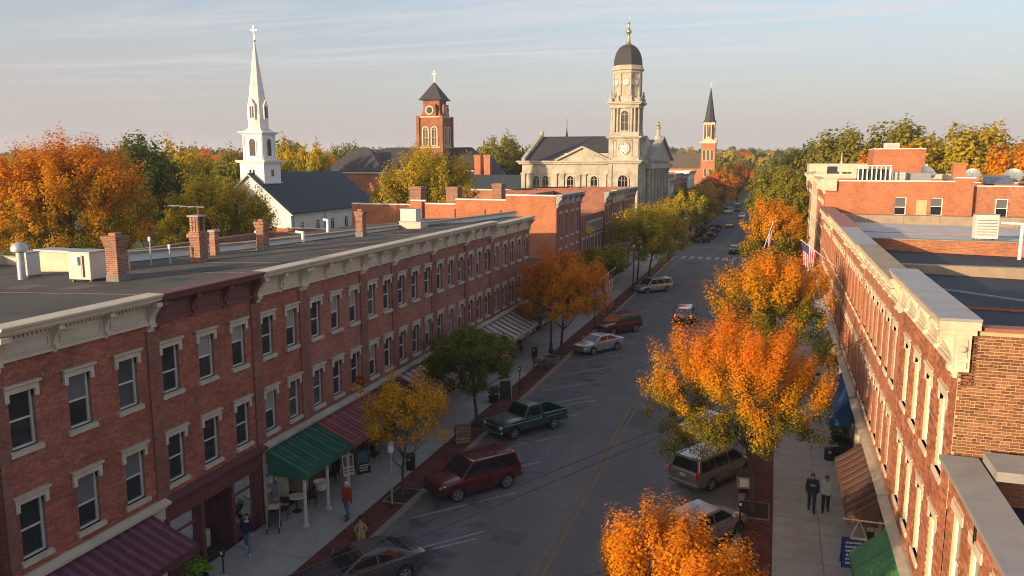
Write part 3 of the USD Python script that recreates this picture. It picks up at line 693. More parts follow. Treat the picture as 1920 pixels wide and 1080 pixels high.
M['asphalt_b'] = surf('asphalt_patch_dark', (.088, .087, .09), .9, .3, 2.0, .3, 60, fine=.3); M['asphalt_c'] = surf('asphalt_patch_pale', (.115, .113, .115), .9, .25, 2.0, .3, 60, fine=.3)
rng = random.Random(14)
for k in range(9):      # repairs in the carriageway
    x, y, w, l = rng.uniform(-11, -3.5), rng.uniform(24, 110), rng.uniform(.7, 1.8), rng.uniform(1.0, 5.5)
    put('road_patch', MB().quad((x, y, .003), (x + w, y + rng.uniform(-.1, .1), .003), (x + w + rng.uniform(-.1, .1), y + l, .003), (x + rng.uniform(-.1, .1), y + l, .003)), M[rng.choice(['asphalt_b', 'asphalt_c', 'asphalt_b'])], kind='structure')
# ------------------------------------------------------------------ left terrace (in shade)
UP, LO = (7.6, 9.32), (4.2, 5.98)
A = [  # label, u0, u1, windows, cornice paint, shop paint, bays
    ('three-storey red brick building with cream bracketed cornice at the left edge, purple striped awning below', 16.1, 22.31, [17.0, 19.05, 21.06], 'cream', 'cream', 3),
    ('red brick building with dark maroon cornice and maroon shopfront with recessed door', 22.31, 28.2, [23.1, 25.05, 27.02], 'maroon', 'maroon', 3),
    ('narrow two-window red brick building above the green striped awning', 28.2, 31.78, [29.0, 30.82], 'cream', 'stone', 2),
    ('red brick building with three windows per floor above the faded rose awning', 31.78, 37.52, [32.86, 34.68, 36.5], 'cream', 'wood', 3),
    ('narrow two-window red brick building above the dark red awning, behind the yellow tree', 37.52, 41.22, [38.48, 40.28], 'cream', 'maroon', 2),
    ('red brick building above the pink and white striped awning, left of the round green tree', 41.22, 46.78, [42.15, 44.0, 45.88], 'cream', 'stone', 3),
    ('red brick building whose shopfront the round green tree hides', 46.78, 52.5, [47.8, 49.65, 51.5], 'cream', 'stone', 3),
    ('red brick building above the frayed white striped awning', 52.5, 57.75, [53.35, 55.1, 56.93], 'cream', 'stone', 3),
    ('last red brick building of the near left terrace, five windows wide, with a blue awning', 57.75, 67.75, [59.0, 60.97, 62.9, 64.8, 66.8], 'cream', 'stone', 4)]
for i, (lb, a, b, ws, co, po, nb) in enumerate(A):
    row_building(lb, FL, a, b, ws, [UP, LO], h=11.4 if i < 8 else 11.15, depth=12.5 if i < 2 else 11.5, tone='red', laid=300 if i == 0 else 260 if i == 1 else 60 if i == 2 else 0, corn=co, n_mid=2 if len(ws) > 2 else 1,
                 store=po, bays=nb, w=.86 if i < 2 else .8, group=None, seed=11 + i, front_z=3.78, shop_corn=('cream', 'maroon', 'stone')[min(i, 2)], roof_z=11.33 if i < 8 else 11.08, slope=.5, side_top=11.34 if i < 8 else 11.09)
rng = random.Random(21)
T = thing('roof_patch', None, None, (-26, 45, 10.9), kind='structure')
for k in range(46):     # laps and patches of the roofing felt
    x, y = rng.uniform(-31, -21.6), rng.uniform(17, 66); w, l = (rng.uniform(.5, 1.6), rng.uniform(.6, 2.4)) if k % 3 else (rng.uniform(3, 7), .07)
    rzf = lambda q: 11.33 - .5 * (-20.75 - q) / (12.5 if y < 28 else 11.5)
    b_ = next((b for b in A if b[1] < y < b[2]), None)
    if not b_ or y + l > b_[2] - .2 or x - w < -31.8 or b_[1] > 57: continue
    put('patch' if k % 3 else 'felt_lap', MB().quad((x - w, y, rzf(x - w) + .006), (x, y, rzf(x) + .006), (x, y + l, rzf(x) + .006), (x - w, y + l, rzf(x - w) + .006)), M[rng.choice(['roof_b', 'roof_c'])], T)
# rear parapet running over the roofs
pts = [(-31.6, 31.8), (-30.2, 34.9), (-28.7, 38.4), (-26.6, 48.0), (-24.2, 60.0), (-22.6, 69.5)]
T = thing('parapet_wall', 'low white-faced parapet with brown coping running across the left flat roofs behind the chimneys', 'parapet', (-28, 45, 10.3))
for (x0, y0), (x1, y1) in zip(pts, pts[1:]):
    L = math.hypot(x1 - x0, y1 - y0); k = max(1, int(L / 2.2))
    put('wall', MB().bar((x0, y0, 11.0), (x1, y1, 11.0), .24, .6), M['white'], T)
    for q in range(k):
        a, b = (q + .01) / k, (q + .99) / k
        put('coping', MB().bar((x0 + (x1 - x0) * a, y0 + (y1 - y0) * a, 11.35), (x0 + (x1 - x0) * b, y0 + (y1 - y0) * b, 11.35), .5, .09), M['coping_tan'], T)
# lower roofs behind the terrace
def box_building(name, label, x0, y0, x1, y1, h, wall, roofmat='roof', par=.45, cap='coping', group=None, cat='building'):
    T = thing(name, label, cat, ((x0 + x1) / 2, (y0 + y1) / 2, 0), group=group)
    w = MB()
    for a, b in (((x0, y0), (x1, y0)), ((x1, y0), (x1, y1)), ((x1, y1), (x0, y1)), ((x0, y1), (x0, y0))): w.quad((*a, 0), (*b, 0), (*b, h), (*a, h))
    put('wall', w, wall, T)
    t = .3
    p = MB(); p.quad((x0 + t, y0 + t, h - par), (x1 - t, y0 + t, h - par), (x1 - t, y1 - t, h - par), (x0 + t, y1 - t, h - par)); put('roof', p, M[roofmat], T)
    i = MB()
    for a, b in (((x0 + t, y0 + t), (x1 - t, y0 + t)), ((x1 - t, y0 + t), (x1 - t, y1 - t)), ((x1 - t, y1 - t), (x0 + t, y1 - t)), ((x0 + t, y1 - t), (x0 + t, y0 + t))): i.quad((*a, h - par), (*b, h - par), (*b, h), (*a, h))
    put('parapet', i, wall, T)
    for a, b in (((x0 - .04, y0 - .04), (x1 + .04, y0 + t)), ((x0 - .04, y1 - t), (x1 + .04, y1 + .04)), ((x0 - .04, y0 + t + .004), (x0 + t, y1 - t - .004)), ((x1 - t, y0 + t + .004), (x1 + .04, y1 - t - .004))):
        put('coping', MB().box((*a, h), (*b, h + .09)), M[cap], T)
    return T
box_building('rear_building', 'low flat-roofed rear building behind the near left terrace, dark felt roof', -47, 40, -32.4, 66, 9.1, M['wall_red'], cap='coping_tan')
box_building('rear_building', 'flat-roofed rear building with cream parapet behind the roof-top cabinets at far left', -46, 21, -33.4, 37.5, 10.0, M['cream_lit'], cap='coping')
box_building('low_brick_building', 'low bright brick extension between the white church and the roofs', -56, 72, -44.5, 78, 8.4, M['wall_bright'], cap='white')
# buildings just outside the frame whose shadow falls across the street
box_building('corner_building', 'brick corner building beside the left terrace, just out of view', -45, -14, XL, 15.4, 10.2, M['wall_red'])
box_building('corner_building', 'lower brick building beyond the corner building, out of view', -45, -46, XL, -14.2, 7.9, M['wall_red'])

# ------------------------------------------------------------------ second left terrace
T = row_building('brick building with tall sunlit side wall and four narrow street windows, dark bracketed cornice', FL, 77.06, 87.3, [78.8, 81.1, 83.5, 85.9], [(8.2, 10.6), (4.7, 6.9)], h=12.6, depth=3, tone='red', corn='coping', n_mid=3, store='stone', bays=4, w=.85, seed=41, lintel='flat', sides=(0, 1), roof_z=12.1, slope=0.0, dent=False)
FS = Fr((0, 77.06, 0), (1, 0, 0), (0, -1, 0))
steps = [(-43.6, -36.6, 11.3), (-36.6, -34.9, 11.75), (-34.9, -31.5, 11.45), (-31.5, -26.0, 11.95), (-26.0, XL - .02, 12.45)]
m = MB()
for a, b, z in steps: FS.box(m, a, b, 2.6, z, -.35, .0)
FS.box(m, -36.5, -35.2, 6.0, 11.7, .0, .35)
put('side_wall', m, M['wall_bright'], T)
m = MB(); FS.box(m, -43.6, XL - .02, 0, 2.6, -.35, .0); m.quad((-43.6, 77.4, 0), (-43.6, 87.3, 0), (-43.6, 87.3, 11), (-43.6, 77.4, 11)); put('base_wall', m, M['stone'], T)
for a, b, z in steps: m = MB(); FS.box(m, a, b - .01, z, z + .12, -.42, .06); put('coping', m, M['white'], T)
m = MB(); m.quad((-43.3, 77.4, 10.9), (XL - 3, 77.4, 10.9), (XL - 3, 87.3, 10.9), (-43.3, 87.3, 10.9)); put('rear_roof', m, M['roof'], T)
for x, z0, z1, w in ((-36.6, 11.2, 13.2, 1.3), (-32.4, 11.2, 13.2, 1.3), (-27.4, 11.4, 13.6, 1.0)):
    m = MB().box((x - w / 2, 78.2, z0), (x + w / 2, 79.5, z1)).box((x - w / 2 - .08, 78.12, z1 - .3), (x + w / 2 + .08, 79.58, z1 - .08)); put('chimney', m, M['chimney'], T)
for x in (-31.6, -28.3, -26.6): m = MB(); FS.box(m, x - .05, x + .05, 9.6, 11.0, .0, .08); put('downpipe', m, M['wood'], T)
T2 = row_building('low two-storey brick building with faded painted lettering on its parapet', FL, 87.5, 100.4, [89.0, 91.0, 93.0, 95.0, 97.0, 99.0], [(4.8, 7.0)], h=9.7, depth=16, tone='dark', corn=None, store='stone', bays=4, w=.85, seed=42, lintel='flat', roof_z=9.3, slope=0.0, frame='white')
sb = MB(); FL.box(sb, 90.6, 99.6, 7.55, 8.95, .0, .07); M['ink_faded'] = surf('faded_sign_ink', (.11, .085, .075), .9, .4, 3.0); put('sign_panel', sb, surf('faded_sign_paint', (.33, .30, .26), .9, .35, 2.0), T2)
rng = random.Random(9)
for i in range(8):      # weathered letter shapes, no longer readable
    u = 90.95 + i * 1.07; m = MB(); FL.box(m, u, u + .2, 7.75, 8.75, .07, .1)
    if rng.random() < .7: FL.box(m, u + .55, u + .74, 7.75 + rng.choice([0, .3]), 8.75, .07, .1)
    z = rng.choice([7.75, 8.15, 8.55]); FL.box(m, u + .2, u + .55, z, z + .2, .07, .1)
    put('letter', m, M['ink_faded'], T2)
m = MB().cyl((XL + .1, 88.6, 8.6), (XL + 1.5, 88.6, 8.6), .03); m.cyl((XL + .8, 88.55, 8.2), (XL + .8, 88.7, 8.2), .45, n=16); put('round_sign', m, flat('sign_yellow', (.55, .42, .1), .6), T2)
row_building('narrow tall brick building with lit orange side wall above the low building', FL, 100.5, 105.2, [101.8, 103.9], [(8.0, 10.2), (4.7, 6.8)], h=12.0, depth=15, tone='red', corn='coping', n_mid=1, store='stone', bays=2, w=.9, seed=43, lintel='flat', roof_z=11.6, slope=.2, dent=False)
row_building('brick building with five tall white-framed windows and a pale lettered frieze', FL, 105.3, 114.0, [106.4, 107.9, 109.4, 110.9, 112.6], [(7.6, 10.3), (4.4, 6.6)], h=12.1, depth=15, tone='red', corn='cream', n_mid=4, store='wood', bays=3, w=1.0, seed=44, lintel='flat', frame='white', roof_z=11.6, slope=.2, frieze=1.2)
row_building('end brick building of the second left terrace, just before the stone courthouse', FL, 114.1, 123.2, [115.3, 117.5, 119.7, 121.9], [(7.8, 10.2), (4.5, 6.7)], h=12.0, depth=15, tone='red', corn='coping', n_mid=4, store='stone', bays=3, w=.9, seed=45, lintel='flat', roof_z=11.6, slope=.2, dent=False)

# ------------------------------------------------------------------ right terrace (sunlit)
RU, RL = (7.85, 9.95), (4.45, 6.6)
T = row_building('low two-storey brick building with broad grey stone coping at the bottom right corner', FRt, 9.5, 21.15, [12.3, 14.3, 16.3, 18.2, 20.0], [(5.3, 7.75)], h=8.75, depth=14, tone='orange', laid=260, corn=None, store='cream_lit', bays=5, w=.92, seed=61, lintel='flat', trim='cream_lit', frame='white', front_z=3.85, roof_z=7.7, slope=.0, roofmat='roof_dark', pil=False, recess=.07, L=.29, H=.1)
coping(T, FRt, 9.5, 21.1, 8.75, -.55, .30, 'coping', 2.6, .12)
m = MB(); FRt.box(m, 9.5, 21.1, 7.5, 8.74, -.5, -.3); put('parapet', m, M['wall_orange'], T)
m = MB(); FRt.box(m, 19.6, 20.9, 8.872, 9.1, -1.6, -.6); put('concrete_block', m, M['concrete'], T)
for u in (18.3, 14.9): m = MB(); FRt.box(m, u - .06, u + .06, 7.9, 8.5, .01, .05); put('wall_anchor', m, M['metal_black'], T)
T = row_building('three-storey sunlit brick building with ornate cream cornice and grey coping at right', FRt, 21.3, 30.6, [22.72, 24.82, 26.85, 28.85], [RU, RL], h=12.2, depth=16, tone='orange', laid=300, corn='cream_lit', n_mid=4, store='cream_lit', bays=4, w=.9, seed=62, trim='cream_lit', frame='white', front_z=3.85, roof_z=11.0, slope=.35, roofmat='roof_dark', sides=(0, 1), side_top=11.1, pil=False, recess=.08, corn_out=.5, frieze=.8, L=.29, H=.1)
R1 = T
coping(T, FRt, 21.1, 30.6, 12.205, -.38, .54, 'coping', 1.9, .06)
m = MB(); FRt.box(m, 21.3, 30.6, 10.6, 12.2, -.36, -.06); put('parapet', m, M['wall_orange'], T)
FSR = Fr((0, 21.3, 0), (1, 0, 0), (0, -1, 0))
m = MB(); wall_front(m, FSR, XR + .0, 20.4, 7.4, 11.95, []); m.quad((20.4, 21.3, 0), (20.4, 30, 0), (20.4, 30, 11.9), (20.4, 21.3, 11.9)); put('side_wall', m, M['mortar_tan'], T)
lay_bricks(T, FSR, XR + .01, 14.5, 7.42, 11.9, [], 'tan', 77, singles=300, L=.205, H=.078, j=.015)
m = MB(); FSR.box(m, XR - .14, XR + .2, 10.95, 11.86, .02, .12); FSR.box(m, XR - .06, XR + .12, 11.05, 11.2, .12, .17); FSR.box(m, XR - .06, XR + .12, 11.3, 11.75, .12, .15); m.sphere(FSR.pt(XR + .03, 11.52, .15), .09, 1); FSR.box(m, XR - .5, XR + .3, 11.86, 12.0, .02, .14); FSR.box(m, XR - .54, XR + .36, 12.0, 12.2, .02, .22); put('cornice_return', m, M['cream_lit'], T)
for a, b, mt in ((4.85, 5.9, 'coping_red'), (5.92, 9.0, 'stone'), (9.02, 20.4, 'stone')): m = MB(); FSR.box(m, a, b, 11.955, 12.05, -.4, .06); put('coping', m, M[mt], T)
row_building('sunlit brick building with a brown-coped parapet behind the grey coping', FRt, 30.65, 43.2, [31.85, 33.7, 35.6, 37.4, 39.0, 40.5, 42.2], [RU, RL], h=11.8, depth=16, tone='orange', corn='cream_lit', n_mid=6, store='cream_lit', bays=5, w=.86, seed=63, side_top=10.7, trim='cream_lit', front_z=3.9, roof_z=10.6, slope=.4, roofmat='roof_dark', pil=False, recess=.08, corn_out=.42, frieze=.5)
row_building('sunlit brick building below the blue awning, many tall windows', FRt, 43.25, 54.6, [44.7, 46.4, 48.3, 50.2, 51.9, 53.6], [RU, RL], h=11.75, depth=16, tone='orange', corn='cream_lit', n_mid=5, store='coping', bays=5, w=.86, seed=64, side_top=10.6, trim='cream_lit', front_z=4.0, roof_z=10.5, slope=.4, roofmat='roof_dark', pil=True, recess=.08, corn_out=.42, frieze=.5)
T = thing('parapet_wall', 'brick parapet backs behind the copings of the right terrace', 'parapet', (XR + .4, 55, 10.3))
for a, b, z in ((30.7, 43.2, 11.8), (43.3, 54.5, 11.75), (54.7, 69.0, 11.75), (69.1, 82.9, 11.5)): put('wall', FRt.box(MB(), a, b, 10.0, z, -.5, -.06), M['wall_orange'], T)
T = thing('roof_coping', 'run of brown sheet coping on the right terrace between grey sections', 'coping', (XR, 40, 11.3))
coping(T, FRt, 30.7, 43.2, 11.81, -.5, .44, 'coping_tan', 2.6, .06, 'sheet')
T = thing('roof_coping', 'short grey coping section on the right terrace before the red tiled one', 'coping', (XR, 49, 11.3))
coping(T, FRt, 43.3, 54.5, 11.76, -.55, .46, 'coping', 3.3, .07, 'sheet')
T = row_building('sunlit brick building with red tiled coping in steps and a flagpole', FRt, 54.65, 69.0, [56.2, 58.2, 60.1, 62.0, 63.9, 65.8, 67.6], [RU, RL], h=11.75, depth=16, tone='orange', corn='cream_lit', n_mid=6, store='cream_lit', bays=5, w=.86, seed=65, side_top=10.45, trim='cream_lit', front_z=4.0, roof_z=10.4, slope=.2, roofmat='roof_pale', pil=True, recess=.08, corn_out=.42, frieze=.5)
coping(T, FRt, 54.65, 69.0, 11.76, -.7, .44, 'coping_red', 2.0, .07)
T = row_building('sunlit brick building with bowed red coping next to the tall brick side wall', FRt, 69.05, 82.9, [70.6, 72.6, 74.6, 76.6, 78.6, 80.6], [RU, RL], h=11.5, depth=16, tone='orange', corn='cream_lit', n_mid=6, store='stone', bays=5, w=.86, seed=66, side_top=10.4, trim='cream_lit', front_z=4.0, roof_z=10.3, slope=.2, roofmat='roof_pale', pil=True, recess=.08, corn_out=.42, frieze=.5)
coping(T, FRt, 69.05, 82.9, 11.51, -.8, .44, 'coping_red', 2.8, .07)
# party wall between the dark roof and the pale roof, and the tan parapet in front of the tall wall
T = thing('party_wall', 'long low brick party wall crossing the right roofs, sunlit', 'wall', (13, 55, 10.3))
put('wall', MB().box((5.2, 54.7, 10.2), (30, 55.1, 11.1)), M['wall_orange'], T)
k = 9
for i in range(k): put('coping', MB().box((5.2 + i * 2.75, 54.62, 11.1), (5.2 + (i + 1) * 2.75 - .02, 55.18, 11.17)), M['coping_tan'], T)
T = thing('parapet_wall', 'tan sheet-covered parapet below the two windows of the tall brick wall', 'parapet', (13, 81, 10.3))
for i in range(8): put('sheet', MB().box((5.2 + i * 3, 81.2, 10.1), (5.2 + i * 3 + 2.98, 82.7, 10.95)), M['coping_tan'], T)
T = thing('roof_seam', None, None, (10, 40, 10.7), kind='structure')
for x0, y0, x1, y1 in ((5.3, 38.9, 14.0, 29.5), (5.3, 34.6, 12, 27.5), (5.3, 30.6, 10, 25.6)): put('seam', MB().bar((x0, y0, (10.98 if y0 < 30.6 else 10.6) ), (x1, y1, 10.8 if y1 < 30.6 else 10.45), .1, .05), M['coping'], T)
put('upstand', MB().box((5.2, 43.0, 10.1), (20.4, 43.5, 10.95)), M['coping_tan'], T)
# tall brick building with two windows in the side wall
T = row_building('tall brick building with two white windows in its sunlit side wall, right terrace', FRt, 83.0, 97.0, [84.6, 86.8, 89.0, 91.2, 93.4, 95.4], [(9.5, 11.9), (5.6, 8.0)], h=14.2, depth=.5, tone='orange', corn='cream_lit', n_mid=6, store='cream_lit', bays=5, w=.9, seed=67, trim='cream_lit', front_z=4.2, roof_z=13.6, slope=0, pil=True, recess=.08, corn_out=.5, frieze=.8, sides=(0, 0))
FD = Fr((0, 83.0, 0), (1, 0, 0), (0, -1, 0))
hol = [(10.55, 11.55, 10.9, 12.55), (13.6, 14.6, 10.9, 12.55)]
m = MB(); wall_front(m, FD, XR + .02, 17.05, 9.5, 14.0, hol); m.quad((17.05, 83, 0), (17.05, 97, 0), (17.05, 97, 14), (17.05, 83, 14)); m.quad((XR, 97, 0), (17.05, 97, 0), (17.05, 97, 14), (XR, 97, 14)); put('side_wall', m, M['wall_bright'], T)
for u in (11.05, 14.1): window(T, FD, u, 10.9, 12.55, 1.0, ('glass_blind', 'glass'), frame='white', lintel=None, sill=False)
m = MB(); FD.box(m, 12.4, 13.3, 10.7, 12.3, .0, .05); put('bricked_opening', m, M['mortar_tan'], T)
m = MB(); m.quad((XR + .3, 83.3, 13.5), (16.8, 83.3, 13.5), (16.8, 96.8, 13.5), (XR + .3, 96.8, 13.5)); put('roof', m, M['roof'], T)
for a, b, z in ((XR + .4, 15.5, 14.0), (15.52, 17.15, 14.35)): m = MB(); FD.box(m, a, b, z, z + .11, -.4, .06); put('coping', m, M['white'], T)
m = MB(); FD.box(m, 15.5, 17.05, 14.0, 14.35, -.35, 0); put('pier', m, M['wall_bright'], T)
m = MB().box((15.3, 83.2, 14.35), (16.3, 84.2, 15.6)).box((15.2, 83.1, 15.6), (16.4, 84.3, 15.75)); put('chimney', m, M['wall_bright'], T)
m = MB(); FD.box(m, XR - .1, XR + 1.0, 13.1, 14.25, .0, .3); FD.box(m, XR - .2, XR + 1.1, 14.25, 14.4, -.3, .4); put('cornice_return', m, M['cream_lit'], T)
T = box_building('brick_building', 'dark side of a lower brick building with one window at the right edge', 17.2, 83.6, 34, 97, 13.6, M['wall_orange'], cap='white')
window(T, Fr((0, 83.6, 0), (1, 0, 0), (0, -1, 0)), 19.5, 10.75, 12.5, 1.0, ('glass_blind', 'glass'), frame='white', lintel=None, sill=False, recess=-.12)
T = box_building('brick_penthouse', 'square brick roof-top room with pale coping on the far right roof', 10.2, 100, 15.5, 106, 17.2, M['wall_bright'], cap='white')
row_building('pale stone-fronted building at the far end of the right terrace', FRt, 97.1, 113, [99, 102, 105, 108, 111], [(9.0, 11.8), (5.4, 7.6)], h=14.5, depth=14, tone='orange', corn='cream_lit', n_mid=4, store='cream_lit', bays=5, w=1.0, seed=68, trim='cream_lit', front_z=4.2, wall=M['cream_lit'], roof_z=13.9, slope=0)
row_building('farthest brick building of the right terrace with a grey roof', FRt, 113.1, 131, [115, 118, 121, 124, 127, 129.5], [(9.0, 11.8), (5.4, 7.6)], h=14.2, depth=16, tone='orange', corn='cream_lit', n_mid=4, store='stone', bays=5, w=1.0, seed=69, trim='cream_lit', front_z=4.2, roof_z=13.6, slope=0)
T = box_building('long_grey_building', 'long grey-roofed building behind the far right terrace', 5.2, 152, 24, 164, 15.3, M['cream_lit'], cap='coping', roofmat='slate')
# ------------------------------------------------------------------ churches and courthouse
def arch_pts(uc, w, z0, zt, n=10):
    r = w / 2; zs = zt - r
    return [(uc - r, z0), (uc + r, z0)] + [(uc + r * math.cos(t), zs + r * math.sin(t)) for t in np.linspace(0, PI, n)]
def arch_window(T, F, uc, w, z0, zt, frame, pane, ring=.22, proud=.1, bars=2, n0=0.0, name='window', sill=True):
    m = MB(); o = Polygon(arch_pts(uc, w + 2 * ring, z0, zt + ring)).difference(Polygon(arch_pts(uc, w, z0 - .01, zt)))
    for g in getattr(o, 'geoms', [o]):
        t = trimesh.creation.extrude_polygon(g, 1.0, engine='earcut')
        m.add([F.pt(p, q, n0 + .002 + proud * r) for p, q, r in t.vertices], t.faces)
    if sill: F.box(m, uc - w / 2 - ring * 1.2, uc + w / 2 + ring * 1.2, z0 - .2, z0, n0 + .002, n0 + proud * 1.6)
    W = put(name, m, frame, T)
    p = MB(); F.face(p, arch_pts(uc, w, z0, zt), n0 + .004, n0 + .02); put('pane', p, pane, W)
    if bars:
        b = MB()
        for k in range(1, bars): u = uc - w / 2 + w * k / bars; F.box(b, u - .035, u + .035, z0, zt - w * .15, n0 + .02, n0 + .06)
        for k in (1, 2): z = z0 + (zt - w / 2 - z0) * k / 2; F.box(b, uc - w / 2, uc + w / 2, z - .03, z + .03, n0 + .02, n0 + .055)
        put('glazing_bars', b, frame, W)
    return W
def louvre_fill(T, F, uc, w, z0, zt, n0):
    m = MB(); z = z0 + .1
    while z < zt - w / 2 + .1: F.prof(m, [(n0 + .02, z), (n0 + .09, z - .05), (n0 + .09, z - .02), (n0 + .02, z + .05)], uc - w / 2 + .04, uc + w / 2 - .04); z += .17
    put('louvres', m, M['louvre'], T)
def clock(T, F, uc, zc, r, n0, hands=(10, 17)):
    t = np.linspace(0, 2 * PI, 29)[:-1]
    m = MB(); F.face(m, [(uc + r * math.cos(a), zc + r * math.sin(a)) for a in t], n0, n0 + .06); D = put('clock_face', m, M['clock'], T)
    m = MB()
    for k in range(12):
        a = k * PI / 6; c, s = math.cos(a), math.sin(a); w = .06 * r if k % 3 else .1 * r
        P = [(uc + c * r * .66 - s * w, zc + s * r * .66 + c * w), (uc + c * r * .66 + s * w, zc + s * r * .66 - c * w), (uc + c * r * .9 + s * w, zc + s * r * .9 - c * w), (uc + c * r * .9 - s * w, zc + s * r * .9 + c * w)]
        F.face(m, P[::-1], n0 + .06, n0 + .075)
    put('numerals', m, M['ink'], D, kind='stuff')
    for mins, ln, w in ((hands[0] % 12 * 5 + hands[1] / 12, .5, .055), (hands[1], .78, .04)):
        a = PI / 2 - mins * PI / 30; c, s = math.cos(a), math.sin(a); m = MB()
        P = [(uc - c * r * .15 - s * w * r, zc - s * r * .15 + c * w * r), (uc - c * r * .15 + s * w * r, zc - s * r * .15 - c * w * r), (uc + c * r * ln, zc + s * r * ln)]
        F.face(m, P, n0 + .08, n0 + .095); put('hand', m, M['ink'], D)
    m = MB(); o = Polygon([(uc + r * 1.22 * math.cos(a), zc + r * 1.22 * math.sin(a)) for a in t]).difference(Polygon([(uc + r * math.cos(a), zc + r * math.sin(a)) for a in t]))
    q = trimesh.creation.extrude_polygon(o, 1.0, engine='earcut'); m.add([F.pt(p, s, n0 - .05 + .2 * e) for p, s, e in q.vertices], q.faces); put('clock_ring', m, M['stone'], D)
def faces4(x0, y0, x1, y1):
    return (Fr((0, y0, 0), (1, 0, 0), (0, -1, 0)), Fr((x1, 0, 0), (0, 1, 0), (1, 0, 0)), Fr((0, y1, 0), (1, 0, 0), (0, 1, 0)), Fr((x0, 0, 0), (0, 1, 0), (-1, 0, 0)))
def cross(T, c, h, w, mat, th=.16):
    x, y, z = c; m = MB().box((x - th / 2, y - th / 2, z), (x + th / 2, y + th / 2, z + h)).box((x - w / 2, y - th / 2, z + h * .66), (x + w / 2, y + th / 2, z + h * .66 + th)); put('cross', m, mat, T)

# white wooden church with needle spire
T = thing('white_church', 'white wooden church with tall octagonal needle spire and dark blue-grey roof', 'church', (-73.5, 112, 0))
yS, yN, xW, xE, ze, zr = 100.45, 126, -80.2, -66.85, 8.75, 14.1
m = MB()
m.add([(xW, yS, 0), (xE, yS, 0), (xE, yS, ze), (-73.55, yS, zr), (xW, yS, ze)], [(0, 1, 2), (0, 2, 3), (0, 3, 4)])
m.quad((xE, yS, 0), (xE, yN, 0), (xE, yN, ze), (xE, yS, ze)).quad((xW, yS, 0), (xW, yN, 0), (xW, yN, ze), (xW, yS, ze))
m.add([(xW, yN, 0), (xE, yN, 0), (xE, yN, ze), (-73.55, yN, zr), (xW, yN, ze)], [(0, 1, 2), (0, 2, 3), (0, 3, 4)])
put('wall', m, M['clapboard'] if 'clapboard' in M else M['white'], T)
for s, xe in ((1, xE), (-1, xW)):
    m = MB(); a, b = (xe + s * .5, ze - .4), (-73.55, zr + .02)
    for o in (0,): m.add([(a[0], yS - .4, a[1]), (a[0], yN + .4, a[1]), (b[0], yN + .4, b[1]), (b[0], yS - .4, b[1]), (a[0], yS - .4, a[1] - .16), (a[0], yN + .4, a[1] - .16), (b[0], yN + .4, b[1] - .16), (b[0], yS - .4, b[1] - .16)], [(0, 1, 2, 3), (4, 7, 6, 5), (0, 3, 7, 4), (1, 5, 6, 2), (0, 4, 5, 1)])
    put('roof', m, M['slate_blue'], T)
    m = MB().bar((a[0], yS - .42, a[1] - .2), (b[0], yS - .42, b[1] - .2), .3, .1); put('bargeboard', m, M['white'], T)
m = MB().box((xE + .02, yS, ze - .75), (xE + .3, yN, ze - .45)); put('gutter', m, M['white'], T)
FE = Fr((xE, 0, 0), (0, 1, 0), (1, 0, 0))
for y in (103.2, 107.5, 111.8, 116.1, 120.4, 124.0): arch_window(T, FE, y, 1.0, 3.6, 7.0, M['white'], M['glass'], .16, .07)
for y in (101.0, 109.6, 118.2): m = MB().cyl((xE + .1, y, 0), (xE + .1, y, ze - .6), .07); put('downpipe', m, M['metal_grey'], T)
tx0, tx1, ty0, ty1 = -75.65, -71.5, 101.1, 105.25
m = MB().box((tx0, ty0, 9), (tx1, ty1, 15.6)); put('tower_base', m, M['white'], T)
m = MB().box((tx0 - .18, ty0 - .18, 12.6), (tx1 + .18, ty1 + .18, 12.75)).box((tx0 - .3, ty0 - .3, 15.6), (tx1 + .3, ty1 + .3, 15.78)).box((tx0 - .45, ty0 - .45, 15.78), (tx1 + .45, ty1 + .45, 15.95)); put('tower_cornice', m, M['white'], T)
F4 = faces4(tx0, ty0, tx1, ty1)
for F, uc in ((F4[0], (tx0 + tx1) / 2), (F4[1], (ty0 + ty1) / 2)):
    for d in ((-.28, .28) if F is F4[0] else (0,)):
        m = MB(); F.box(m, uc + d - .16 - (F is F4[1]) * .15, uc + d + .16 + (F is F4[1]) * .15, 13.6, 14.6, .0, .05); put('small_window', m, M['glass'], T)
bx0, bx1, by0, by1 = tx0 + .45, tx1 - .45, ty0 + .45, ty1 - .45
m = MB().box((bx0, by0, 15.95), (bx1, by1, 19.7)); put('belfry', m, M['white'], T)
F4 = faces4(bx0, by0, bx1, by1)
for i, F in enumerate(F4):
    uc = (bx0 + bx1) / 2 if i % 2 == 0 else (by0 + by1) / 2; hw = (bx1 - bx0) / 2
    W = arch_window(T, F, uc, 1.05, 16.6, 19.1, M['white'], M['louvre'], .14, .1, bars=0, name='belfry_opening'); louvre_fill(T, F, uc, 1.05, 16.6, 19.1, .0)
    for d in (-1, 1): m = MB(); F.box(m, uc + d * hw - .13 * (1 + d) - .0, uc + d * hw + .13 * (1 - d), 15.96, 19.6, .0, .09); put('corner_pilaster', m, M['white'], T)
m = MB().box((bx0 - .2, by0 - .2, 19.7), (bx1 + .2, by1 + .2, 19.9)).box((bx0 - .5, by0 - .5, 19.9), (bx1 + .5, by1 + .5, 20.12)); put('belfry_cornice', m, M['white'], T)
cx, cy = (bx0 + bx1) / 2, (by0 + by1) / 2
m = MB().lathe([(2.35, 20.12), (1.55, 20.6)], (cx, cy, 0), 4); v, f = m.arrays()
c_, s_ = math.cos(PI / 4), math.sin(PI / 4); v = v - (cx, cy, 0); v = np.stack([v[:, 0] * c_ - v[:, 1] * s_, v[:, 0] * s_ + v[:, 1] * c_, v[:, 2]], 1) + (cx, cy, 0)
put('spire_skirt', (v, f), M['white'], T)
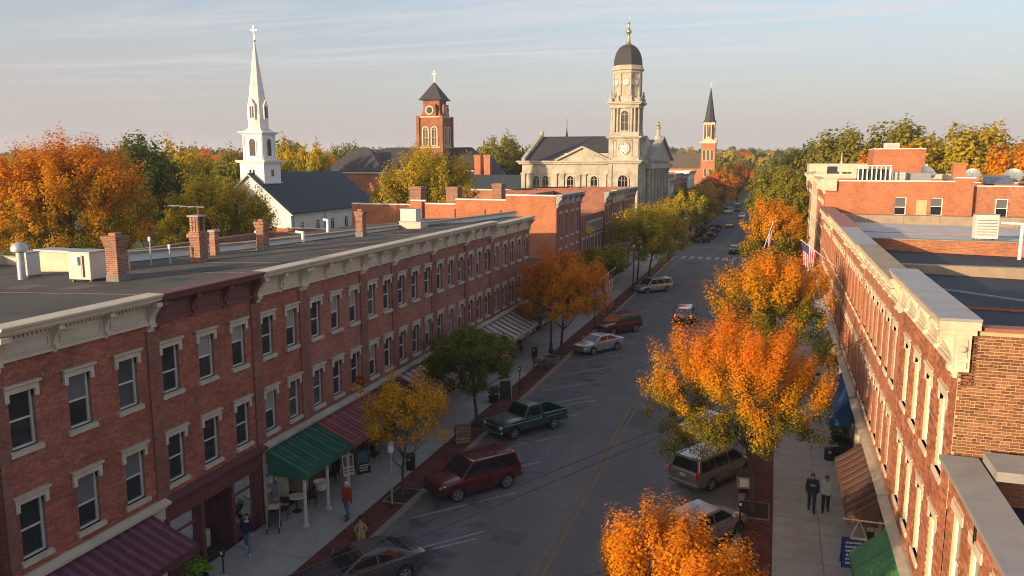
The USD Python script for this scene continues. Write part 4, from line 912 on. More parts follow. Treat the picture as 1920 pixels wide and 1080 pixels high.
m = MB().lathe([(1.5, 20.5), (1.38, 23.6), (.08, 33.2)], (cx, cy, 0), 8); put('spire', m, M['clapboard'], T)
for i, F in enumerate(faces4(cx - 1.36, cy - 1.36, cx + 1.36, cy + 1.36)):
    uc = cx if i % 2 == 0 else cy
    m = MB(); F.face(m, [(uc - .48, 21.9), (uc + .48, 21.9), (uc + .48, 23.9), (uc, 24.8), (uc - .48, 23.9)], -.35, .1); put('dormer', m, M['white'], T)
    for d in (-.2, .2): m = MB(); F.face(m, arch_pts(uc + d, .28, 22.1, 23.8, 6), .1, .13); put('dormer_louvre', m, M['louvre'], T)
m = MB().sphere((cx, cy, 33.2), .22, 1); put('finial', m, M['galv'], T)
cross(T, (cx, cy, 33.2), 2.1, 1.15, M['gold'], .16)

# brick church with square tower
T = thing('brick_church', 'red brick church with square tower, dark pyramid roof and white cross', 'church', (-80, 175, 0))
x0, x1, y0, y1 = -77.0, -71.3, 166.8, 172.5
m = MB().box((x0, y0, 0), (x1, y1, 25.6)); put('tower', m, M['wall_brown'], T)
m = MB()
for s in range(6):      # concave shoulders
    t0, t1 = s / 6, (s + 1) / 6; a0, a1 = .15 + .75 * math.sqrt(t0), .15 + .75 * math.sqrt(t1)
    m.add([(x0 + a0, y0 + a0, 25.6 + 1.5 * t0), (x1 - a0, y0 + a0, 25.6 + 1.5 * t0), (x1 - a0, y1 - a0, 25.6 + 1.5 * t0), (x0 + a0, y1 - a0, 25.6 + 1.5 * t0), (x0 + a1, y0 + a1, 25.6 + 1.5 * t1), (x1 - a1, y0 + a1, 25.6 + 1.5 * t1), (x1 - a1, y1 - a1, 25.6 + 1.5 * t1), (x0 + a1, y1 - a1, 25.6 + 1.5 * t1)], BOXF[2:])
m.box((x0 + .9, y0 + .9, 27.0), (x1 - .9, y1 - .9, 29.3)); put('upper_stage', m, M['wall_brown'], T)
m = MB()
for z, o in ((18.7, .18), (25.35, .2), (29.1, .3)):
    k = 0 if z < 27 else .9
    m.box((x0 + k - o, y0 + k - o, z), (x1 - k + o, y1 - k + o, z + .25))
put('string_course', m, M['cream_lit'], T)
for px, py in ((x0, y0), (x1, y0), (x0, y1), (x1, y1)): m = MB().box((px - .35, py - .35, 0), (px + .35, py + .35, 25.7)); put('corner_buttress', m, M['wall_brown'], T)
m = MB().lathe([(3.95, 29.2), (3.2, 29.9), (.05, 33.3)], ((x0 + x1) / 2, (y0 + y1) / 2, 0), 4); v, f = m.arrays(); o = np.array([(x0 + x1) / 2, (y0 + y1) / 2, 0]); v = v - o
put('spire_roof', (np.stack([(v[:, 0] - v[:, 1]) * c_, (v[:, 0] + v[:, 1]) * c_, v[:, 2]], 1) + o, f), M['slate'], T)
cross(T, (o[0], o[1], 33.2), 2.6, 1.2, M['white'], .2)
for i, F in enumerate(faces4(x0, y0, x1, y1)[:2]):
    uc = (x0 + x1) / 2 if i == 0 else (y0 + y1) / 2
    for d in (-1.05, 1.05): arch_window(T, F, uc + d, 1.15, 19.3, 23.2, M['cream_lit'], M['louvre'], .24, .16, 2)
    t = np.linspace(0, 2 * PI, 25)[:-1]; m = MB(); F.face(m, [(uc + .75 * math.cos(a), 26.9 + .75 * math.sin(a)) for a in t], -.2, .12); put('round_window', m, M['glass'], T)
    q = trimesh.creation.extrude_polygon(Polygon([(uc + 1.0 * math.cos(a), 26.9 + 1.0 * math.sin(a)) for a in t]).difference(Polygon([(uc + .72 * math.cos(a), 26.9 + .72 * math.sin(a)) for a in t])), 1.0, engine='earcut')
    put('round_window_ring', MB().add([F.pt(p, s, -.3 + .5 * e) for p, s, e in q.vertices], q.faces), M['cream_lit'], T)
    m = MB(); F.face(m, [(uc - 1.5, 25.6), (uc + 1.5, 25.6), (uc + 1.25, 28.2), (uc - 1.25, 28.2)], -.9, -.02); put('gable_panel', m, M['wall_brown'], T)
def hip(T, x0, y0, x1, y1, ze, zr, inset, mat='slate', wall=None, z0=0, axis='x'):
    m = MB(); ym, xm = (y0 + y1) / 2, (x0 + x1) / 2
    r = ((x0 + inset, ym, zr), (x1 - inset, ym, zr)) if axis == 'x' else ((xm, y0 + inset, zr), (xm, y1 - inset, zr))
    e = .4; a, b, c, d = (x0 - e, y0 - e, ze), (x1 + e, y0 - e, ze), (x1 + e, y1 + e, ze), (x0 - e, y1 + e, ze)
    if axis == 'x': m.add([a, b, c, d, *r], [(0, 1, 5), (0, 5, 4), (1, 2, 5), (2, 3, 4), (2, 4, 5), (3, 0, 4)])
    else: m.add([a, b, c, d, *r], [(0, 1, 4), (1, 2, 5), (1, 5, 4), (2, 3, 5), (3, 0, 4), (3, 4, 5)])
    put('roof', m, M[mat], T)
    m = MB().box((x0, y0, z0), (x1, y1, ze - .02)); put('wall', m, wall or M['wall_orange'], T)
    m = MB()
    for p, q in ((a, b), (b, c), (c, d), (d, a)): m.bar((p[0], p[1], ze - .15), (q[0], q[1], ze - .15), .2, .3)
    put('eaves', m, M['cream_lit'], T)
hip(T, -99, 163, -84, 172, 13.3, 18.9, 6)
hip(T, -92, 166.5, -64, 182, 13.8, 18.9, 3.0)
hip(T, -70.5, 163.5, -58, 176, 10.5, 17.0, 2.5)
for x, y in ((-61.8, 164.5), (-59.5, 164.2)): m = MB().box((x - .7, y - .7, 9), (x + .7, y + .7, 17.0)).box((x - .8, y - .8, 16.7), (x + .8, y + .8, 17.1)); put('chimney', m, M['wall_bright'], T)
T = thing('low_hall', 'long low dark-roofed hall left of the stone courthouse', 'building', (-56, 158, 0)); hip(T, -66, 154, -47, 161, 10.2, 13.0, 1.0, 'slate_blue', M['wall_orange'])

# stone courthouse with clock tower
T = thing('courthouse', 'pale limestone courthouse with domed clock tower and gilded finial', 'courthouse', (-35, 165, 0))
xe, ys = -24.5, 149.4
St = M['stone']
m = MB().box((-47.3, ys + .5, 0), (-30.3, 190, 15.2)); m.box((-30.3, ys + 6.1, 0), (xe - .5, 190, 15.2)); put('wall', m, St, T)
m = MB().box((-30.35, ys, 0), (xe, ys + 6, 15.4)); put('tower_block', m, St, T)
m = MB()
for a, b in (((-47.9, ys, 15.2), (-30.4, 190.6, 15.55)), ((-48.2, ys - .3, 15.55), (-30.4, 190.9, 15.85))): m.box(a, b)
m.box((-30.38, ys + 6.2, 15.2), (xe + .1, 190.6, 15.55)).box((-30.38, ys + 6.2, 15.55), (xe + .4, 190.9, 15.85))
m.box((-30.75, ys - .4, 15.4), (xe + .4, ys + 6.1, 15.7)).box((-31.0, ys - .65, 15.7), (xe + .65, ys + 6.1, 16.0)).box((-47.5, ys + .3, 13.4), (-30.4, ys + .49, 13.6)); put('entablature', m, St, T)
FSo = Fr((0, ys + .5, 0), (1, 0, 0), (0, -1, 0)); FT = Fr((0, ys, 0), (1, 0, 0), (0, -1, 0)); FEa = Fr((xe, 0, 0), (0, 1, 0), (1, 0, 0))
for u in (-47.0, -45.6, -40.6, -39.2, -36.0, -34.9, -31.0): m = MB(); FSo.box(m, u - .38, u + .38, 2, 13.2, 0, .3); FSo.box(m, u - .5, u + .5, 13.2, 13.45, 0, .4); put('pilaster', m, St, T)
for u in (-42.5, -37.6, -33.0, -44.4): arch_window(T, FSo, u, 1.25, 9.9, 13.0, St, M['glass'], .2, .16)
m = MB(); FSo.face(m, [(-40.0, 15.86), (-30.4, 15.86), (-35.2, 18.2)], -1.0, .25); put('pediment', m, St, T)
m = MB(); m.bar(FSo.pt(-40.5, 15.95, .5), FSo.pt(-35.2, 18.45, .5), .7, .35); m.bar(FSo.pt(-29.9, 15.95, .5), FSo.pt(-35.2, 18.45, .5), .7, .35); put('raking_cornice', m, St, T)
m = MB().box((-38.9, ys + .8, 15.86), (-30.4, ys + 1.3, 17.3)); put('attic', m, St, T)
zr = 19.6
m = MB().add([(-47.6, ys + .6, 15.86), (-24.6, ys + .6, 15.86), (-24.6, 172, zr + 3.2), (-46.3, 172, zr + 3.2)], [(0, 1, 2, 3)]); m = MB()
m.add([(-46.9, ys + 1.2, 15.87), (-25.2, ys + 1.2, 15.87), (-25.2, ys + 14, 20.8), (-46.9, ys + 14, 20.8), (-25.2, ys + 30, 15.87), (-46.9, ys + 30, 15.87)], [(0, 1, 2, 3), (3, 2, 4, 5)]); put('roof', m, M['slate'], T)
m = MB(); m.bar((-47.2, ys + .9, 16.1), (-47.2, ys + 14, 21.2), .7, .5); m.sphere((-47.2, ys + 14, 21.5), .5, 1); put('gable_coping', m, St, T)
m = MB().add([(-25.2, ys + 1.2, 15.87), (-25.2, ys + 30, 15.87), (-25.2, ys + 14, 20.8)], [(0, 1, 2)]); put('east_gable', m, St, T)
# street front with giant columns and pediment
for k in range(7):
    y = 158.6 + k * 4.6
    m = MB().lathe([(.62, 1.0), (.62, 1.4), (.52, 1.5), (.42, 13.6), (.6, 13.9), (.62, 14.3)], (xe + .4, y, 0), 10); put('column', m, St, T, smooth=40)
for y in (151.2, 154.4): m = MB(); FEa.box(m, y - .5, y + .5, 1, 15.2, 0, .25); put('pilaster', m, St, T)
m = MB().box((xe - .4, 157.2, 14.3), (xe + 1.2, 190, 15.2)); put('architrave', m, St, T)
m = MB().add([(xe + .6, 159, 15.9), (xe + .6, 190.5, 15.9), (xe + .6, 175, 20.4), (xe - .8, 159, 15.9), (xe - .8, 190.5, 15.9), (xe - .8, 175, 20.4)], [(0, 1, 2), (3, 5, 4), (0, 2, 5), (0, 5, 3), (1, 4, 5), (1, 5, 2)]); put('street_pediment', m, St, T)
m = MB().bar((xe + .8, 158, 16.0), (xe + .8, 175, 20.8), .8, .4); m.bar((xe + .8, 191.5, 16.0), (xe + .8, 175, 20.8), .8, .4); put('raking_cornice', m, St, T)
m = MB().add([(xe - .8, 159.5, 15.95), (xe - 8, 159.5, 15.95), (xe - 8, 175, 20.3), (xe - .8, 175, 20.3)], [(0, 1, 2, 3)]); put('portico_roof', m, M['slate_blue'], T)
m = MB().lathe([(.75, 20.3), (.75, 21.0), (.4, 21.3), (.32, 22.5), (.6, 22.8), (.3, 23.0)], (xe - .2, 175, 0), 8); P_ = put('pinnacle', m, St, T); m = MB().lathe([(.2, 23.0), (.45, 23.35), (.3, 23.8), (.02, 24.2)], (xe - .2, 175, 0), 8); put('pinnacle_tip', m, M['gold'], T)
# tower
a0, a1, b0, b1 = -30.25, -24.6, ys + .1, ys + 5.75
m = MB().box((a0, b0, 16.0), (a1, b1, 19.9)); put('clock_stage', m, St, T)
m = MB().box((a0 - .25, b0 - .25, 19.9), (a1 + .25, b1 + .25, 20.1)).box((a0 - .5, b0 - .5, 20.1), (a1 + .5, b1 + .5, 20.35)).box((a0 - .1, b0 - .1, 16.0), (a1 + .1, b1 + .1, 16.3)); put('stage_cornice', m, St, T)
F4 = faces4(a0, b0, a1, b1)
for i, F in enumerate(F4[:2]):
    uc = (a0 + a1) / 2 if i == 0 else (b0 + b1) / 2
    clock(T, F, uc, 18.15, .98, .06, (9, 17))
    m = MB()
    for q in ((uc - 1.6, uc - 1.42, 16.6, 19.7), (uc + 1.42, uc + 1.6, 16.6, 19.7), (uc - 1.6, uc + 1.6, 19.55, 19.7), (uc - 2.7, uc - 1.9, 16.5, 19.6), (uc + 1.9, uc + 2.7, 16.5, 19.6)): F.box(m, *q, .0, .1)
    put('clock_panel', m, St, T)
m = MB().box((a0 + .55, b0 + .55, 20.35), (a1 - .55, b1 - .55, 26.2)); put('belfry_stage', m, St, T)
m = MB().box((a0 + .1, b0 + .1, 20.35), (a1 - .1, b1 - .1, 21.1)); put('belfry_plinth', m, St, T)
F4 = faces4(a0 + .55, b0 + .55, a1 - .55, b1 - .55)
for i, F in enumerate(F4):
    uc = (a0 + a1) / 2 if i % 2 == 0 else (b0 + b1) / 2
    arch_window(T, F, uc, 1.35, 21.4, 25.0, St, M['glass_curtain'], .25, .14)
    for d in (-1.9, -1.3, 1.3, 1.9):
        m = MB().lathe([(.26, 21.1), (.22, 21.3), (.19, 25.2), (.28, 25.5)], F.pt(uc + d, 0, .22), 8); put('column', m, St, T, smooth=40)
m = MB().box((a0 + .15, b0 + .15, 25.5), (a1 - .15, b1 - .15, 26.1)).box((a0 - .15, b0 - .15, 26.1), (a1 + .15, b1 + .15, 26.35)).box((a0 - .4, b0 - .4, 26.35), (a1 + .4, b1 + .4, 26.62)).box((a0 + .5, b0 + .5, 26.62), (a1 - .5, b1 - .5, 27.3)); put('belfry_cornice', m, St, T)
cx, cy = (a0 + a1) / 2, (b0 + b1) / 2
for dx in (-1, 1):
    for dy in (-1, 1): m = MB().lathe([(.42, 26.62), (.42, 27.2), (.22, 27.5), (.3, 27.9), (.12, 28.3), (.2, 28.5), (.02, 28.7)], (cx + dx * 2.6, cy + dy * 2.6, 0), 8); put('urn', m, St, T)
for d in (-1.2, 1.2): m = MB().lathe([(.3, 26.62), (.3, 27.0), (.15, 27.2), (.2, 27.5), (.02, 27.8)], (cx + d, cy - 2.7, 0), 8); put('urn', m, St, T)
def octo(prof):
    m = MB().lathe(prof, (0, 0, 0), 8); v, f = m.arrays(); c, s = math.cos(PI / 8), math.sin(PI / 8)
    return np.stack([v[:, 0] * c - v[:, 1] * s, v[:, 0] * s + v[:, 1] * c, v[:, 2]], 1) + (cx, cy, 0), f
put('octagon_stage', octo([(2.72, 26.7), (2.72, 27.6), (2.55, 27.7), (2.55, 31.9)]), St, T)
put('octagon_cornice', octo([(2.55, 31.6), (2.75, 31.9), (2.75, 32.2), (3.05, 32.4), (3.05, 32.7), (2.8, 32.75), (2.8, 33.2)]), St, T)
for k in range(8):
    a = PI / 4 * k - PI / 2; n = np.array([math.cos(a), math.sin(a), 0]); u = np.array([-n[1], n[0], 0]); F = Fr(np.array([cx, cy, 0]) + n * 2.36, u, n)
    if k in (0, 1, 7, 2): clock(T, F, 0, 30.2, .62, .03, (12, 30))
    for d in (-.92, .92): m = MB(); F.box(m, d - .14, d + .14, 27.7, 31.7, .0, .16); put('pilaster', m, St, T)
put('dome', octo([(2.72, 33.2)] + [(2.72 * math.cos(t) ** .8, 33.2 + 3.9 * math.sin(t)) for t in np.linspace(.08, 1.42, 9)]), M['slate'], T)
m = MB().lathe([(.75, 36.9), (.6, 37.2), (.42, 37.5), (.3, 38.2), (.2, 38.8), (.5, 39.3), (.5, 39.6), (.18, 39.9), (.14, 40.6), (.25, 40.8), (.04, 41.1), (.04, 42.0)], (cx, cy, 0), 10); put('finial', m, M['gold'], T, smooth=50)
arch_window(T, FT, -27.4, 1.8, 9.0, 13.2, St, M['glass'], .3, .2, 3)
for u in (-29.9, -25.0): m = MB(); FT.box(m, u - .4, u + .4, 1, 15.2, 0, .2); put('pilaster', m, St, T)
m = MB().lathe([(.8, 17.5), (.15, 23.5), (.05, 24.5), (.05, 26.5)], (-52.5, 205, 0), 6); T = thing('far_spire', 'tiny dark needle spire far behind the courthouse roof', 'spire', (-52.5, 205, 0)); put('spire', m, M['slate'], T); m = MB().box((-54, 203.5, 0), (-51, 206.5, 17.5)); put('tower', m, M['wall_orange'], T)

# brick church far down the street
T = thing('spired_brick_church', 'tall slim brick church tower with dark spire far down the street', 'church', (-22.9, 288, 0))
x0, x1, y0, y1 = -25.5, -20.7, 285, 289.8
m = MB().box((x0, y0, 0), (x1, y1, 21.8)); put('tower', m, M['wall_bright'], T)
cx, cy = (x0 + x1) / 2, (y0 + y1) / 2
m = MB().box((x0 - .3, y0 - .3, 21.6), (x1 + .3, y1 + .3, 22.3)).box((x0 + .5, y0 + .5, 27.9), (x1 - .5, y1 - .5, 28.7)); put('cornice', m, M['cream_lit'], T)
for F, uc in ((Fr((0, y0, 0), (1, 0, 0), (0, -1, 0)), cx), (Fr((x1, 0, 0), (0, 1, 0), (1, 0, 0)), cy)):
    for d in (-1.3, 0, 1.3): arch_window(T, F, uc + d, .8, 15.8, 19.4, M['cream_lit'], M['louvre'], .14, .12, 0)
    for d in (-.8, .8): arch_window(T, F, uc + d, .8, 10.6, 13.2, M['cream_lit'], M['louvre'], .14, .12, 0)
    m = MB(); F.face(m, [(uc - 2.3, 22.3), (uc + 2.3, 22.3), (uc, 24.0)], -.8, .25); put('gable', m, M['cream_lit'], T)
m = MB().lathe([(1.9, 22.3), (1.9, 28.0)], (cx, cy, 0), 8); put('lantern', m, M['wall_bright'], T)
for k in range(8):
    a = k * PI / 4 + PI / 8; m = MB().cyl((cx + 2.0 * math.cos(a), cy + 2.0 * math.sin(a), 22.4), (cx + 2.0 * math.cos(a), cy + 2.0 * math.sin(a), 27.9), .22, n=6); put('lantern_column', m, M['cream_lit'], T)
    m = MB().bar((cx + 1.93 * math.cos(a + PI / 8) * .93, cy + 1.93 * math.sin(a + PI / 8) * .93, 23.2), (cx + 1.93 * math.cos(a + PI / 8) * .93, cy + 1.93 * math.sin(a + PI / 8) * .93, 27.2), .5, .5); put('lantern_opening', m, M['louvre'], T)
m = MB().lathe([(2.4, 28.7), (1.75, 29.6), (.06, 40.6)], (cx, cy, 0), 8); put('spire', m, M['slate'], T)
cross(T, (cx, cy, 40.4), 1.9, 1.0, M['gold'], .2)
m = MB().add([(-37, 290, 13.2), (x0, 290, 13.2), (x0, 300, 18.4), (-37, 300, 18.4), (-37, 310, 13.2), (x0, 310, 13.2)], [(0, 1, 2, 3), (3, 2, 5, 4)]); put('nave_roof', m, surf('brown_roof', (.13, .10, .075), .85, .2, .6), T)
m = MB().box((-37, 290.3, 0), (x0, 309.7, 13.1)); put('nave_wall', m, M['wall_orange'], T)
# far shops
F2 = Fr((-24.6, 0, 0), (0, 1, 0), (1, 0, 0))
for lb, a, b, h, wl, fr, sd in (('small pale shop building just past the courthouse columns', 196, 204, 11.4, M['white'], 'white', 81), ('orange-sided brick shop building past the courthouse', 204.1, 220, 12.6, M['wall_bright'], 'white', 82), ('dark brick building with white trim far along the left side', 220.1, 236, 12.2, M['wall_dark'], 'white', 83), ('white painted building below the brick church tower', 236.1, 256, 12.8, M['white'], 'white', 84)):
    n = int((b - a) / 2.6); row_building(lb, F2, a, b, [a + 1.4 + k * 2.6 for k in range(n)], [(8.0, 10.0), (4.6, 6.7)], h=h, depth=14, corn='cream', n_mid=3, store='stone', bays=3, w=1.0, seed=sd, lintel='flat', frame=fr, wall=wl, roof_z=h - .5, slope=.2, pil=False)
# ------------------------------------------------------------------ trees
def leafmat(name, transl=0.42):
    return usdkit.material(stage, '/World/Looks/' + name, {
        'a': ('attribute', {'attribute': 'leafcol'}), 'd': ('principled_bsdf', {'roughness': 0.6, 'specular_ior_level': 0.1}),
        't': ('translucent_bsdf', {}), 'm': ('mix_closure', {'fac': transl})},
        [('a.color', 'd.base_color'), ('a.color', 't.color'), ('d.BSDF', 'm.closure1'), ('t.BSDF', 'm.closure2')], surface='m.closure')
M['leaf'] = leafmat('leaf')
LEAF_V = np.array([(0, 0, 0), (-.42, .42, .05), (-.16, .55, -.02), (0, 1.0, .06), (.16, .55, -.02), (.42, .42, .05)])
LEAF_F = np.array([(0, 2, 1), (0, 4, 2), (2, 4, 3), (0, 5, 4)])
LEAF4_V = np.array([(0, 0, 0), (-.45, .5, .08), (0, 1.0, 0), (.45, .5, .08)]); LEAF4_F = np.array([(0, 2, 1), (0, 3, 2)])

def ramp_col(s, stops):
    x = np.array([p for p, _ in stops]); c = np.array([q for _, q in stops], float)
    return np.stack([np.interp(s, x, c[:, k]) for k in range(3)], 1)

def crown(c, rx, ry, rz, n_clump, per, size, stops, seed, plume=0.0, clump_r=.2, fill=2.4, lobed=True, droop=0.0, hue_h=.6, rough=.28):
    """Leaves in clumps through an egg-shaped crown. c centre; returns vertices, faces, vertex colours, clump centres."""
    rng = np.random.default_rng(seed)
    d = rng.normal(size=(n_clump, 3)); d /= np.linalg.norm(d, axis=1)[:, None]
    d[:, 2] = np.where(d[:, 2] < -.55, -d[:, 2] * .6, d[:, 2]); d /= np.linalg.norm(d, axis=1)[:, None]
    out = 1 + rough * (meshkit.fbm(d * 2.1 + seed * 3.7, 3, seed) - .5) * 2
    r = rng.uniform(.12, 1, n_clump) ** (1 / fill)
    w = np.where(d[:, 2] > 0, 1 - .18 * d[:, 2] ** 2, 1.0)
    P = d * (r * out * w)[:, None] * (rx, ry, rz)
    up = np.array([0, 0, 1.0])
    ax = d * (1 - plume) + up * (plume * 1.2 + .1); ax /= np.linalg.norm(ax, axis=1)[:, None]
    R = (rx + ry + rz) / 3
    cr = R * clump_r * rng.uniform(.7, 1.35, n_clump)
    k = rng.poisson(per * (cr / (R * clump_r)) ** 1.6) + 3
    idx = np.repeat(np.arange(n_clump), k); N = len(idx)
    q = rng.normal(size=(N, 3)); q /= np.linalg.norm(q, axis=1)[:, None]; q *= (rng.uniform(0, 1, N) ** .5)[:, None]
    hot = (r[idx] > .5) & (d[idx, 2] > -.1); el = 1 + plume * 3.6 * hot * (.5 + .7 * np.clip(d[idx, 2], 0, 1)); q = q * np.where(hot, 1 - .55 * plume, 1.0)[:, None]
    al = np.sum(q * ax[idx], 1)
    q = q + ax[idx] * (al * (el - 1))[:, None]
    pos = P[idx] + q * cr[idx][:, None]
    pos[:, 2] -= droop * (np.hypot(pos[:, 0] / rx, pos[:, 1] / ry) ** 2) * rz
    nrm = d[idx] * .45 + q * 1.0 + rng.normal(size=(N, 3)) * .33 + up * .3; nrm /= np.linalg.norm(nrm, axis=1)[:, None]
    t = np.cross(nrm, rng.normal(size=(N, 3))); t /= np.linalg.norm(t, axis=1)[:, None]; t[:, 2] -= .25; t /= np.linalg.norm(t, axis=1)[:, None]
    b = np.cross(nrm, t); b /= np.linalg.norm(b, axis=1)[:, None]
    n2 = np.cross(t, b)
    LV, LF = (LEAF_V, LEAF_F) if lobed else (LEAF4_V, LEAF4_F)
    sz = size * rng.uniform(.5, 1.35, N)
    m = len(LV)
    V = (pos[:, None, :] + (LV[None, :, 0, None] * b[:, None, :] + LV[None, :, 1, None] * t[:, None, :] + LV[None, :, 2, None] * n2[:, None, :]) * sz[:, None, None]).reshape(-1, 3) + np.array(c, float)
    Fc = (np.arange(N) * m)[:, None, None] + LF[None]
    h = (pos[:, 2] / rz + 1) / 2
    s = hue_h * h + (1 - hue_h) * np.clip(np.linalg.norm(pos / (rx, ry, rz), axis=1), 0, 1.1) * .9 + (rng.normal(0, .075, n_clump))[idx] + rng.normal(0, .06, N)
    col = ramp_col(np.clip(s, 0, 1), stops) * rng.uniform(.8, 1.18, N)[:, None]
    return V, Fc.reshape(-1, 3), np.repeat(np.clip(col, 0, .9), m, 0), P + np.array(c, float), r

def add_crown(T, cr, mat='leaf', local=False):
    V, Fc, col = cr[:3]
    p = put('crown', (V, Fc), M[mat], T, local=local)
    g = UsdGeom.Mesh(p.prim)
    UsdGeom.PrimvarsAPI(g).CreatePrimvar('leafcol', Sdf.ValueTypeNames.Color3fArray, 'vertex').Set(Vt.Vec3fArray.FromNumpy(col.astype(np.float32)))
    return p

def skeleton(T, base, ctr, rx, rz, r0, seed, limbs=7, twig=0, local=False, fork=.35):
    """Tapered trunk with limbs reaching into the crown."""
    rng = random.Random(seed); b = np.array(base, float); c = np.array(ctr, float)
    f = b + (c - b) * fork * np.array([.5, .5, 1.0]); top = c + np.array([0, 0, rz * .45])
    mid = (f + b) / 2 + np.array([rng.uniform(-.06, .06), rng.uniform(-.06, .06), 0])
    put('trunk', MB().tube([b, b + (mid - b) * .12, mid, f, (f + top) / 2 + np.array([rng.uniform(-.2, .2)] * 2 + [0]), top], [r0 * 1.45, r0 * 1.05, r0 * .92, r0 * .8, r0 * .45, r0 * .1], 8), M['bark'], T, smooth=True, local=local)
    for k in range(limbs):
        a = 2 * PI * k / limbs + rng.uniform(-.4, .4); e = rng.uniform(.35, 1.2); L = rx * rng.uniform(.6, .9)
        s = f + (top - f) * rng.uniform(.0, .5)
        d = np.array([math.cos(a) * math.cos(e), math.sin(a) * math.cos(e), math.sin(e)])
        p1 = s + d * L * .45 + np.array([0, 0, -.05]); p2 = s + d * L + np.array([0, 0, L * .15])
        m = MB().tube([s, p1, p2], [r0 * .42, r0 * .26, r0 * .07], 6)
        for t in range(twig):
            q = p1 + (p2 - p1) * rng.uniform(0, .9); g = d + np.array([rng.uniform(-.9, .9), rng.uniform(-.9, .9), rng.uniform(-.2, .8)])
            m.cyl(q, q + g * L * .28, r0 * .1, r0 * .03, 5)
        put('limb', m, M['bark'], T, local=local)

# palettes: colour against height and outwardness
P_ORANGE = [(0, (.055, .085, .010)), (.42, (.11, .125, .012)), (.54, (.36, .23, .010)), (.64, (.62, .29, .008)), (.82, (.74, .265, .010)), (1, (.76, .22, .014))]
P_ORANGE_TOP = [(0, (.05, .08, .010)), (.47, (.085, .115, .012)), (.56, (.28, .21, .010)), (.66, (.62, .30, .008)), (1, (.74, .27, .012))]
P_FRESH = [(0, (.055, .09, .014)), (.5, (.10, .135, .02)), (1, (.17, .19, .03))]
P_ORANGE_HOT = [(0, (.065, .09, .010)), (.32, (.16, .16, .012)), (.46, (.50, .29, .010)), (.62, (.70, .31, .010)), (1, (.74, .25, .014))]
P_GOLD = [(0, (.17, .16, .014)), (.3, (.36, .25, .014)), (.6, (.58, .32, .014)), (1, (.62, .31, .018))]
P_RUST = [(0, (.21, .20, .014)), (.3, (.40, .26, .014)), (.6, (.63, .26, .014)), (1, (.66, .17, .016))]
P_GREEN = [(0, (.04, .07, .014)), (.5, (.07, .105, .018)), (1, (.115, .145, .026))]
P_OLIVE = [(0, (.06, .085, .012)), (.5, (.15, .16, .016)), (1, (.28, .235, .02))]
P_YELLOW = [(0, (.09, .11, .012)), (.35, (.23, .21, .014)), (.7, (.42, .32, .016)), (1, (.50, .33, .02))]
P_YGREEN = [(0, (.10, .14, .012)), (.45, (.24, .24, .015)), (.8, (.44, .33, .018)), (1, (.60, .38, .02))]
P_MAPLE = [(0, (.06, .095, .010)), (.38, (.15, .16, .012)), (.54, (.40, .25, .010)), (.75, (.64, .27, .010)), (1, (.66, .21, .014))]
P_RED = [(0, (.12, .04, .02)), (1, (.26, .045, .028))]

def tree(name, label, x, y, base_z, ctr, rx, ry, rz, stops, seed, clumps=110, per=110, size=.15, trunk=.14, plume=0.0, group=None, cat='tree', limbs=7, twig=2, **kw):
    T = thing(name, label, cat, (x, y, base_z), group=group)
    skeleton(T, (x, y, base_z - .05), ctr, rx, rz, trunk, seed, limbs, twig)
    add_crown(T, crown(ctr, rx, ry, rz, clumps, per, size, stops, seed, plume, **kw))
    return T
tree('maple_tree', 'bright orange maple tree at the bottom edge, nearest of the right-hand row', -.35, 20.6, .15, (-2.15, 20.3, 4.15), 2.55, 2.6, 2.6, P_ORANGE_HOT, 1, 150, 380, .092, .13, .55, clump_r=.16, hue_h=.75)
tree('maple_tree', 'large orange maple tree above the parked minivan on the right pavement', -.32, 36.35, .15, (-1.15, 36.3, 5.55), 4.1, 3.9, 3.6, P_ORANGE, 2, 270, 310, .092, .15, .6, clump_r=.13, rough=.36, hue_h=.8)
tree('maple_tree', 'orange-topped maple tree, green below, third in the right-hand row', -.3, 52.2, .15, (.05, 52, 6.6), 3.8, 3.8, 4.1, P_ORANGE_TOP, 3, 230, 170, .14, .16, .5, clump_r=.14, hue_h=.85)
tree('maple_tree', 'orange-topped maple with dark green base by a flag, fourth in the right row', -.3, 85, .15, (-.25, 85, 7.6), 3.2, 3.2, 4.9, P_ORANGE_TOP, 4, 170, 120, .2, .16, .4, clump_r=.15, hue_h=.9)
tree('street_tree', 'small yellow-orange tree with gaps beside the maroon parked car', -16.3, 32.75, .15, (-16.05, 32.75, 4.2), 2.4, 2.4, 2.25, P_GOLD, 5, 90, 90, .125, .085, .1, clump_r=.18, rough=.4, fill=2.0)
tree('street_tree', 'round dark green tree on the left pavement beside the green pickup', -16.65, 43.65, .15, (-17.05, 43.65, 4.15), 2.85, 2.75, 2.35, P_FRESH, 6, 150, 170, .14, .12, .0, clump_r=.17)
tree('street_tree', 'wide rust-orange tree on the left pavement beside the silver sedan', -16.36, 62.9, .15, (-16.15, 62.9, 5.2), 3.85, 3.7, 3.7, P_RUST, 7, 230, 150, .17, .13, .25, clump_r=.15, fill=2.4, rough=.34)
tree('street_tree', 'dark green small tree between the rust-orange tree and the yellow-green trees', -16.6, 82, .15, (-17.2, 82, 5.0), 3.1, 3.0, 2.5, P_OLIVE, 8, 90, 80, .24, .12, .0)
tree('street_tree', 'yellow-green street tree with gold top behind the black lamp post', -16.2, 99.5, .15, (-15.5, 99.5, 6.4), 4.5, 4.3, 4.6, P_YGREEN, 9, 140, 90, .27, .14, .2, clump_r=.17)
tree('street_tree', 'yellow-green street tree next to the crossing, right of the lamp post', -15.9, 107, .15, (-14.6, 107, 6.2), 4.2, 4.0, 4.3, P_YGREEN, 10, 140, 90, .28, .14, .2, clump_r=.17)
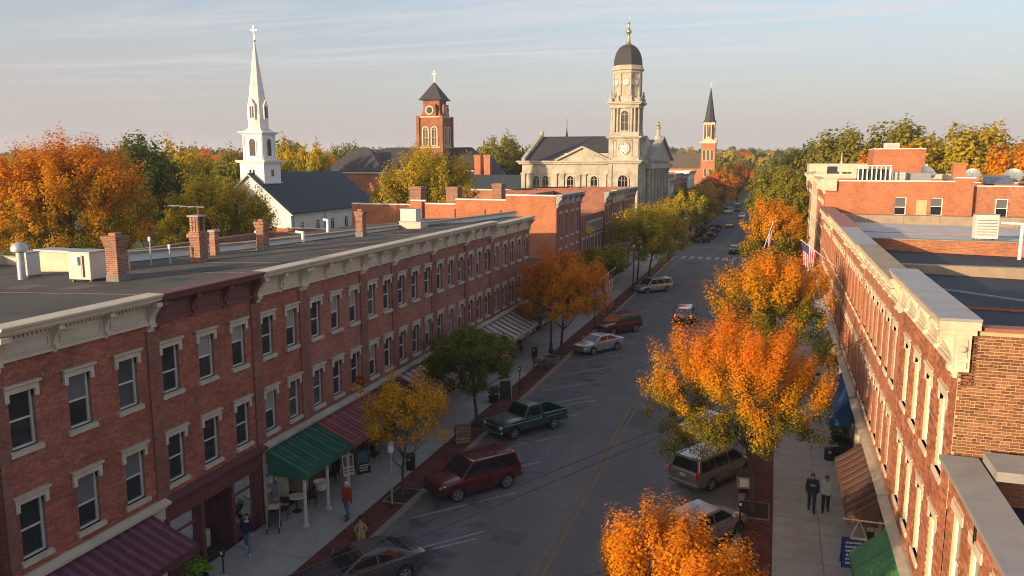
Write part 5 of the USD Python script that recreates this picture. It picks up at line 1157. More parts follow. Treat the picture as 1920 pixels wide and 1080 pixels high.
tree('maple_tree', 'huge orange and green maple tree at the far left behind the flat roofs', -57.8, 53.5, 0, (-57.8, 53.5, 10.6), 6.7, 6.7, 8.9, P_MAPLE, 11, 420, 170, .23, .35, .4, clump_r=.11, hue_h=.8)
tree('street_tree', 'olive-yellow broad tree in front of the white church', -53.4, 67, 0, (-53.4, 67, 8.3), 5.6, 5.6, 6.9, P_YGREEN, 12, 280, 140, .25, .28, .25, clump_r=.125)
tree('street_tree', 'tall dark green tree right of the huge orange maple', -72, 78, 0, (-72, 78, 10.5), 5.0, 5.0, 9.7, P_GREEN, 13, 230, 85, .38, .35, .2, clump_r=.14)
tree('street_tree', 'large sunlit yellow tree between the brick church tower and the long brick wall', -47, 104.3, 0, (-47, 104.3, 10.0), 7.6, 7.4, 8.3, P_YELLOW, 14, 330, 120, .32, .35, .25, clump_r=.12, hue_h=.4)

# trees farther off: each its own thing, copies of a few forms
CLS = {}
def form(name, stops, seed, tall=1.0, n=120, per=60, size=.075, plume=.15):
    p = '/World/Forms/' + name
    if not CLS: stage.CreateClassPrim('/World/Forms')
    x = UsdGeom.Xform.Define(stage, p); x.GetPrim().SetSpecifier(Sdf.SpecifierClass)
    T = Thing(x.GetPrim(), (0, 0, 0)); T.path = p
    skeleton(T, (0, 0, 0), (0, 0, 1.35 * tall), 1, .9 * tall, .07, seed, 5, 1, local=True)
    add_crown(T, crown((0, 0, 1.25 * tall), 1, 1, 1.0 * tall, n, per, size, stops, seed, plume, clump_r=.17, lobed=False), local=True)
    CLS[name] = (p, 2.25 * tall); return p
form('green_broad', P_OLIVE, 31); form('green_tall', P_GREEN, 32, 1.35); form('yellow_broad', P_YGREEN, 33); form('orange_round', P_ORANGE, 34, 1.0, plume=.3); form('gold_tall', P_YELLOW, 35, 1.25); form('rust_broad', P_RUST, 36); form('red_round', P_RED, 37, .9)
def far_tree(f, x, y, top, r, label, group=None, rz=None, name='broadleaf_tree'):
    p, h = CLS[f]
    X = UsdGeom.Xform.Define(stage, path_for('/World', name)); X.AddTranslateOp().Set(Gf.Vec3d(x, y, -.05)); X.AddRotateZOp().Set((x * 37 + y * 11) % 360); X.AddScaleOp().Set(Gf.Vec3f(r, r, top / h))
    X.GetPrim().GetReferences().AddInternalReference(p); X.GetPrim().SetInstanceable(True); meta(X.GetPrim(), label, 'tree', group)
for f, x, y, top, r, lb in [
    ('yellow_broad', -85, 100, 19.6, 4.6, 'pale olive tree between the dark green tree and the white church spire'), ('green_tall', -80, 92, 15.5, 4.0, 'narrow yellow-green tree left of the white church'),
    ('green_broad', -97, 127, 18.6, 6.0, 'dull green tree just left of the white spire'), ('yellow_broad', -92, 136, 17.5, 5, 'hazy olive tree behind the white belfry'), ('yellow_broad', -99, 150, 21.4, 4.6, 'loose yellow-green tree right of the white spire'), ('yellow_broad', -93, 149, 20.2, 4.0, 'second loose tree right of the white spire, closer to the dark roof'),
    ('gold_tall', -104, 169, 19.0, 5, 'yellowish tree over the dark church roof'), ('green_broad', -117, 205, 21.4, 6.6, 'rounded dark green tree left of the brick church roof'), ('yellow_broad', -110, 190, 16, 6, 'low yellowish tree beneath the rounded green tree'),
    ('green_broad', -69, 198, 22.9, 8.0, 'big green tree between the brick church and the courthouse'), ('green_broad', -60, 200, 20.5, 6.5, 'green tree tucked against the courthouse gable'),
    ('green_broad', 14.7, 190, 23.4, 9.5, 'broad green tree above the far right roofs'), ('green_broad', 25, 187, 24.8, 10, 'tallest green tree on the right, behind the brick penthouse'), ('orange_round', 20.7, 168, 19.9, 6.5, 'orange tree right behind the brick penthouse'), ('gold_tall', 32.5, 162, 23.3, 9.5, 'large golden green tree at right behind the chimney'),
    ('orange_round', 38, 150, 19.6, 8, 'orange tree at the right edge of the view'), ('green_broad', 8, 198, 21.4, 8, 'green tree at the left end of the right tree belt'), ('yellow_broad', 44, 172, 21, 9, 'yellow-green tree beyond the right edge tree'), ('green_broad', 28, 205, 22, 9, 'dark green tree filling the gap behind the golden tree'), ('green_tall', 4, 215, 19.5, 6, 'small dark tree beyond the pale far right building'),
    ('green_broad', 1.0, 124, 13.5, 4.4, 'green street tree past the fourth maple on the right'), ('green_broad', .5, 140, 15.5, 5.2, 'large green street tree at the right end of the crossing'), ('green_broad', 0, 166, 15.5, 5.6, 'green street tree beyond the crossing on the right'), ('yellow_broad', -.5, 188, 13, 4.8, 'yellow-green street tree far along the right side'), ('orange_round', -.5, 205, 11, 4.2, 'small orange street tree far along the right side'), ('green_broad', -1, 226, 13, 5, 'last green street tree on the right before the woods'),
    ('yellow_broad', -16.8, 158, 10.8, 4.4, 'olive street tree next to the far flag on the left'), ('green_broad', -16.8, 169, 11.2, 4.6, 'dark olive street tree in front of the courthouse columns'), ('yellow_broad', -16.6, 181, 11.0, 4.5, 'olive street tree with orange tint above the dark parked cars'), ('rust_broad', -16.6, 193, 10.6, 4.2, 'brownish street tree past the dark parked cars'), ('yellow_broad', -16.8, 206, 11.0, 4.5, 'last olive street tree of the left cluster'), ('red_round', -17.5, 226, 11.6, 4.6, 'dark red tree below the slim brick tower'), ('rust_broad', -16.0, 250, 13.5, 6, 'brown-orange tree right of the slim brick tower'), ('green_broad', -17, 275, 14, 6, 'dull green tree where the street narrows on the left'),
    ('rust_broad', -14, 305, 15.5, 7, 'rust tree at the far end of the street on the left'), ('green_broad', -2, 270, 14, 6.5, 'dark tree at the far end of the street on the right'), ('orange_round', 2, 300, 15, 7, 'orange tint tree at the far right end of the street')]:
    far_tree(f, x, y, top, r, lb)
rng = random.Random(77)
for k in range(46):     # neighbourhood trees behind the churches, hardly told apart
    x, y = rng.uniform(-260, -104), rng.uniform(140, 290)
    far_tree(rng.choice(['green_broad', 'green_tall', 'yellow_broad', 'green_broad', 'gold_tall', 'rust_broad']), x, y, rng.uniform(12, 18.5), rng.uniform(4.5, 7), 'broadleaf tree in the hazy belt behind the churches', 'trees behind the churches')
for k in range(16):
    x, y = rng.uniform(34, 150), rng.uniform(175, 260)
    far_tree(rng.choice(['green_broad', 'yellow_broad', 'gold_tall', 'orange_round']), x, y, rng.uniform(15, 22), rng.uniform(6, 9), 'broadleaf tree in the belt behind the right roofs', 'trees behind the right roofs')
# wooded hills
def hill_z(x, y):
    d = np.maximum(0, np.hypot(x + 10, y) - 420); return 9.0 * (1 - np.exp(-d / 600.0)) + 7 * np.exp(-(((x + 40) / 420) ** 2 + ((y - 1150) / 420) ** 2)) * (d > 0)
gx, gy = np.meshgrid(np.linspace(-1800, 1500, 56), np.linspace(300, 2300, 40))
gv = np.stack([gx, gy, hill_z(gx, gy) - .5], -1).reshape(-1, 3)
ii = np.arange(55)[None] + 56 * np.arange(39)[:, None]; ii = ii.ravel()
put('hills', (gv, np.stack([ii, ii + 1, ii + 57, ii + 56], 1)), surf('wooded_hill', (.055, .06, .022), .95, .35, .01), kind='structure')
pi = UsdGeom.PointInstancer.Define(stage, '/World/distant_woods'); meta(pi.GetPrim(), 'far woods on the horizon in mixed green and autumn tones', 'woods', kind='stuff')
pr = []
for i, (st, tl) in enumerate([(P_OLIVE, 1.0), (P_YGREEN, 1.1), (P_RUST, 1.0), (P_GREEN, 1.2)]):
    m = crown((0, 0, 1.2 * tl), 1.0, 1.0, 1.05 * tl, 46, 26, .17, st, 50 + i, .1, clump_r=.2, lobed=False)
    pth = f'/World/distant_woods/canopy' + (f'_{i:03d}' if i else ''); g = usdkit.mesh(stage, pth, (m[0], m[1]), M['leaf'])
    UsdGeom.PrimvarsAPI(g).CreatePrimvar('leafcol', Sdf.ValueTypeNames.Color3fArray, 'vertex').Set(Vt.Vec3fArray.FromNumpy(m[2].astype(np.float32))); pr.append(pth)
rg = np.random.default_rng(5); N = 5200
ang = rg.uniform(-1.05, .62, N); dist = 290 + 1500 * rg.uniform(0, 1, N) ** 1.7
wx, wy = np.sin(ang) * dist, np.cos(ang) * dist
keep = ~((np.abs(wx + 9) < 14) & (wy < 460)) & ~((wx > -50) & (wx < -14) & (wy > 270) & (wy < 325)) & (wy > 255)
wx, wy = wx[keep], wy[keep]; sc = rg.uniform(5.0, 8.5, len(wx)); hz = rg.uniform(.8, 1.15, len(wx))
pi.CreatePositionsAttr(Vt.Vec3fArray.FromNumpy(np.stack([wx, wy, hill_z(wx, wy) - .8], 1).astype(np.float32)))
pi.CreateScalesAttr(Vt.Vec3fArray.FromNumpy(np.stack([sc, sc, sc * hz], 1).astype(np.float32)))
pi.CreateProtoIndicesAttr(Vt.IntArray.FromNumpy(rg.choice(4, len(wx), p=[.42, .26, .14, .18]).astype(np.int32)))
pi.CreatePrototypesRel().SetTargets([Sdf.Path(p) for p in pr])
# ------------------------------------------------------------------ vehicles
def sph(c, r, n=8): return mf.Manifold.sphere(r, n).translate(tuple(map(float, c)))
def hull(pts, r, n=8):
    rr = np.broadcast_to(r, len(pts)); return mf.Manifold.batch_hull([sph(p, q, n) for p, q in zip(pts, rr)])
def rbox(a, b, r=.02, n=8):
    a, b = np.minimum(a, b), np.maximum(a, b); r = min(r, *((b - a) / 2.01))
    return hull([(x, y, z) for x in (a[0] + r, b[0] - r) for y in (a[1] + r, b[1] - r) for z in (a[2] + r, b[2] - r)], r, n)
def mcube(a, b): a, b = np.minimum(a, b), np.maximum(a, b); return mf.Manifold.cube(tuple(map(float, b - a))).translate(tuple(map(float, a)))
def side_prism(pts, y0, y1):
    """(x, z) outline extruded along y."""
    c = mf.CrossSection([[(float(p[0]), float(p[1])) for p in pts]], mf.FillRule.NonZero)
    return c.extrude(float(y1 - y0)).rotate((90, 0, 0)).translate((0, float(y1), 0))
def front_prism(pts, x0, x1):
    """(y, z) outline extruded along x."""
    c = mf.CrossSection([[(float(p[0]), float(p[1])) for p in pts]], mf.FillRule.NonZero)
    return c.extrude(float(x1 - x0)).rotate((90, 0, 90)).translate((float(x0), 0, 0))
def loft(st):
    """Lower body through stations (x, half width, bottom, top)."""
    V, n = [], 0
    for x, w, zb, zt in st:
        h = zt - zb
        half = [(.80 * w, zb), (.955 * w, zb + .07), (.995 * w, zb + .3 * h), (w, zb + .5 * h), (.985 * w, zb + .72 * h), (.95 * w, zt - .06), (.87 * w, zt - .012), (.5 * w, zt + .02), (0, zt + .028)]
        sec = [(-y, z) for y, z in half] ; sec = half + sec[-2::-1]
        V += [(x, y, z) for y, z in sec]; n = len(sec)
    F = []
    for k in range(len(st) - 1):
        for i in range(n): j = (i + 1) % n; F += [(k * n + i, k * n + j, (k + 1) * n + j), (k * n + i, (k + 1) * n + j, (k + 1) * n + i)]
    for k, o in ((0, -1), (len(st) - 1, 1)):
        c = len(V); V.append(tuple(np.mean(V[k * n:(k + 1) * n], 0)))
        F += [((k * n + i), (k * n + (i + 1) % n), c)[::o] for i in range(n)]
    t = trimesh.Trimesh(V, F, process=False); t.fix_normals()
    return mf.Manifold(mf.Mesh(np.asarray(t.vertices, np.float32), np.asarray(t.faces, np.uint32)))

def wheel(T, x, y, r, w, side, rim='rim', spokes=5):
    m = MB(); prof = [(r * .62, -w / 2), (r * .93, -w / 2), (r, -w * .36), (r, w * .36), (r * .93, w / 2), (r * .62, w / 2)]
    m.lathe(prof, (0, 0, 0), 20); v, f = m.arrays()
    W = put('wheel', (np.stack([v[:, 0], v[:, 2], v[:, 1]], 1) + (x, y, r), f[:, ::-1]), M['tyre'], T, smooth=40, local=True)
    m = MB(); yo = y + side * (w / 2 - .012)
    t = np.linspace(0, 2 * PI, 21)[:-1]
    for a, b in zip(t, np.roll(t, -1)):
        m.quad(*[(x + rr * math.cos(q), yo + side * o, r + rr * math.sin(q)) for rr, q, o in ((r * .66, a, .03), (r * .66, b, .03), (r * .54, b, .018), (r * .54, a, .018))])
    for k in range(spokes):
        a = 2 * PI * k / spokes + .3; m.bar((x + .03 * math.cos(a), yo + side * .02, r + .03 * math.sin(a)), (x + r * .6 * math.cos(a), yo + side * .018, r + r * .6 * math.sin(a)), r * .17, .03, up=(0, 1, 0))
    m.cyl((x, yo - .03 * side, r), (x, yo + .05 * side, r), r * .14, n=10)
    put('rim', m, M[rim], W, local=True)
    put('hub', MB().cyl((x, y + side * w * .5, r), (x, y + side * (w * .5 + .004), r), r * .6, n=14), M['trim'], W, local=True)

CARS = {}
def car(name, label, cat, loc, head, col, S, group=None, rims='rim', dark_trim=False, lit=False, extras=()):
    """S: shape. Body lofted through stations, cabin cut for panes, wheels, lamps, bumpers, mirrors."""
    T = thing(name, label, cat, loc, math.radians(head), group=group); T.base = name
    put_ = lambda n, m, mat, P=None, sm=30: put(n, m, M[mat], P or T, smooth=sm, local=True)
    L, W = S['L'], S['W']; r, wb, tw = S['r'], S['wb'], W / 2 - .12
    xf, xr = S['xf'], S['xf'] - wb
    body = loft(S['st'])
    for x in (xf, xr):
        for s in (-1, 1):
            a, b = sorted((s * (W / 2 - .30), s * (W / 2 + .2)))
            body -= mf.Manifold.cylinder(b - a, r + .055, r + .055, 22).rotate((90, 0, 0)).translate((x, b, r + .01))
    for x in S.get('seams', ()):
        for s in (-1, 1):
            a, b = sorted((s * (W / 2 - .022), s * (W / 2 + .1))); body -= mcube((x - .006, a, S['st'][3][2] + .1), (x + .006, b, 2))
    bd = put_('body', body, col)
    zb, zr, wB, wR, bf, br, rf, rr_ = S['gh']        # belt z, roof z, half widths, base front/rear x, roof front/rear x
    R = .05
    def gh(rad):
        p = [(bf, y, zb - .06) for y in (-wB, wB)] + [(br, y, zb - .06) for y in (-wB, wB)] + [(rf, y, zr - R) for y in (-wR, wR)] + [(rr_, y, zr - R - S.get('rdrop', .0)) for y in (-wR, wR)] + [((rf + rr_) / 2, y, zr - R + .03) for y in (-wR * .8, wR * .8)] + [(rf - .25, y, zr - R + .015) for y in (-wR * .85, wR * .85)]
        return hull(p, rad, 12)
    big, small = gh(R), gh(R - .008)
    zw0, zw1 = zb + .035, zr - S.get('head', .10)
    lerp = lambda a, b, z: a + (b - a) * (z - zb) / (zr - zb)
    fx = lambda z: lerp(bf, rf, z) ; rx = lambda z: lerp(br, rr_, z)
    splits = [None] + S['pill'] + [None]
    prisms = []
    for a, b in zip(splits, splits[1:]):       # front to rear
        f0, f1 = (fx(zw0) - .14, fx(zw1) - .10) if a is None else (a - .035, a - .035)
        r0, r1 = (rx(zw0) + S.get('cp', .2), rx(zw1) + S.get('cp', .2) + .02) if b is None else (b + .035, b + .035)
        prisms.append([(f0, zw0), (f1, zw1), (r1, zw1), (r0, zw0)])
    # front to rear runs towards -x
    cut = None
    sides = []
    for p in prisms:
        q = [(x, z) for x, z in p][::-1]
        area = sum(q[i][0] * q[(i + 1) % 4][1] - q[(i + 1) % 4][0] * q[i][1] for i in range(4))
        q = q if area > 0 else q[::-1]; pr = side_prism(q, -1.3, 1.3); cut = pr if cut is None else cut + pr
        sides.append(q)
    yw0, yw1 = wB - .06, wR - .03
    fp = front_prism([(-yw0, zw0 - .02), (yw0, zw0 - .02), (yw1, zr - .075), (-yw1, zr - .075)], (rf + rr_) / 2 + .1, bf + 1)
    rp = front_prism([(-yw0 + .05, zw0 + S.get('rw0', .0)), (yw0 - .05, zw0 + S.get('rw0', .0)), (yw1 - .03, zr - .11), (-yw1 + .03, zr - .11)], br - 1, (rf + rr_) / 2 - .1)
    cut = cut + fp + (rp if S.get('rw', True) else mf.Manifold())
    put_('roof', big - cut, S.get('roofcol', col))
    for q in sides:
        for y0, y1 in ((wR * .6, 1.3), (-1.3, -wR * .6)):
            g = small ^ side_prism(q, y0, y1)
            if not g.is_empty(): put_('side_window', g, 'car_glass', None, False)
    put_('windscreen', small ^ (fp ^ mcube((rf - .12, -2, 0), (bf + 1, 2, 3))), 'car_glass', None, 40)
    if S.get('rw', True): put_('rear_window', small ^ (rp ^ mcube((br - 1, -2, 0), (rr_ + .12, 2, 3))), 'car_glass', None, 40)
    for x in (xf, xr):
        for s in (-1, 1): wheel(T, x, s * tw, r, S.get('tw', .22), s, rims)
    xF, xR = L / 2, -L / 2
    lz, tz = S['lz'], S['tz']; lw = S.get('lw', .34)
    for s in (-1, 1):
        hx = S['hx']; y1 = s * S['hy']
        put_('headlight', hull([(hx, y1, lz), (hx - .16, y1 + s * .09, lz + .05), (hx - .02, y1 - s * lw, lz - .01), (hx - .2, y1 - s * lw * .4, lz + .06), (hx - .02, y1, lz - .07)], .035), 'lamp_clear')
        t = S['tl']; y2 = s * S['ty']
        put_('tail_light', rbox((xR + t[0], y2 - s * t[1], tz - t[2]), (xR + t[0] + .16, y2 + s * .02, tz + t[2]), .03), 'lamp_red_lit' if lit else 'lamp_red')
        put_('mirror', hull([(bf - .28, s * (wB + .12), zb + .10), (bf - .36, s * (wB + .24), zb + .10), (bf - .36, s * (wB + .13), zb + .18), (bf - .34, s * (wB + .25), zb + .17)], .035), S.get('mircol', col))
        for hx_ in S['handles']: put_('door_handle', rbox((hx_ - .09, s * (W / 2 - .015), zb - .17), (hx_ + .09, s * (W / 2 + .018), zb - .14), .012), 'trim' if dark_trim else col)
        put_('sill_trim', rbox((xr + r + .12, s * (W / 2 - .10), S['st'][4][2] - .02), (xf - r - .12, s * (W / 2 - .005), S['st'][4][2] + .10), .02), 'trim')
    fw = S['st'][-2][1]
    put_('grille', rbox((xF - .09, -.40, lz - .12), (xF + .004 - S.get('gx', .03), .40, lz + .04), .02), 'trim')
    put_('front_bumper', rbox((xF - .16, -fw - .06, S['bz'] - .1), (xF + .03, fw + .06, S['bz'] + .07), .05), 'trim' if dark_trim else col)
    rw_ = S['st'][0][1]
    put_('rear_bumper', rbox((xR - .03, -rw_ - .05, S['bz'] - .08), (xR + .16, rw_ + .05, S['bz'] + .12), .05), S.get('bumpcol', 'trim' if dark_trim else col))
    put_('number_plate', rbox((xR - .045, -.16, tz - .16), (xR + .05, .16, tz - .02), .006), 'plate')
    if 'rails' in extras:
        for s in (-1, 1): put_('roof_rail', MB().tube([(rf - .15, s * (wR - .02), zr + .02), (rf - .3, s * (wR - .02), zr + .07), (rr_ + .3, s * (wR - .02), zr + .07), (rr_ + .15, s * (wR - .02), zr + .02)], .02, 6), 'trim')
    if 'brake' in extras: put_('brake_lamp', rbox((rr_ - .02, -.42, zr - .06), (rr_ + .2, .42, zr + .03), .02), 'lamp_red_lit' if lit else 'lamp_red')
    if 'stripe' in extras:
        for s in (-1, 1): put_('side_strip', rbox((xr + r + .1, s * (W / 2 - .02), zb - .42), (xf - r - .1, s * (W / 2 + .012), zb - .36), .01), 'chrome')
    if 'antenna' in extras: put_('roof_antenna', hull([(rr_ + .3, 0, zr), (rr_ + .12, 0, zr + .02), (rr_ + .1, 0, zr + .07)], .02), 'trim')
    CARS[name + label] = T
    return T
M['lamp_red_lit'] = flat('tail_lamp_lit', (0.9, 0.06, 0.03), .2, emit=1.2)
SEDAN = dict(L=4.75, W=1.82, r=.335, wb=2.78, xf=1.42, tw=.22, st=[(-2.37, .70, .38, .90), (-2.30, .82, .32, 1.0), (-2.0, .88, .25, 1.04), (-1.36, .905, .2, 1.02), (0, .91, .19, .97), (.95, .91, .19, .95), (1.42, .90, .2, .90), (1.95, .86, .22, .82), (2.22, .80, .24, .74), (2.34, .68, .28, .66), (2.375, .56, .34, .58)],
    gh=(.98, 1.45, .79, .58, 1.12, -1.98, .18, -1.02), pill=[-.32], lz=.69, tz=.88, hx=2.12, hy=.66, tl=(.03, .28, .07), ty=.72, bz=.42, handles=(.0, -.95), seams=(1.0, -.36, -1.2), cp=.38, rdrop=.04)
SUV = dict(L=4.75, W=1.86, r=.38, wb=2.82, xf=1.40, tw=.25, st=[(-2.37, .78, .5, 1.02), (-2.32, .86, .42, 1.10), (-2.0, .91, .36, 1.12), (-1.36, .93, .32, 1.12), (0, .93, .31, 1.10), (.85, .93, .31, 1.09), (1.4, .915, .33, 1.06), (1.95, .88, .36, 1.0), (2.22, .84, .38, .94), (2.33, .76, .42, .86), (2.375, .66, .48, .78)],
    gh=(1.09, 1.74, .84, .70, 1.12, -2.24, .42, -2.02), pill=[-.28, -1.2], lz=.84, tz=.98, hx=2.2, hy=.74, tl=(.01, .16, .17), ty=.82, bz=.52, handles=(.02, -.9), seams=(.98, -.32, -1.25), cp=.12, rw0=.08)
VAN = dict(L=4.95, W=1.92, r=.345, wb=2.95, xf=1.55, tw=.22, st=[(-2.47, .80, .42, 1.0), (-2.42, .90, .34, 1.06), (-2.0, .945, .27, 1.08), (-1.4, .955, .24, 1.06), (0, .96, .23, 1.04), (1.0, .955, .23, 1.02), (1.55, .93, .25, .96), (2.05, .88, .28, .86), (2.32, .8, .3, .76), (2.44, .70, .34, .68), (2.475, .58, .4, .6)],
    gh=(1.05, 1.74, .87, .70, 1.5, -2.36, .62, -2.16), pill=[.05, -1.0], lz=.74, tz=.98, hx=2.24, hy=.70, tl=(.0, .12, .2), ty=.87, bz=.45, handles=(.3, -.55), seams=(1.2, .0, -1.1), cp=.12, rw0=.06, head=.14)
HATCH = dict(L=4.2, W=1.75, r=.32, wb=2.6, xf=1.28, tw=.2, st=[(-2.09, .72, .4, .92), (-2.04, .82, .34, 1.0), (-1.7, .86, .26, 1.02), (-1.2, .875, .2, 1.0), (0, .875, .19, .97), (.8, .87, .19, .95), (1.28, .86, .2, .9), (1.7, .82, .22, .82), (1.96, .76, .24, .74), (2.07, .66, .28, .66), (2.1, .54, .34, .58)],
    gh=(.98, 1.46, .77, .58, 1.05, -1.94, .25, -1.35), pill=[-.3], lz=.7, tz=.92, hx=1.9, hy=.62, tl=(.02, .14, .14), ty=.76, bz=.42, handles=(.0,), seams=(.92, -.34), cp=.3, rw0=.08)
for n_, c_, me, ro in (('maroon_car', (.075, .006, .012), .25, .22), ('car_silver', (.36, .38, .40), .7, .3), ('car_gunmetal', (.07, .07, .078), .6, .26), ('car_red', (.13, .009, .014), .25, .22), ('car_black', (.012, .013, .016), .3, .2), ('car_tan', (.21, .185, .165), .6, .3), ('car_green', (.006, .045, .035), .1, .25), ('car_white', (.6, .6, .58), .0, .3), ('car_yellow', (.6, .36, .03), .0, .3), ('car_burg', (.05, .012, .014), .3, .25), ('car_dgrey', (.05, .052, .056), .5, .25), ('car_champ', (.27, .25, .235), .6, .3)): M[n_] = paint(n_, c_, me, ro)
car('sedan', 'dark grey sedan cut off by the bottom edge, nose to the kerb', 'car', (-14.35, 25.3, 0), -128, 'car_gunmetal', SEDAN, extras=('antenna',))
car('suv', 'big maroon SUV with roof rails parked nose to the kerb beside the yellow tree', 'car', (-13.5, 34.85, 0), -127, 'maroon_car', SUV, extras=('rails',), dark_trim=True)
car('sedan', 'silver sedan parked at an angle under the rust-orange tree', 'car', (-13.78, 65.3, 0), -123, 'car_silver', SEDAN, extras=('antenna',))
car('suv', 'red SUV parked just behind the silver sedan', 'car', (-13.6, 73.2, 0), -127, 'car_red', SUV, extras=('rails',))
car('minivan', 'silver minivan parked by the black lamp post, front fender dented', 'car', (-13.9, 97.7, 0), -133, 'car_silver', VAN, extras=('rails', 'stripe'))
car('suv', 'dark grey SUV driving away along the centre line, red tail lights on', 'car', (-8.1, 80.0, 0), 90, 'car_dgrey', SUV, lit=True, extras=('brake', 'rails'), dark_trim=True)
car('sedan', 'burgundy sedan crossing the zebra crossing, brake lights on', 'car', (-6.6, 143.5, 0), 92, 'car_burg', SEDAN, lit=True)
car('minivan', 'grey-brown minivan seen from behind under the large orange maple', 'car', (-2.4, 39.9, 0), 59, 'car_tan', VAN, extras=('rails',))
car('hatchback', 'champagne hatchback at the kerb behind the nearest orange maple', 'car', (-2.25, 33.2, 0), 57, 'car_champ', HATCH)
car('sedan', 'pale silver car almost hidden by the orange maple leaves', 'car', (-2.9, 46.4, 0), 59, 'car_silver', SEDAN)
car('suv', 'black SUV, first of the dark parked row past the crossing', 'car', (-13.5, 161.0, 0), -128, 'car_black', SUV, extras=('rails',))
car('sedan', 'black sedan, second of the dark parked row past the crossing', 'car', (-13.5, 167.3, 0), -128, 'car_black', SEDAN)
car('suv', 'dark grey SUV, third of the dark parked row past the crossing', 'car', (-13.5, 173.6, 0), -128, 'car_dgrey', SUV)
car('sedan', 'dark sedan with pale lower side, fourth of the dark parked row', 'car', (-13.5, 180.2, 0), -128, 'car_gunmetal', SEDAN, extras=('stripe',))
car('hatchback', 'dark hatchback at the far end of the dark parked row', 'car', (-13.4, 186.8, 0), -128, 'car_dgrey', HATCH)
car('hatchback', 'small yellow and black car driving in the middle of the street', 'car', (-10.4, 199, 0), -97, 'car_yellow', dict(HATCH, roofcol='car_black'))
car('sedan', 'white sedan driving towards the viewer far down the street', 'car', (-8.9, 232, 0), -90, 'car_white', SEDAN)
car('minivan', 'white van parked on the left far down the street', 'car', (-14.2, 252, 0), -110, 'car_white', VAN)
car('suv', 'dark grey pickup-like SUV beside the far white van', 'car', (-11.6, 262, 0), -90, 'car_dgrey', SUV)
car('minivan', 'farther white van in the parked line at the street end', 'car', (-13.2, 300, 0), -95, 'car_white', VAN)
car('suv', 'black SUV at the end of the visible street', 'car', (-9.0, 318, 0), 90, 'car_black', SUV)
T = thing('box_truck', 'dark box truck with pale cab at the end of the street', 'truck', (-9.4, 372, 0))
put('cargo_box', rbox((-10.8, 371, .9), (-8.0, 378, 4.2), .06), M['car_dgrey'], T, smooth=30); put('cab', rbox((-10.6, 368.6, .6), (-8.2, 370.9, 3.0), .2), M['car_white'], T, smooth=30); put('windscreen', rbox((-10.45, 368.55, 1.7), (-8.35, 368.8, 2.7), .05), M['car_glass'], T)
for x in (-10.5, -8.3):
    for y in (369.8, 376): put('wheel', MB().cyl((x - .15, y, .48), (x + .15, y, .48), .48, n=14), M['tyre'], T)

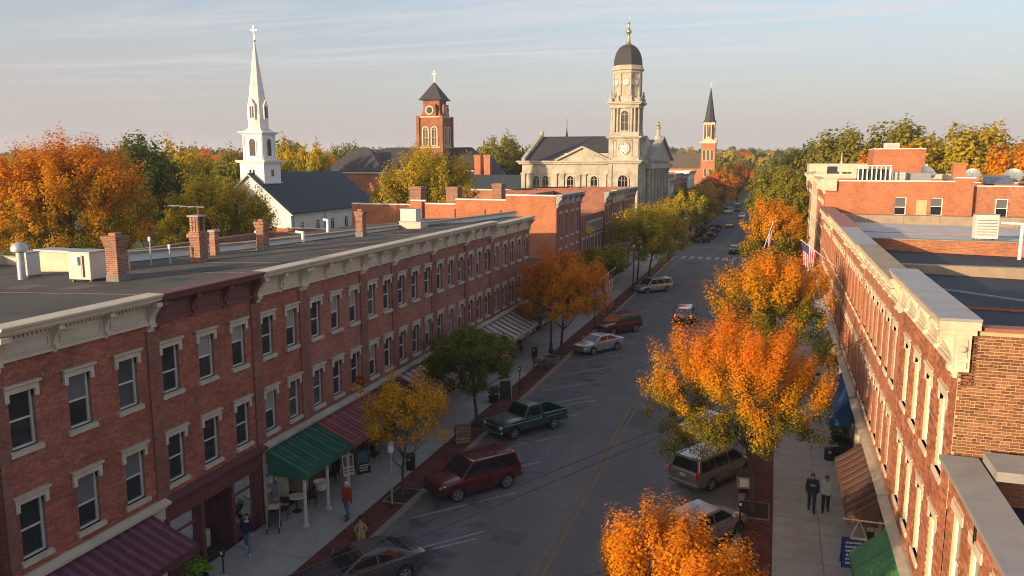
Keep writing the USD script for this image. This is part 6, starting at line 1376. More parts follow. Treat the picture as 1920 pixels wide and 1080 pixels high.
# old green pickup
def pickup(label, loc, head):
    T = thing('pickup', label, 'truck', loc, math.radians(head)); P = lambda n, m, mat, Q=None, sm=30: put(n, m, M[mat], Q or T, smooth=sm, local=True)
    W, r, xf, xr = 1.94, .37, 1.55, -1.48
    nose = loft([(-.62, .94, .42, 1.12), (-.55, .955, .38, 1.14), (.4, .955, .38, 1.14), (.85, .955, .38, 1.13), (1.5, .945, .42, 1.10), (2.1, .93, .46, 1.04), (2.36, .9, .48, .98), (2.42, .86, .52, .92)])
    bed = rbox((-2.5, -.95, .48), (-.64, .95, 1.14), .05) - mcube((-2.42, -.80, .62), (-.70, .80, 2)) 
    for s in (-1, 1): bed += rbox((-2.52, s * .80, 1.08), (-.64, s * .97, 1.16), .03)
    body = nose
    for x, b in ((xf, 0), (xr, 1)):
        for s in (-1, 1):
            a, c = sorted((s * .66, s * 1.2)); cyl = mf.Manifold.cylinder(c - a, r + .075, r + .075, 22).rotate((90, 0, 0)).translate((x, c, r + .03))
            if b: bed -= cyl
            else: body -= cyl
    for s in (-1, 1):
        for x in (.52, -.5): a, c = sorted((s * .935, s * 1.1)); body -= mcube((x - .006, a, .5), (x + .006, c, 2))
    P('body', body, 'car_green'); P('bed', bed, 'car_green')
    P('bed_floor', mcube((-2.41, -.79, .6), (-.71, .79, .635)), 'trim')
    P('tailgate', rbox((-2.54, -.79, .60), (-2.46, .79, 1.13), .02), 'car_green')
    R = .07
    pts = lambda: [(.72, y, 1.1) for y in (-.80, .80)] + [(-.62, y, 1.1) for y in (-.82, .82)] + [(.30, y, 1.68) for y in (-.66, .66)] + [(-.58, y, 1.68) for y in (-.68, .68)] + [(-.15, y, 1.74) for y in (-.5, .5)]
    big, small = hull(pts(), R, 12), hull(pts(), R - .01, 12)
    side = side_prism([(-.46, 1.18), (.52, 1.18), (.24, 1.60), (-.46, 1.60)], -1.3, 1.3); fr = front_prism([(-.76, 1.17), (.76, 1.17), (.62, 1.62), (-.62, 1.62)], 0.1, 2); rr = front_prism([(-.62, 1.22), (.62, 1.22), (.54, 1.58), (-.54, 1.58)], -2, -.3)
    P('roof', big - side - fr - rr, 'car_green')
    for y0, y1 in ((.4, 1.3), (-1.3, -.4)): P('side_window', small ^ side_prism([(-.46, 1.18), (.52, 1.18), (.24, 1.60), (-.46, 1.60)], y0, y1), 'car_glass', None, False)
    P('windscreen', small ^ (fr ^ mcube((.2, -2, 0), (2, 2, 3))), 'car_glass', None, 40); P('rear_window', small ^ (rr ^ mcube((-2, -2, 0), (-.5, 2, 3))), 'car_glass', None, 40)
    for x in (xf, xr):
        for s in (-1, 1): wheel(T, x, s * .83, r, .23, s, 'chrome', 6)
    P('front_bumper', rbox((2.4, -.97, .46), (2.56, .97, .64), .05), 'chrome'); P('rear_bumper', rbox((-2.66, -.9, .46), (-2.54, .9, .60), .04), 'trim')
    P('grille', rbox((2.36, -.62, .70), (2.45, .62, .94), .03), 'chrome')
    for k in range(4): P('grille_bar', rbox((2.43, -.6, .72 + k * .055), (2.462, .6, .74 + k * .055), .008), 'trim')
    for s in (-1, 1):
        P('headlight', mf.Manifold.cylinder(.1, .1, .1, 18).rotate((0, 90, 0)).translate((2.37, s * .76, .82)), 'lamp_clear'); P('indicator', rbox((2.38, s * .68, .66), (2.46, s * .84, .72), .02), 'lamp_red')
        P('tail_light', rbox((-2.56, s * .86, .78), (-2.5, s * .95, .95), .02), 'lamp_red'); P('fender', rbox((-2.1, s * .90, .86), (-.86, s * 1.02, .98), .05) - mf.Manifold.cylinder(4, r + .09, r + .09, 22).rotate((90, 0, 0)).translate((xr, 2, r + .03)), 'car_green')
        P('side_trim', rbox((-.5, s * .945, .93), (2.3, s * .965, .955), .008), 'chrome'); P('door_handle', rbox((-.42, s * .945, 1.0), (-.28, s * .985, 1.03), .01), 'chrome')
        P('mirror', hull([(.5, s * 1.02, 1.22), (.5, s * 1.14, 1.22), (.5, s * 1.02, 1.32), (.5, s * 1.14, 1.32)], .02), 'chrome')
    P('number_plate', rbox((-2.68, -.15, .62), (-2.55, .15, .74), .005), 'plate')
pickup('old dark green pickup truck with open bed and chrome bumper', (-13.62, 43.95, 0), -124)
# ------------------------------------------------------------------ people
SKIN = {}
def skin(c):
    k = tuple(c)
    if k not in SKIN: SKIN[k] = flat(f'skin_{len(SKIN)}', c, .55)
    return SKIN[k]
def limb(pts, rs):
    out = None
    for a, b, ra, rb in zip(pts, pts[1:], rs, rs[1:]):
        h = hull([a, b], [ra, rb], 14); out = h if out is None else out + h
    return out
def smooth_man(m, ln=.02, it=8):
    m = m.refine_to_length(ln).to_mesh(); t = trimesh.Trimesh(m.vert_properties[:, :3], m.tri_verts, process=True)
    trimesh.smoothing.filter_taubin(t, iterations=it); return t
def person(label, loc, head, h=1.72, stride=.25, skin_c=(.45, .27, .2), top=(.1, .02, .02), legs=(.03, .03, .04), hair=(.05, .04, .03), shoe=(.02, .02, .02), coat_len=0.0, arm=(.18, -.18), cap=None, group=None, hold=None, long_hair=False, elbow=.35, legcols=None):
    """Local frame: facing +x. One continuous body; clothing, hair and shoes are parts."""
    T = thing('person', label, 'person', loc, math.radians(head), group=group); k = h / 1.72
    V = lambda *p: np.array(p, float) * k
    hip, sh = .93, 1.42
    J = {}
    for s, n in ((1, 'l'), (-1, 'r')):
        st = stride * s
        ank = V(st * .95 - .02, s * .10, .09 + (.05 if st < 0 else 0)); kn = V(st * .48 + .05, s * .10, .50); hp = V(0, s * .095, hip)
        J['leg' + n] = [hp, kn, ank]; J['foot' + n] = [ank + V(-.03, 0, -.03), ank + V(.15, s * .02, -.055 + (.0 if st >= 0 else -.03))]
        a = arm[0 if s > 0 else 1]
        shp = V(0, s * .185, sh - .02); el = shp + V(math.sin(a) * .28, s * .05, -math.cos(a) * .28); wr = el + V(math.sin(a + elbow) * .24, -s * .01, -math.cos(a + elbow) * .24)
        J['arm' + n] = [shp, el, wr]; d = wr - el; J['hd' + n] = d / np.linalg.norm(d)
    body = hull([V(0, .10, hip), V(0, -.10, hip), V(.0, .115, 1.18), V(0, -.115, 1.18)], [.115 * k, .115 * k, .10 * k, .10 * k], 14) + hull([V(0, .115, 1.16), V(0, -.115, 1.16), V(0, .145, 1.36), V(0, -.145, 1.36), V(0, 0, 1.42)], [.10 * k, .10 * k, .085 * k, .085 * k, .07 * k], 14)
    nk, hc = V(.01, 0, 1.45), V(.035, 0, 1.60)
    body += limb([V(0, 0, 1.40), nk, V(.02, 0, 1.53)], [.065 * k, .056 * k, .055 * k])
    body += hull([hc + V(0, 0, .035), hc + V(-.025, 0, .02), hc + V(.02, 0, -.06), hc + V(.045, 0, -.09)], [.082 * k, .085 * k, .066 * k, .04 * k], 16)
    body += hull([hc + V(.085, 0, .01), hc + V(.105, 0, -.03)], [.011 * k, .016 * k], 8)                   # nose
    for s in (-1, 1):
        body += hull([hc + V(-.01, s * .082, .01), hc + V(-.005, s * .085, -.03)], .014 * k, 8)               # ears
    for n, s in (('l', 1), ('r', -1)):
        body += limb(J['leg' + n], [.092 * k, .062 * k, .042 * k]); body += limb(J['foot' + n], [.045 * k, .036 * k]); body += limb(J['arm' + n], [.056 * k, .043 * k, .029 * k])
        w, d = J['arm' + n][2], J['hd' + n]; side = V(1, 0, 0) - d * d[0]; side /= np.linalg.norm(side); pal = np.cross(d, side)
        palm = w + d * .05 * k
        body += hull([w, palm + side * .03 * k, palm - side * .03 * k, palm + d * .035 * k + side * .03 * k, palm + d * .035 * k - side * .03 * k], [.024 * k, .014 * k, .014 * k, .013 * k, .013 * k], 8)
        for f in range(4):
            b0 = palm + d * .035 * k + side * (.031 - .0205 * f) * k; L = (.065, .075, .07, .055)[f] * k; c = -pal * s * .35
            body += limb([b0, b0 + (d + c * .4) * L * .5, b0 + (d * .85 + c * 1.3) * L], [.0095 * k, .0088 * k, .0078 * k])
        body += limb([palm - d * .02 * k + side * .03 * k, palm + side * .058 * k + d * .015 * k, palm + side * .06 * k + d * .045 * k], [.013 * k, .011 * k, .0085 * k])
    put('body', smooth_man(body, .022, 4), skin(skin_c), T, smooth=True, local=True)
    m = lambda n: M.setdefault(n, None)
    cm = lambda nm, c: surf(f'cloth_{nm}_{COUNT.get(("c", nm), 0)}', c, .85, .22, 9.0)
    def col(nm, c): COUNT[('c', nm)] = COUNT.get(('c', nm), 0) + 1; return cm(nm, c)
    jk = hull([V(0, .12, hip - coat_len), V(0, -.12, hip - coat_len), V(.01, .14, 1.18), V(.01, -.14, 1.18)], [.13 * k, .13 * k, .115 * k, .115 * k], 14) + hull([V(.005, .13, 1.16), V(.005, -.13, 1.16), V(0, .155, 1.37), V(0, -.155, 1.37), V(0, 0, 1.43)], [.115 * k, .115 * k, .095 * k, .095 * k, .08 * k], 14)
    for n in 'lr': a = J['arm' + n]; jk += limb([a[0], a[1], a[1] + (a[2] - a[1]) * .93], [.073 * k, .06 * k, .046 * k])
    jk += mf.Manifold.cylinder(.07 * k, .085 * k, .072 * k, 16).translate((0, 0, 1.41 * k))
    put('jacket', smooth_man(jk, .03, 5), col('jacket', top), T, smooth=True, local=True)
    for i, n in enumerate('lr'):
        a = J['leg' + n]; tr = limb([a[0] + V(0, 0, .03), a[1], a[2] + (a[1] - a[2]) * .06], [.108 * k, .076 * k, .066 * k])
        if i == 0: both = tr
        else: both = both + tr
    both += hull([V(0, .10, hip), V(0, -.10, hip)], .122 * k, 14)
    put('trousers', smooth_man(both, .03, 4), col('trousers', legs), T, smooth=True, local=True)
    for n in 'lr':
        f = J['foot' + n]; put('shoe', smooth_man(hull([f[0] + V(-.03, 0, -.01), f[0] + V(0, 0, .0), f[1] + V(.02, 0, 0)], [.052 * k, .056 * k, .042 * k], 12), .03, 2), col('shoe', shoe), T, smooth=True, local=True)
    hr = hull([hc + V(-.022, 0, .045), hc + V(-.045, 0, .0), hc + V(.01, 0, .06)], [.09 * k, .084 * k, .082 * k], 16) - hull([hc + V(.07, 0, -.05), hc + V(.12, 0, .035), hc + V(.07, 0, .0)], [.085 * k, .06 * k, .075 * k], 12)
    if long_hair: hr += hull([hc + V(-.05, 0, .0), hc + V(-.06, .05, -.14), hc + V(-.06, -.05, -.14)], [.075 * k, .045 * k, .045 * k], 12)
    put('hair', smooth_man(hr, .02, 2), col('hair', hair), T, smooth=True, local=True)
    if cap is not None:
        cp = hull([hc + V(-.015, 0, .06), hc + V(.01, 0, .06)], .098 * k, 16) ^ mcube(V(-1, -1, 1.645), V(1, 1, 2)); cp += hull([hc + V(.09, .04, .065), hc + V(.09, -.04, .065), hc + V(.16, .03, .055), hc + V(.16, -.03, .055)], .008 * k, 8)
        put('cap', cp, col('cap', cap), T, smooth=40, local=True)
    e = MB()
    for s in (-1, 1): e.sphere(hc + V(.079, s * .032, .005), .011 * k, 1)
    put('eyes', e, M['ink'], T, local=True); e = MB().box(hc + V(.083, -.022, -.062), hc + V(.091, .022, -.056)); put('mouth', e, flat('lips_%d' % COUNT.get(('/World', 'person'), 0), (.3, .1, .09)), T, local=True)
    return T, J, k
person('walker in a red coat and blue jeans on the left pavement, pale hair', (-17.54, 29.75, .15), -98, 1.74, .16, top=(.22, .026, .016), legs=(.06, .11, .2), hair=(.45, .38, .33), coat_len=.12, arm=(.1, -.12), elbow=.15, shoe=(.05, .03, .025))
T, J, k = person('walker in a dark navy jacket and light jeans in front of the maroon shopfront', (-19.85, 25.75, .15), -62, 1.66, .36, top=(.012, .014, .035), legs=(.10, .15, .2), hair=(.02, .015, .012), arm=(.35, -.3), elbow=.5, shoe=(.35, .37, .42), long_hair=True)
put('scarf', hull([(.03, 0, 1.38), (.08, .05, 1.36), (.08, -.05, 1.36)], .05, 10), surf('scarf_grey', (.4, .38, .36), .9), T, smooth=True, local=True)
T, J, k = person('man in navy sweatshirt with yellow print, left one of the walking pair', (2.2, 37.1, .15), -92, 1.78, .15, skin_c=(.32, .18, .12), top=(.014, .018, .045), legs=(.02, .026, .05), hair=(.02, .015, .012), arm=(.08, -.1), elbow=.3)
put('printed_motif', smooth_man(hull([(.125 * k, y, z) for y in (-.1, .1) for z in (1.2 * k, 1.25 * k)], .02, 8), .03, 1), flat('print_yellow', (.3, .34, .05), .8), T, smooth=True, local=True)
person('man in pale grey jacket and brown cap, right one of the walking pair', (2.8, 37.2, .15), -94, 1.72, -.13, skin_c=(.32, .17, .12), top=(.33, .33, .33), legs=(.014, .014, .018), hair=(.03, .02, .015), cap=(.14, .05, .03), arm=(.05, -.08), elbow=.25, coat_len=.04, shoe=(.03, .02, .02))

# ------------------------------------------------------------------ awnings
def cloth(n, c, v=.22): return surf('awning_' + n, c, .85, v, 1.6, fine=.08)
PU = [cloth('purple', (.08, .021, .04)), cloth('plum', (.125, .048, .07))]
awning('dark purple and plum striped awning at the lower left corner', FL, 14.2, 21.55, PU, 3.5, 2.72, 2.1, pw=.2)
awning('green striped shop awning with scalloped edge on the left', FL, 28.35, 32.28, [cloth('green', (.018, .105, .075)), cloth('green_dark', (.012, .075, .055))], 3.45, 2.62, 2.1, seams=1)
awning('faded rose striped awning right of the green one', FL, 32.34, 37.9, [cloth('rose', (.25, .075, .075)), cloth('rose_dark', (.19, .055, .058))], 3.45, 2.62, 2.1, seams=1)
awning('dark red awning behind the yellow street tree', FL, 37.96, 41.3, [cloth('wine', (.11, .03, .036)), cloth('wine_dark', (.08, .022, .028))], 3.45, 2.62, 2.1, seams=1)
awning('pink and white striped awning left of the green tree', FL, 41.4, 46.9, [cloth('pale_pink', (.46, .35, .37)), cloth('pink', (.30, .11, .14))], 3.5, 2.6, 2.0)
awning('blue awning half hidden by the round green tree', FL, 47.2, 52.3, [cloth('navy_a', (.04, .06, .13))], 3.4, 2.6, 1.9)
awning('frayed brown and white striped awning before the blue awning', FL, 55.4, 63.2, [cloth('offwhite', (.50, .47, .43)), cloth('brown_a', (.11, .06, .05)), cloth('offwhite_b', (.44, .42, .38))], 3.5, 2.55, 2.2, seams=0)
awning('blue awning at the end of the near left terrace', FL, 63.4, 67.7, [cloth('blue', (.018, .06, .12))], 3.6, 2.6, 2.1)
awning('dusty rose awning behind the rust-orange tree', FL, 68.6, 75.5, [cloth('dusty_rose', (.24, .10, .105)), cloth('dusty_rose_b', (.2, .08, .085))], 3.5, 2.6, 2.0)
awning('plain sunlit green awning at the lower right', FRt, 20.6, 28.6, cloth('leaf_green', (.06, .19, .075), .12), 3.6, 2.5, 1.35, scallop=False, parts='cover')
awning('brown ribbed awning with rusty edge above the walking pair', FRt, 31.5, 38.2, [cloth('rib_brown', (.13, .06, .04)), cloth('rib_dark', (.06, .035, .028))], 3.3, 2.45, 1.22, seams=1, scallop=False)
awning('deep blue awning on the right pavement', FRt, 43.6, 49.4, cloth('royal_blue', (.012, .06, .17), .12), 3.9, 2.5, 1.3, scallop=False, parts='cover')
awning('yellow and black checked awning farther along the right pavement', FRt, 56.5, 62.0, [cloth('check_gold', (.25, .15, .03)), cloth('check_black', (.02, .018, .015))], 3.8, 2.5, 1.4)
awning('pale grey awning on the right behind the third maple', FRt, 63.5, 69.0, [cloth('pale_grey', (.42, .42, .43))], 3.9, 2.6, 1.4)
awning('second pale awning farther along the right terrace', FRt, 71.0, 77.0, [cloth('pale_blue', (.33, .36, .42))], 3.9, 2.6, 1.4)
# low tan shop in the gap of the left side
T = row_building('low tan shop in the gap between the two left terraces', FL, 67.85, 77.0, [], [], h=6.6, depth=14, tone='red', wall=brickmat('wall_tan', (.30, .17, .10), (.42, .27, .16), (.36, .27, .19)), corn=None, store='stone', bays=4, seed=50, roof_z=6.2, slope=0, pil=False)

# ------------------------------------------------------------------ roof-top things
def rz(x): return 11.18 - .5 * (-20.75 - x) / 11.5
def chimney(label, x, y, z, w, d, h, cap='flare', flash=True):
    T = thing('chimney', label, 'chimney', (x, y, z)); m = MB()
    put('stack', MB().box((x - w / 2, y - d / 2, z - .6), (x + w / 2, y + d / 2, z + h)), M['chimney'], T)
    if cap == 'flare':
        for i in range(3): o = .03 + .03 * i; m.box((x - w / 2 - o, y - d / 2 - o, z + h - .42 + i * .14), (x + w / 2 + o, y + d / 2 + o, z + h - .285 + i * .14))
        put('corbel', m, M['chimney'], T); put('flue', MB().box((x - w * .3, y - d * .3, z + h), (x + w * .3, y + d * .3, z + h + .12)), M['coping_red'], T)
    elif cap == 'hood':
        put('corbel', MB().box((x - w / 2 - .08, y - d / 2 - .08, z + h - .3), (x + w / 2 + .08, y + d / 2 + .08, z + h - .12)), M['chimney'], T)
        for dx in (-1, 0, 1):
            for dy in (-1, 1): m.box((x + dx * w * .3 - .07, y + dy * d * .3 - .07, z + h), (x + dx * w * .3 + .07, y + dy * d * .3 + .07, z + h + .7))
        put('hood_post', m, M['chimney'], T, kind='stuff'); put('hood_slab', MB().box((x - w * .55, y - d * .55, z + h + .7), (x + w * .55, y + d * .55, z + h + .78)), M['concrete'], T)
    else: put('cap', MB().box((x - w / 2 - .05, y - d / 2 - .05, z + h), (x + w / 2 + .05, y + d / 2 + .05, z + h + .1)), M['concrete'], T)
    if flash: put('flashing', MB().box((x - w / 2 - .03, y - d / 2 - .03, z - .2), (x + w / 2 + .03, y + d / 2 + .03, z + .42)), M['flash'], T)
    return T
M['flash'] = surf('flashing', (.17, .16, .13), .8, .3, 3.0)
chimney('big flared brick chimney next to the roof cabinet at left', -25.3, 25.6, rz(-25.3), .58, .58, 2.0)
chimney('brick chimney with a small hood on posts and an aerial', -26.9, 32.4, rz(-26.9), .6, .58, 1.65, 'hood', False)
chimney('short thin brick chimney just behind the hooded one', -28.2, 35.2, rz(-28.2), .34, .34, 1.4, 'slab', False)
chimney('plain brick chimney with dark base in the middle of the left roofs', -26.9, 37.6, rz(-26.9), .48, .5, 1.75)
chimney('last brick chimney of the near left roofs, beside the orange wall', -25.3, 45.8, rz(-25.3), .48, .5, 1.8)
T = thing('aerial', 'broken roof aerial on top of the hooded chimney', 'aerial', (-26.9, 32.4, 13.6))
put('mast', MB().cyl((-26.8, 32.4, 13.3), (-26.8, 32.4, 13.85), .025, n=6), M['coping_red'], T); put('boom', MB().cyl((-28.2, 32.0, 13.8), (-26.5, 32.5, 13.72), .03, n=6), M['metal_grey'], T)
for q in range(4): x = -28.1 + q * .4; put('rod', MB().cyl((x, 31.6 + q * .1, 13.79 - q * .02), (x - .1, 32.4 + q * .1, 13.79 - q * .02), .015, n=5), M['metal_grey'], T)
def cabinet(label, x, y, z, w, d, h, rot=0, legs=True, louv=True, mat='ac', cat='air conditioner', name='air_conditioner'):
    T = thing(name, label, cat, (x, y, z), rot); zb = .28 if legs else 0.0
    put('casing', rbox((-w / 2, -d / 2, zb), (w / 2, d / 2, zb + h), .03), M[mat], T, smooth=30, local=True)
    if legs:
        for i in (-1, 1):
            for j in (-1, 1): put('leg', MB().box((i * w * .4 - .05, j * d * .38 - .05, 0), (i * w * .4 + .05, j * d * .38 + .05, zb)), M['wood'], T, local=True)
    if louv:
        for q in range(6): put('grille_bar', MB().box((-w * .42, -d / 2 - .02, zb + h * (.15 + .12 * q)), (w * .42, -d / 2, zb + h * (.19 + .12 * q))), M['metal_grey'], T, local=True)
    else:
        put('panel', MB().box((-w * .4, -d / 2 - .012, zb + h * .08), (w * .1, -d / 2, zb + h * .92)), M[mat], T, local=True); put('meter_box', MB().box((-w * .18, -d / 2 - .1, zb + h * .55), (w * .02, -d / 2 - .012, zb + h * .85)), M['white'], T, local=True); put('conduit', MB().cyl((w * .2, -d / 2 - .03, zb + h * .1), (w * .2, -d / 2 - .03, zb + h * .9), .025, n=6), M['wood'], T, local=True)
    put('lid', MB().box((-w / 2 - .03, -d / 2 - .03, zb + h), (w / 2 + .03, d / 2 + .03, zb + h + .03)), M['metal_grey'], T, local=True)
    return T
cabinet('square cream roof cabinet with panel door, left of the big chimney', -26.75, 25.6, rz(-26.7), 1.05, 1.15, 1.1, .1, louv=False)
cabinet('pale upright air conditioner at the far left roof edge', -31.2, 26.6, 10.72, .75, .6, 1.0, -.2)
cabinet('low beige box below the grey cabinet near the orange wall', -24.8, 52.6, rz(-24.8), 1.7, 1.2, .62, 0, False, mat='cream')
cabinet('grey and white air conditioner standing on the beige box', -25.0, 52.6, rz(-24.8) + .66, 1.25, .9, .85, 0, False)
cabinet('white condenser by the church side wall', -32.3, 54.0, 9.2, 1.2, .9, 1.2, .3)
cabinet('second white condenser close to the thin pipe', -31.0, 55.2, 9.2, .9, .7, 1.0, -.2)
T = thing('roof_vent', 'white mushroom-topped vent pipe at the far left of the roofs', 'vent', (-30.6, 25.7, 10.6))
put('pipe', MB().cyl((-30.6, 25.7, 10.4), (-30.6, 25.7, 12.2), .16, n=12), M['galv'], T, smooth=40); put('cowl', MB().lathe([(.16, 12.1), (.32, 12.15), (.34, 12.3), (.26, 12.48), (.02, 12.56)], (-30.6, 25.7, 0), 14), M['galv'], T, smooth=50)
T = thing('roof_hatch', 'cream plastered stair head behind the left cabinets', 'roof hatch', (-30, 28.9, 10.6)); put('wall', MB().box((-33, 28.6, 10.2), (-28.3, 29.4, 11.75)), M['cream_lit'], T); put('cap', MB().box((-33.1, 28.5, 11.75), (-28.2, 29.5, 11.85)), M['metal_grey'], T)
def pipe_vent(label, x, y, z, h=1.1, mat='white', arm=.5):
    T = thing('vent_pipe', label, 'pipe', (x, y, z)); put('pipe', MB().cyl((x, y, z - .3), (x, y, z + h), .1, n=10), M[mat], T, smooth=40); put('elbow', MB().cyl((x + .05, y, z + h - .06), (x - arm, y, z + h - .02), .08, n=10), M[mat], T, smooth=40); put('collar', MB().cyl((x, y, z - .05), (x, y, z + .06), .2, n=12), M['metal_grey'], T)
pipe_vent('white bent vent pipe left of the middle chimney', -27.6, 38.6, rz(-27.6), 1.1)
pipe_vent('white square-shouldered pipe among the left roof clutter', -27.8, 45.9, rz(-27.8), 1.3, arm=.3)
pipe_vent('thin pale pipe near the white condensers', -27.3, 42.2, rz(-27.3), .8)
for i, (x, y) in enumerate(((-28.2, 30.6), (-27.6, 31.2))):
    T = thing('roof_pole', ('slender roof pole left of the hooded chimney', 'shorter roof pole next to the hooded chimney')[i], 'pole', (x, y, 10.9)); put('pole', MB().cyl((x, y, 10.6), (x, y, 12.2 - .4 * i), .035, n=6), M['galv'], T); put('tip', MB().box((x - .05, y - .05, 12.2 - .4 * i), (x + .05, y + .05, 12.4 - .4 * i)), M['galv'], T)
T = cabinet('tall white cabinet on a stand on the pale right roof', 14.2, 64.5, 10.2, 1.5, .7, 1.7, .1); pipe_vent('white stand pipe on the right roof edge', 13.6, 53.2, 10.2, 2.2, arm=1.1)
T = thing('roof_screen', 'white slatted roof screen on the tall right building', 'screen', (9, 88, 13.6))
for i in range(8): put('slat', MB().box((7.6 + i * .42, 88, 13.55), (7.72 + i * .42, 88.1, 15.5)), M['white'], T)
for z in (13.7, 15.4): put('rail', MB().box((7.5, 88.11, z), (10.75, 88.2, z + .1)), M['white'], T)
put('back_panel', MB().box((7.6, 89.0, 13.55), (10.6, 89.1, 15.1)), M['roof_dark'], T)
cabinet('grey air conditioner right of the white roof screen', 11.6, 90, 13.5, 1.2, .9, 1.0); cabinet('long grey roof unit on the tall right building', 13.6, 91, 13.5, 2.2, 1.0, .9, mat='metal_grey'); cabinet('small pale roof unit beside the slatted screen', 11.0, 94, 13.5, .9, .9, 1.3)
def dish(label, x, y, z, r, az):
    T = thing('satellite_dish', label, 'dish', (x, y, z), az); m = MB()
    put('mast', MB().cyl((0, 0, 0), (0, 0, 1.0), .06, n=8), M['metal_grey'], T, local=True)
    m.lathe([(.02, 0), (r * .5, .06), (r * .85, .17), (r, .25), (r * .98, .27), (r * .83, .2), (r * .5, .09), (.02, .03)], (0, 0, 0), 16); v, f = m.arrays(); c, s = math.cos(.9), math.sin(.9)
    put('reflector', (np.stack([v[:, 0], v[:, 1] * c - v[:, 2] * s, v[:, 1] * s + v[:, 2] * c], 1) + (0, -.1, 1.1), f), M['metal_grey'], T, smooth=40, local=True); put('arm', MB().cyl((0, -.1, 1.1), (0, -.1 - r * .9, 1.1 + r * .7), .03, n=6), M['metal_grey'], T, local=True)
dish('satellite dish tilted up behind the right chimney', 14.6, 93, 13.5, .8, .4); dish('satellite dish right of the brick chimney', 18.6, 92, 13.2, .9, -.5); dish('farther satellite dish at the right edge', 22.5, 93, 13.2, .9, -.3)
T = thing('skylight', 'slanted glazed skylight on the right edge roof', 'skylight', (20.4, 90, 13.2)); put('kerb', MB().box((19.4, 89, 13.1), (21.6, 91, 13.7)), M['wall_orange'], T); put('pane', MB().add([(19.3, 88.9, 13.7), (21.7, 88.9, 13.7), (21.7, 91.1, 14.5), (19.3, 91.1, 14.5), (19.3, 91.1, 13.7), (21.7, 91.1, 13.7)], [(0, 1, 2, 3), (0, 3, 4, 4), (1, 5, 2, 2), (3, 2, 5, 4)]), M['glass_blind'], T)
cabinet('white roof unit on top of the brick penthouse', 12.2, 102, 17.2, 1.6, 1.0, .7, 0, False)
T = thing('roof_box', 'dark vent box with spikes at the far end of the right terrace', 'vent', (6.5, 112, 13.8)); put('box', MB().box((6, 111, 13.6), (7.2, 112, 15.2)), M['roof_dark'], T); put('fin', MB().add([(7.4, 111, 14), (7.8, 111, 14), (7.6, 111, 17.2), (7.4, 111.3, 14), (7.8, 111.3, 14), (7.6, 111.3, 17.2)], [(0, 1, 2, 2), (3, 5, 4, 4), (0, 3, 4, 1), (1, 4, 5, 2), (2, 5, 3, 0)]), M['cream_lit'], T)
# ------------------------------------------------------------------ street furniture
def lamp_post(label, x, y, h, style):
    T = thing('street_lamp', label, 'street lamp', (x, y, .15)); P = lambda n, m, mat, **k: put(n, m, M[mat], T, local=True, **k)
    if style == 'single':
        P('base', MB().lathe([(.11, 0), (.11, .12), (.06, .2)], (0, 0, 0), 10), 'metal_black', smooth=40); P('post', MB().cyl((0, 0, .15), (0, 0, h - .45), .045, .035, 10), 'metal_grey', smooth=40)
        P('globe', MB().lathe([(.08, h - .45), (.15, h - .35), (.13, h - .05)], (0, 0, 0), 10), 'frost', smooth=40); P('cap', MB().lathe([(.17, h - .05), (.12, h + .08), (.02, h + .16)], (0, 0, 0), 10), 'metal_grey', smooth=40)
    else:
        P('base', MB().lathe([(.22, 0), (.22, .25), (.15, .35), (.13, .8), (.09, .95)], (0, 0, 0), 12), 'metal_black', smooth=40); P('post', MB().cyl((0, 0, .9), (0, 0, h - .5), .08, .06, 12), 'metal_black', smooth=40)
        if style == 'twin':
            P('arm', MB().tube([(-.05, 0, h - .8), (.5, 0, h - .7), (.85, 0, h - .5)], .035, 6), 'metal_black'); P('globe', MB().lathe([(.05, h - .5), (.17, h - .38), (.17, h - .2), (.05, h - .02)], (.85, 0, 0), 12), 'frost', smooth=50); P('finial', MB().lathe([(.06, h - .02), (.03, h + .1), (.005, h + .18)], (.85, 0, 0), 8), 'metal_black')
        P('globe', MB().lathe([(.07, h - .5), (.18, h - .35), (.18, h - .12), (.06, h + .02)], (0, 0, 0), 12), 'frost', smooth=50); P('finial', MB().lathe([(.07, h + .02), (.03, h + .14), (.005, h + .24)], (0, 0, 0), 8), 'metal_black')
    return T
lamp_post('slim grey lamp post with frosted lantern in front of the yellow tree', -16.16, 31.4, 3.1, 'single')
lamp_post('tall black twin-globe lamp post by the silver minivan', -16.3, 97.4, 5.6, 'twin')
lamp_post('black globe lamp post left of the rust-orange trunk', -17.2, 62.6, 3.4, 'globe')
lamp_post('far black lamp post beside the zebra crossing', -16.0, 128.5, 5.0, 'globe')
lamp_post('lamp post on the far corner before the courthouse', -16.0, 153.5, 5.2, 'globe')
M['flag_red'] = flat('flag_red', (.38, .02, .03), .8); M['flag_white'] = flat('flag_white', (.62, .6, .58), .8); M['flag_blue'] = flat('flag_blue', (.02, .025, .09), .8)
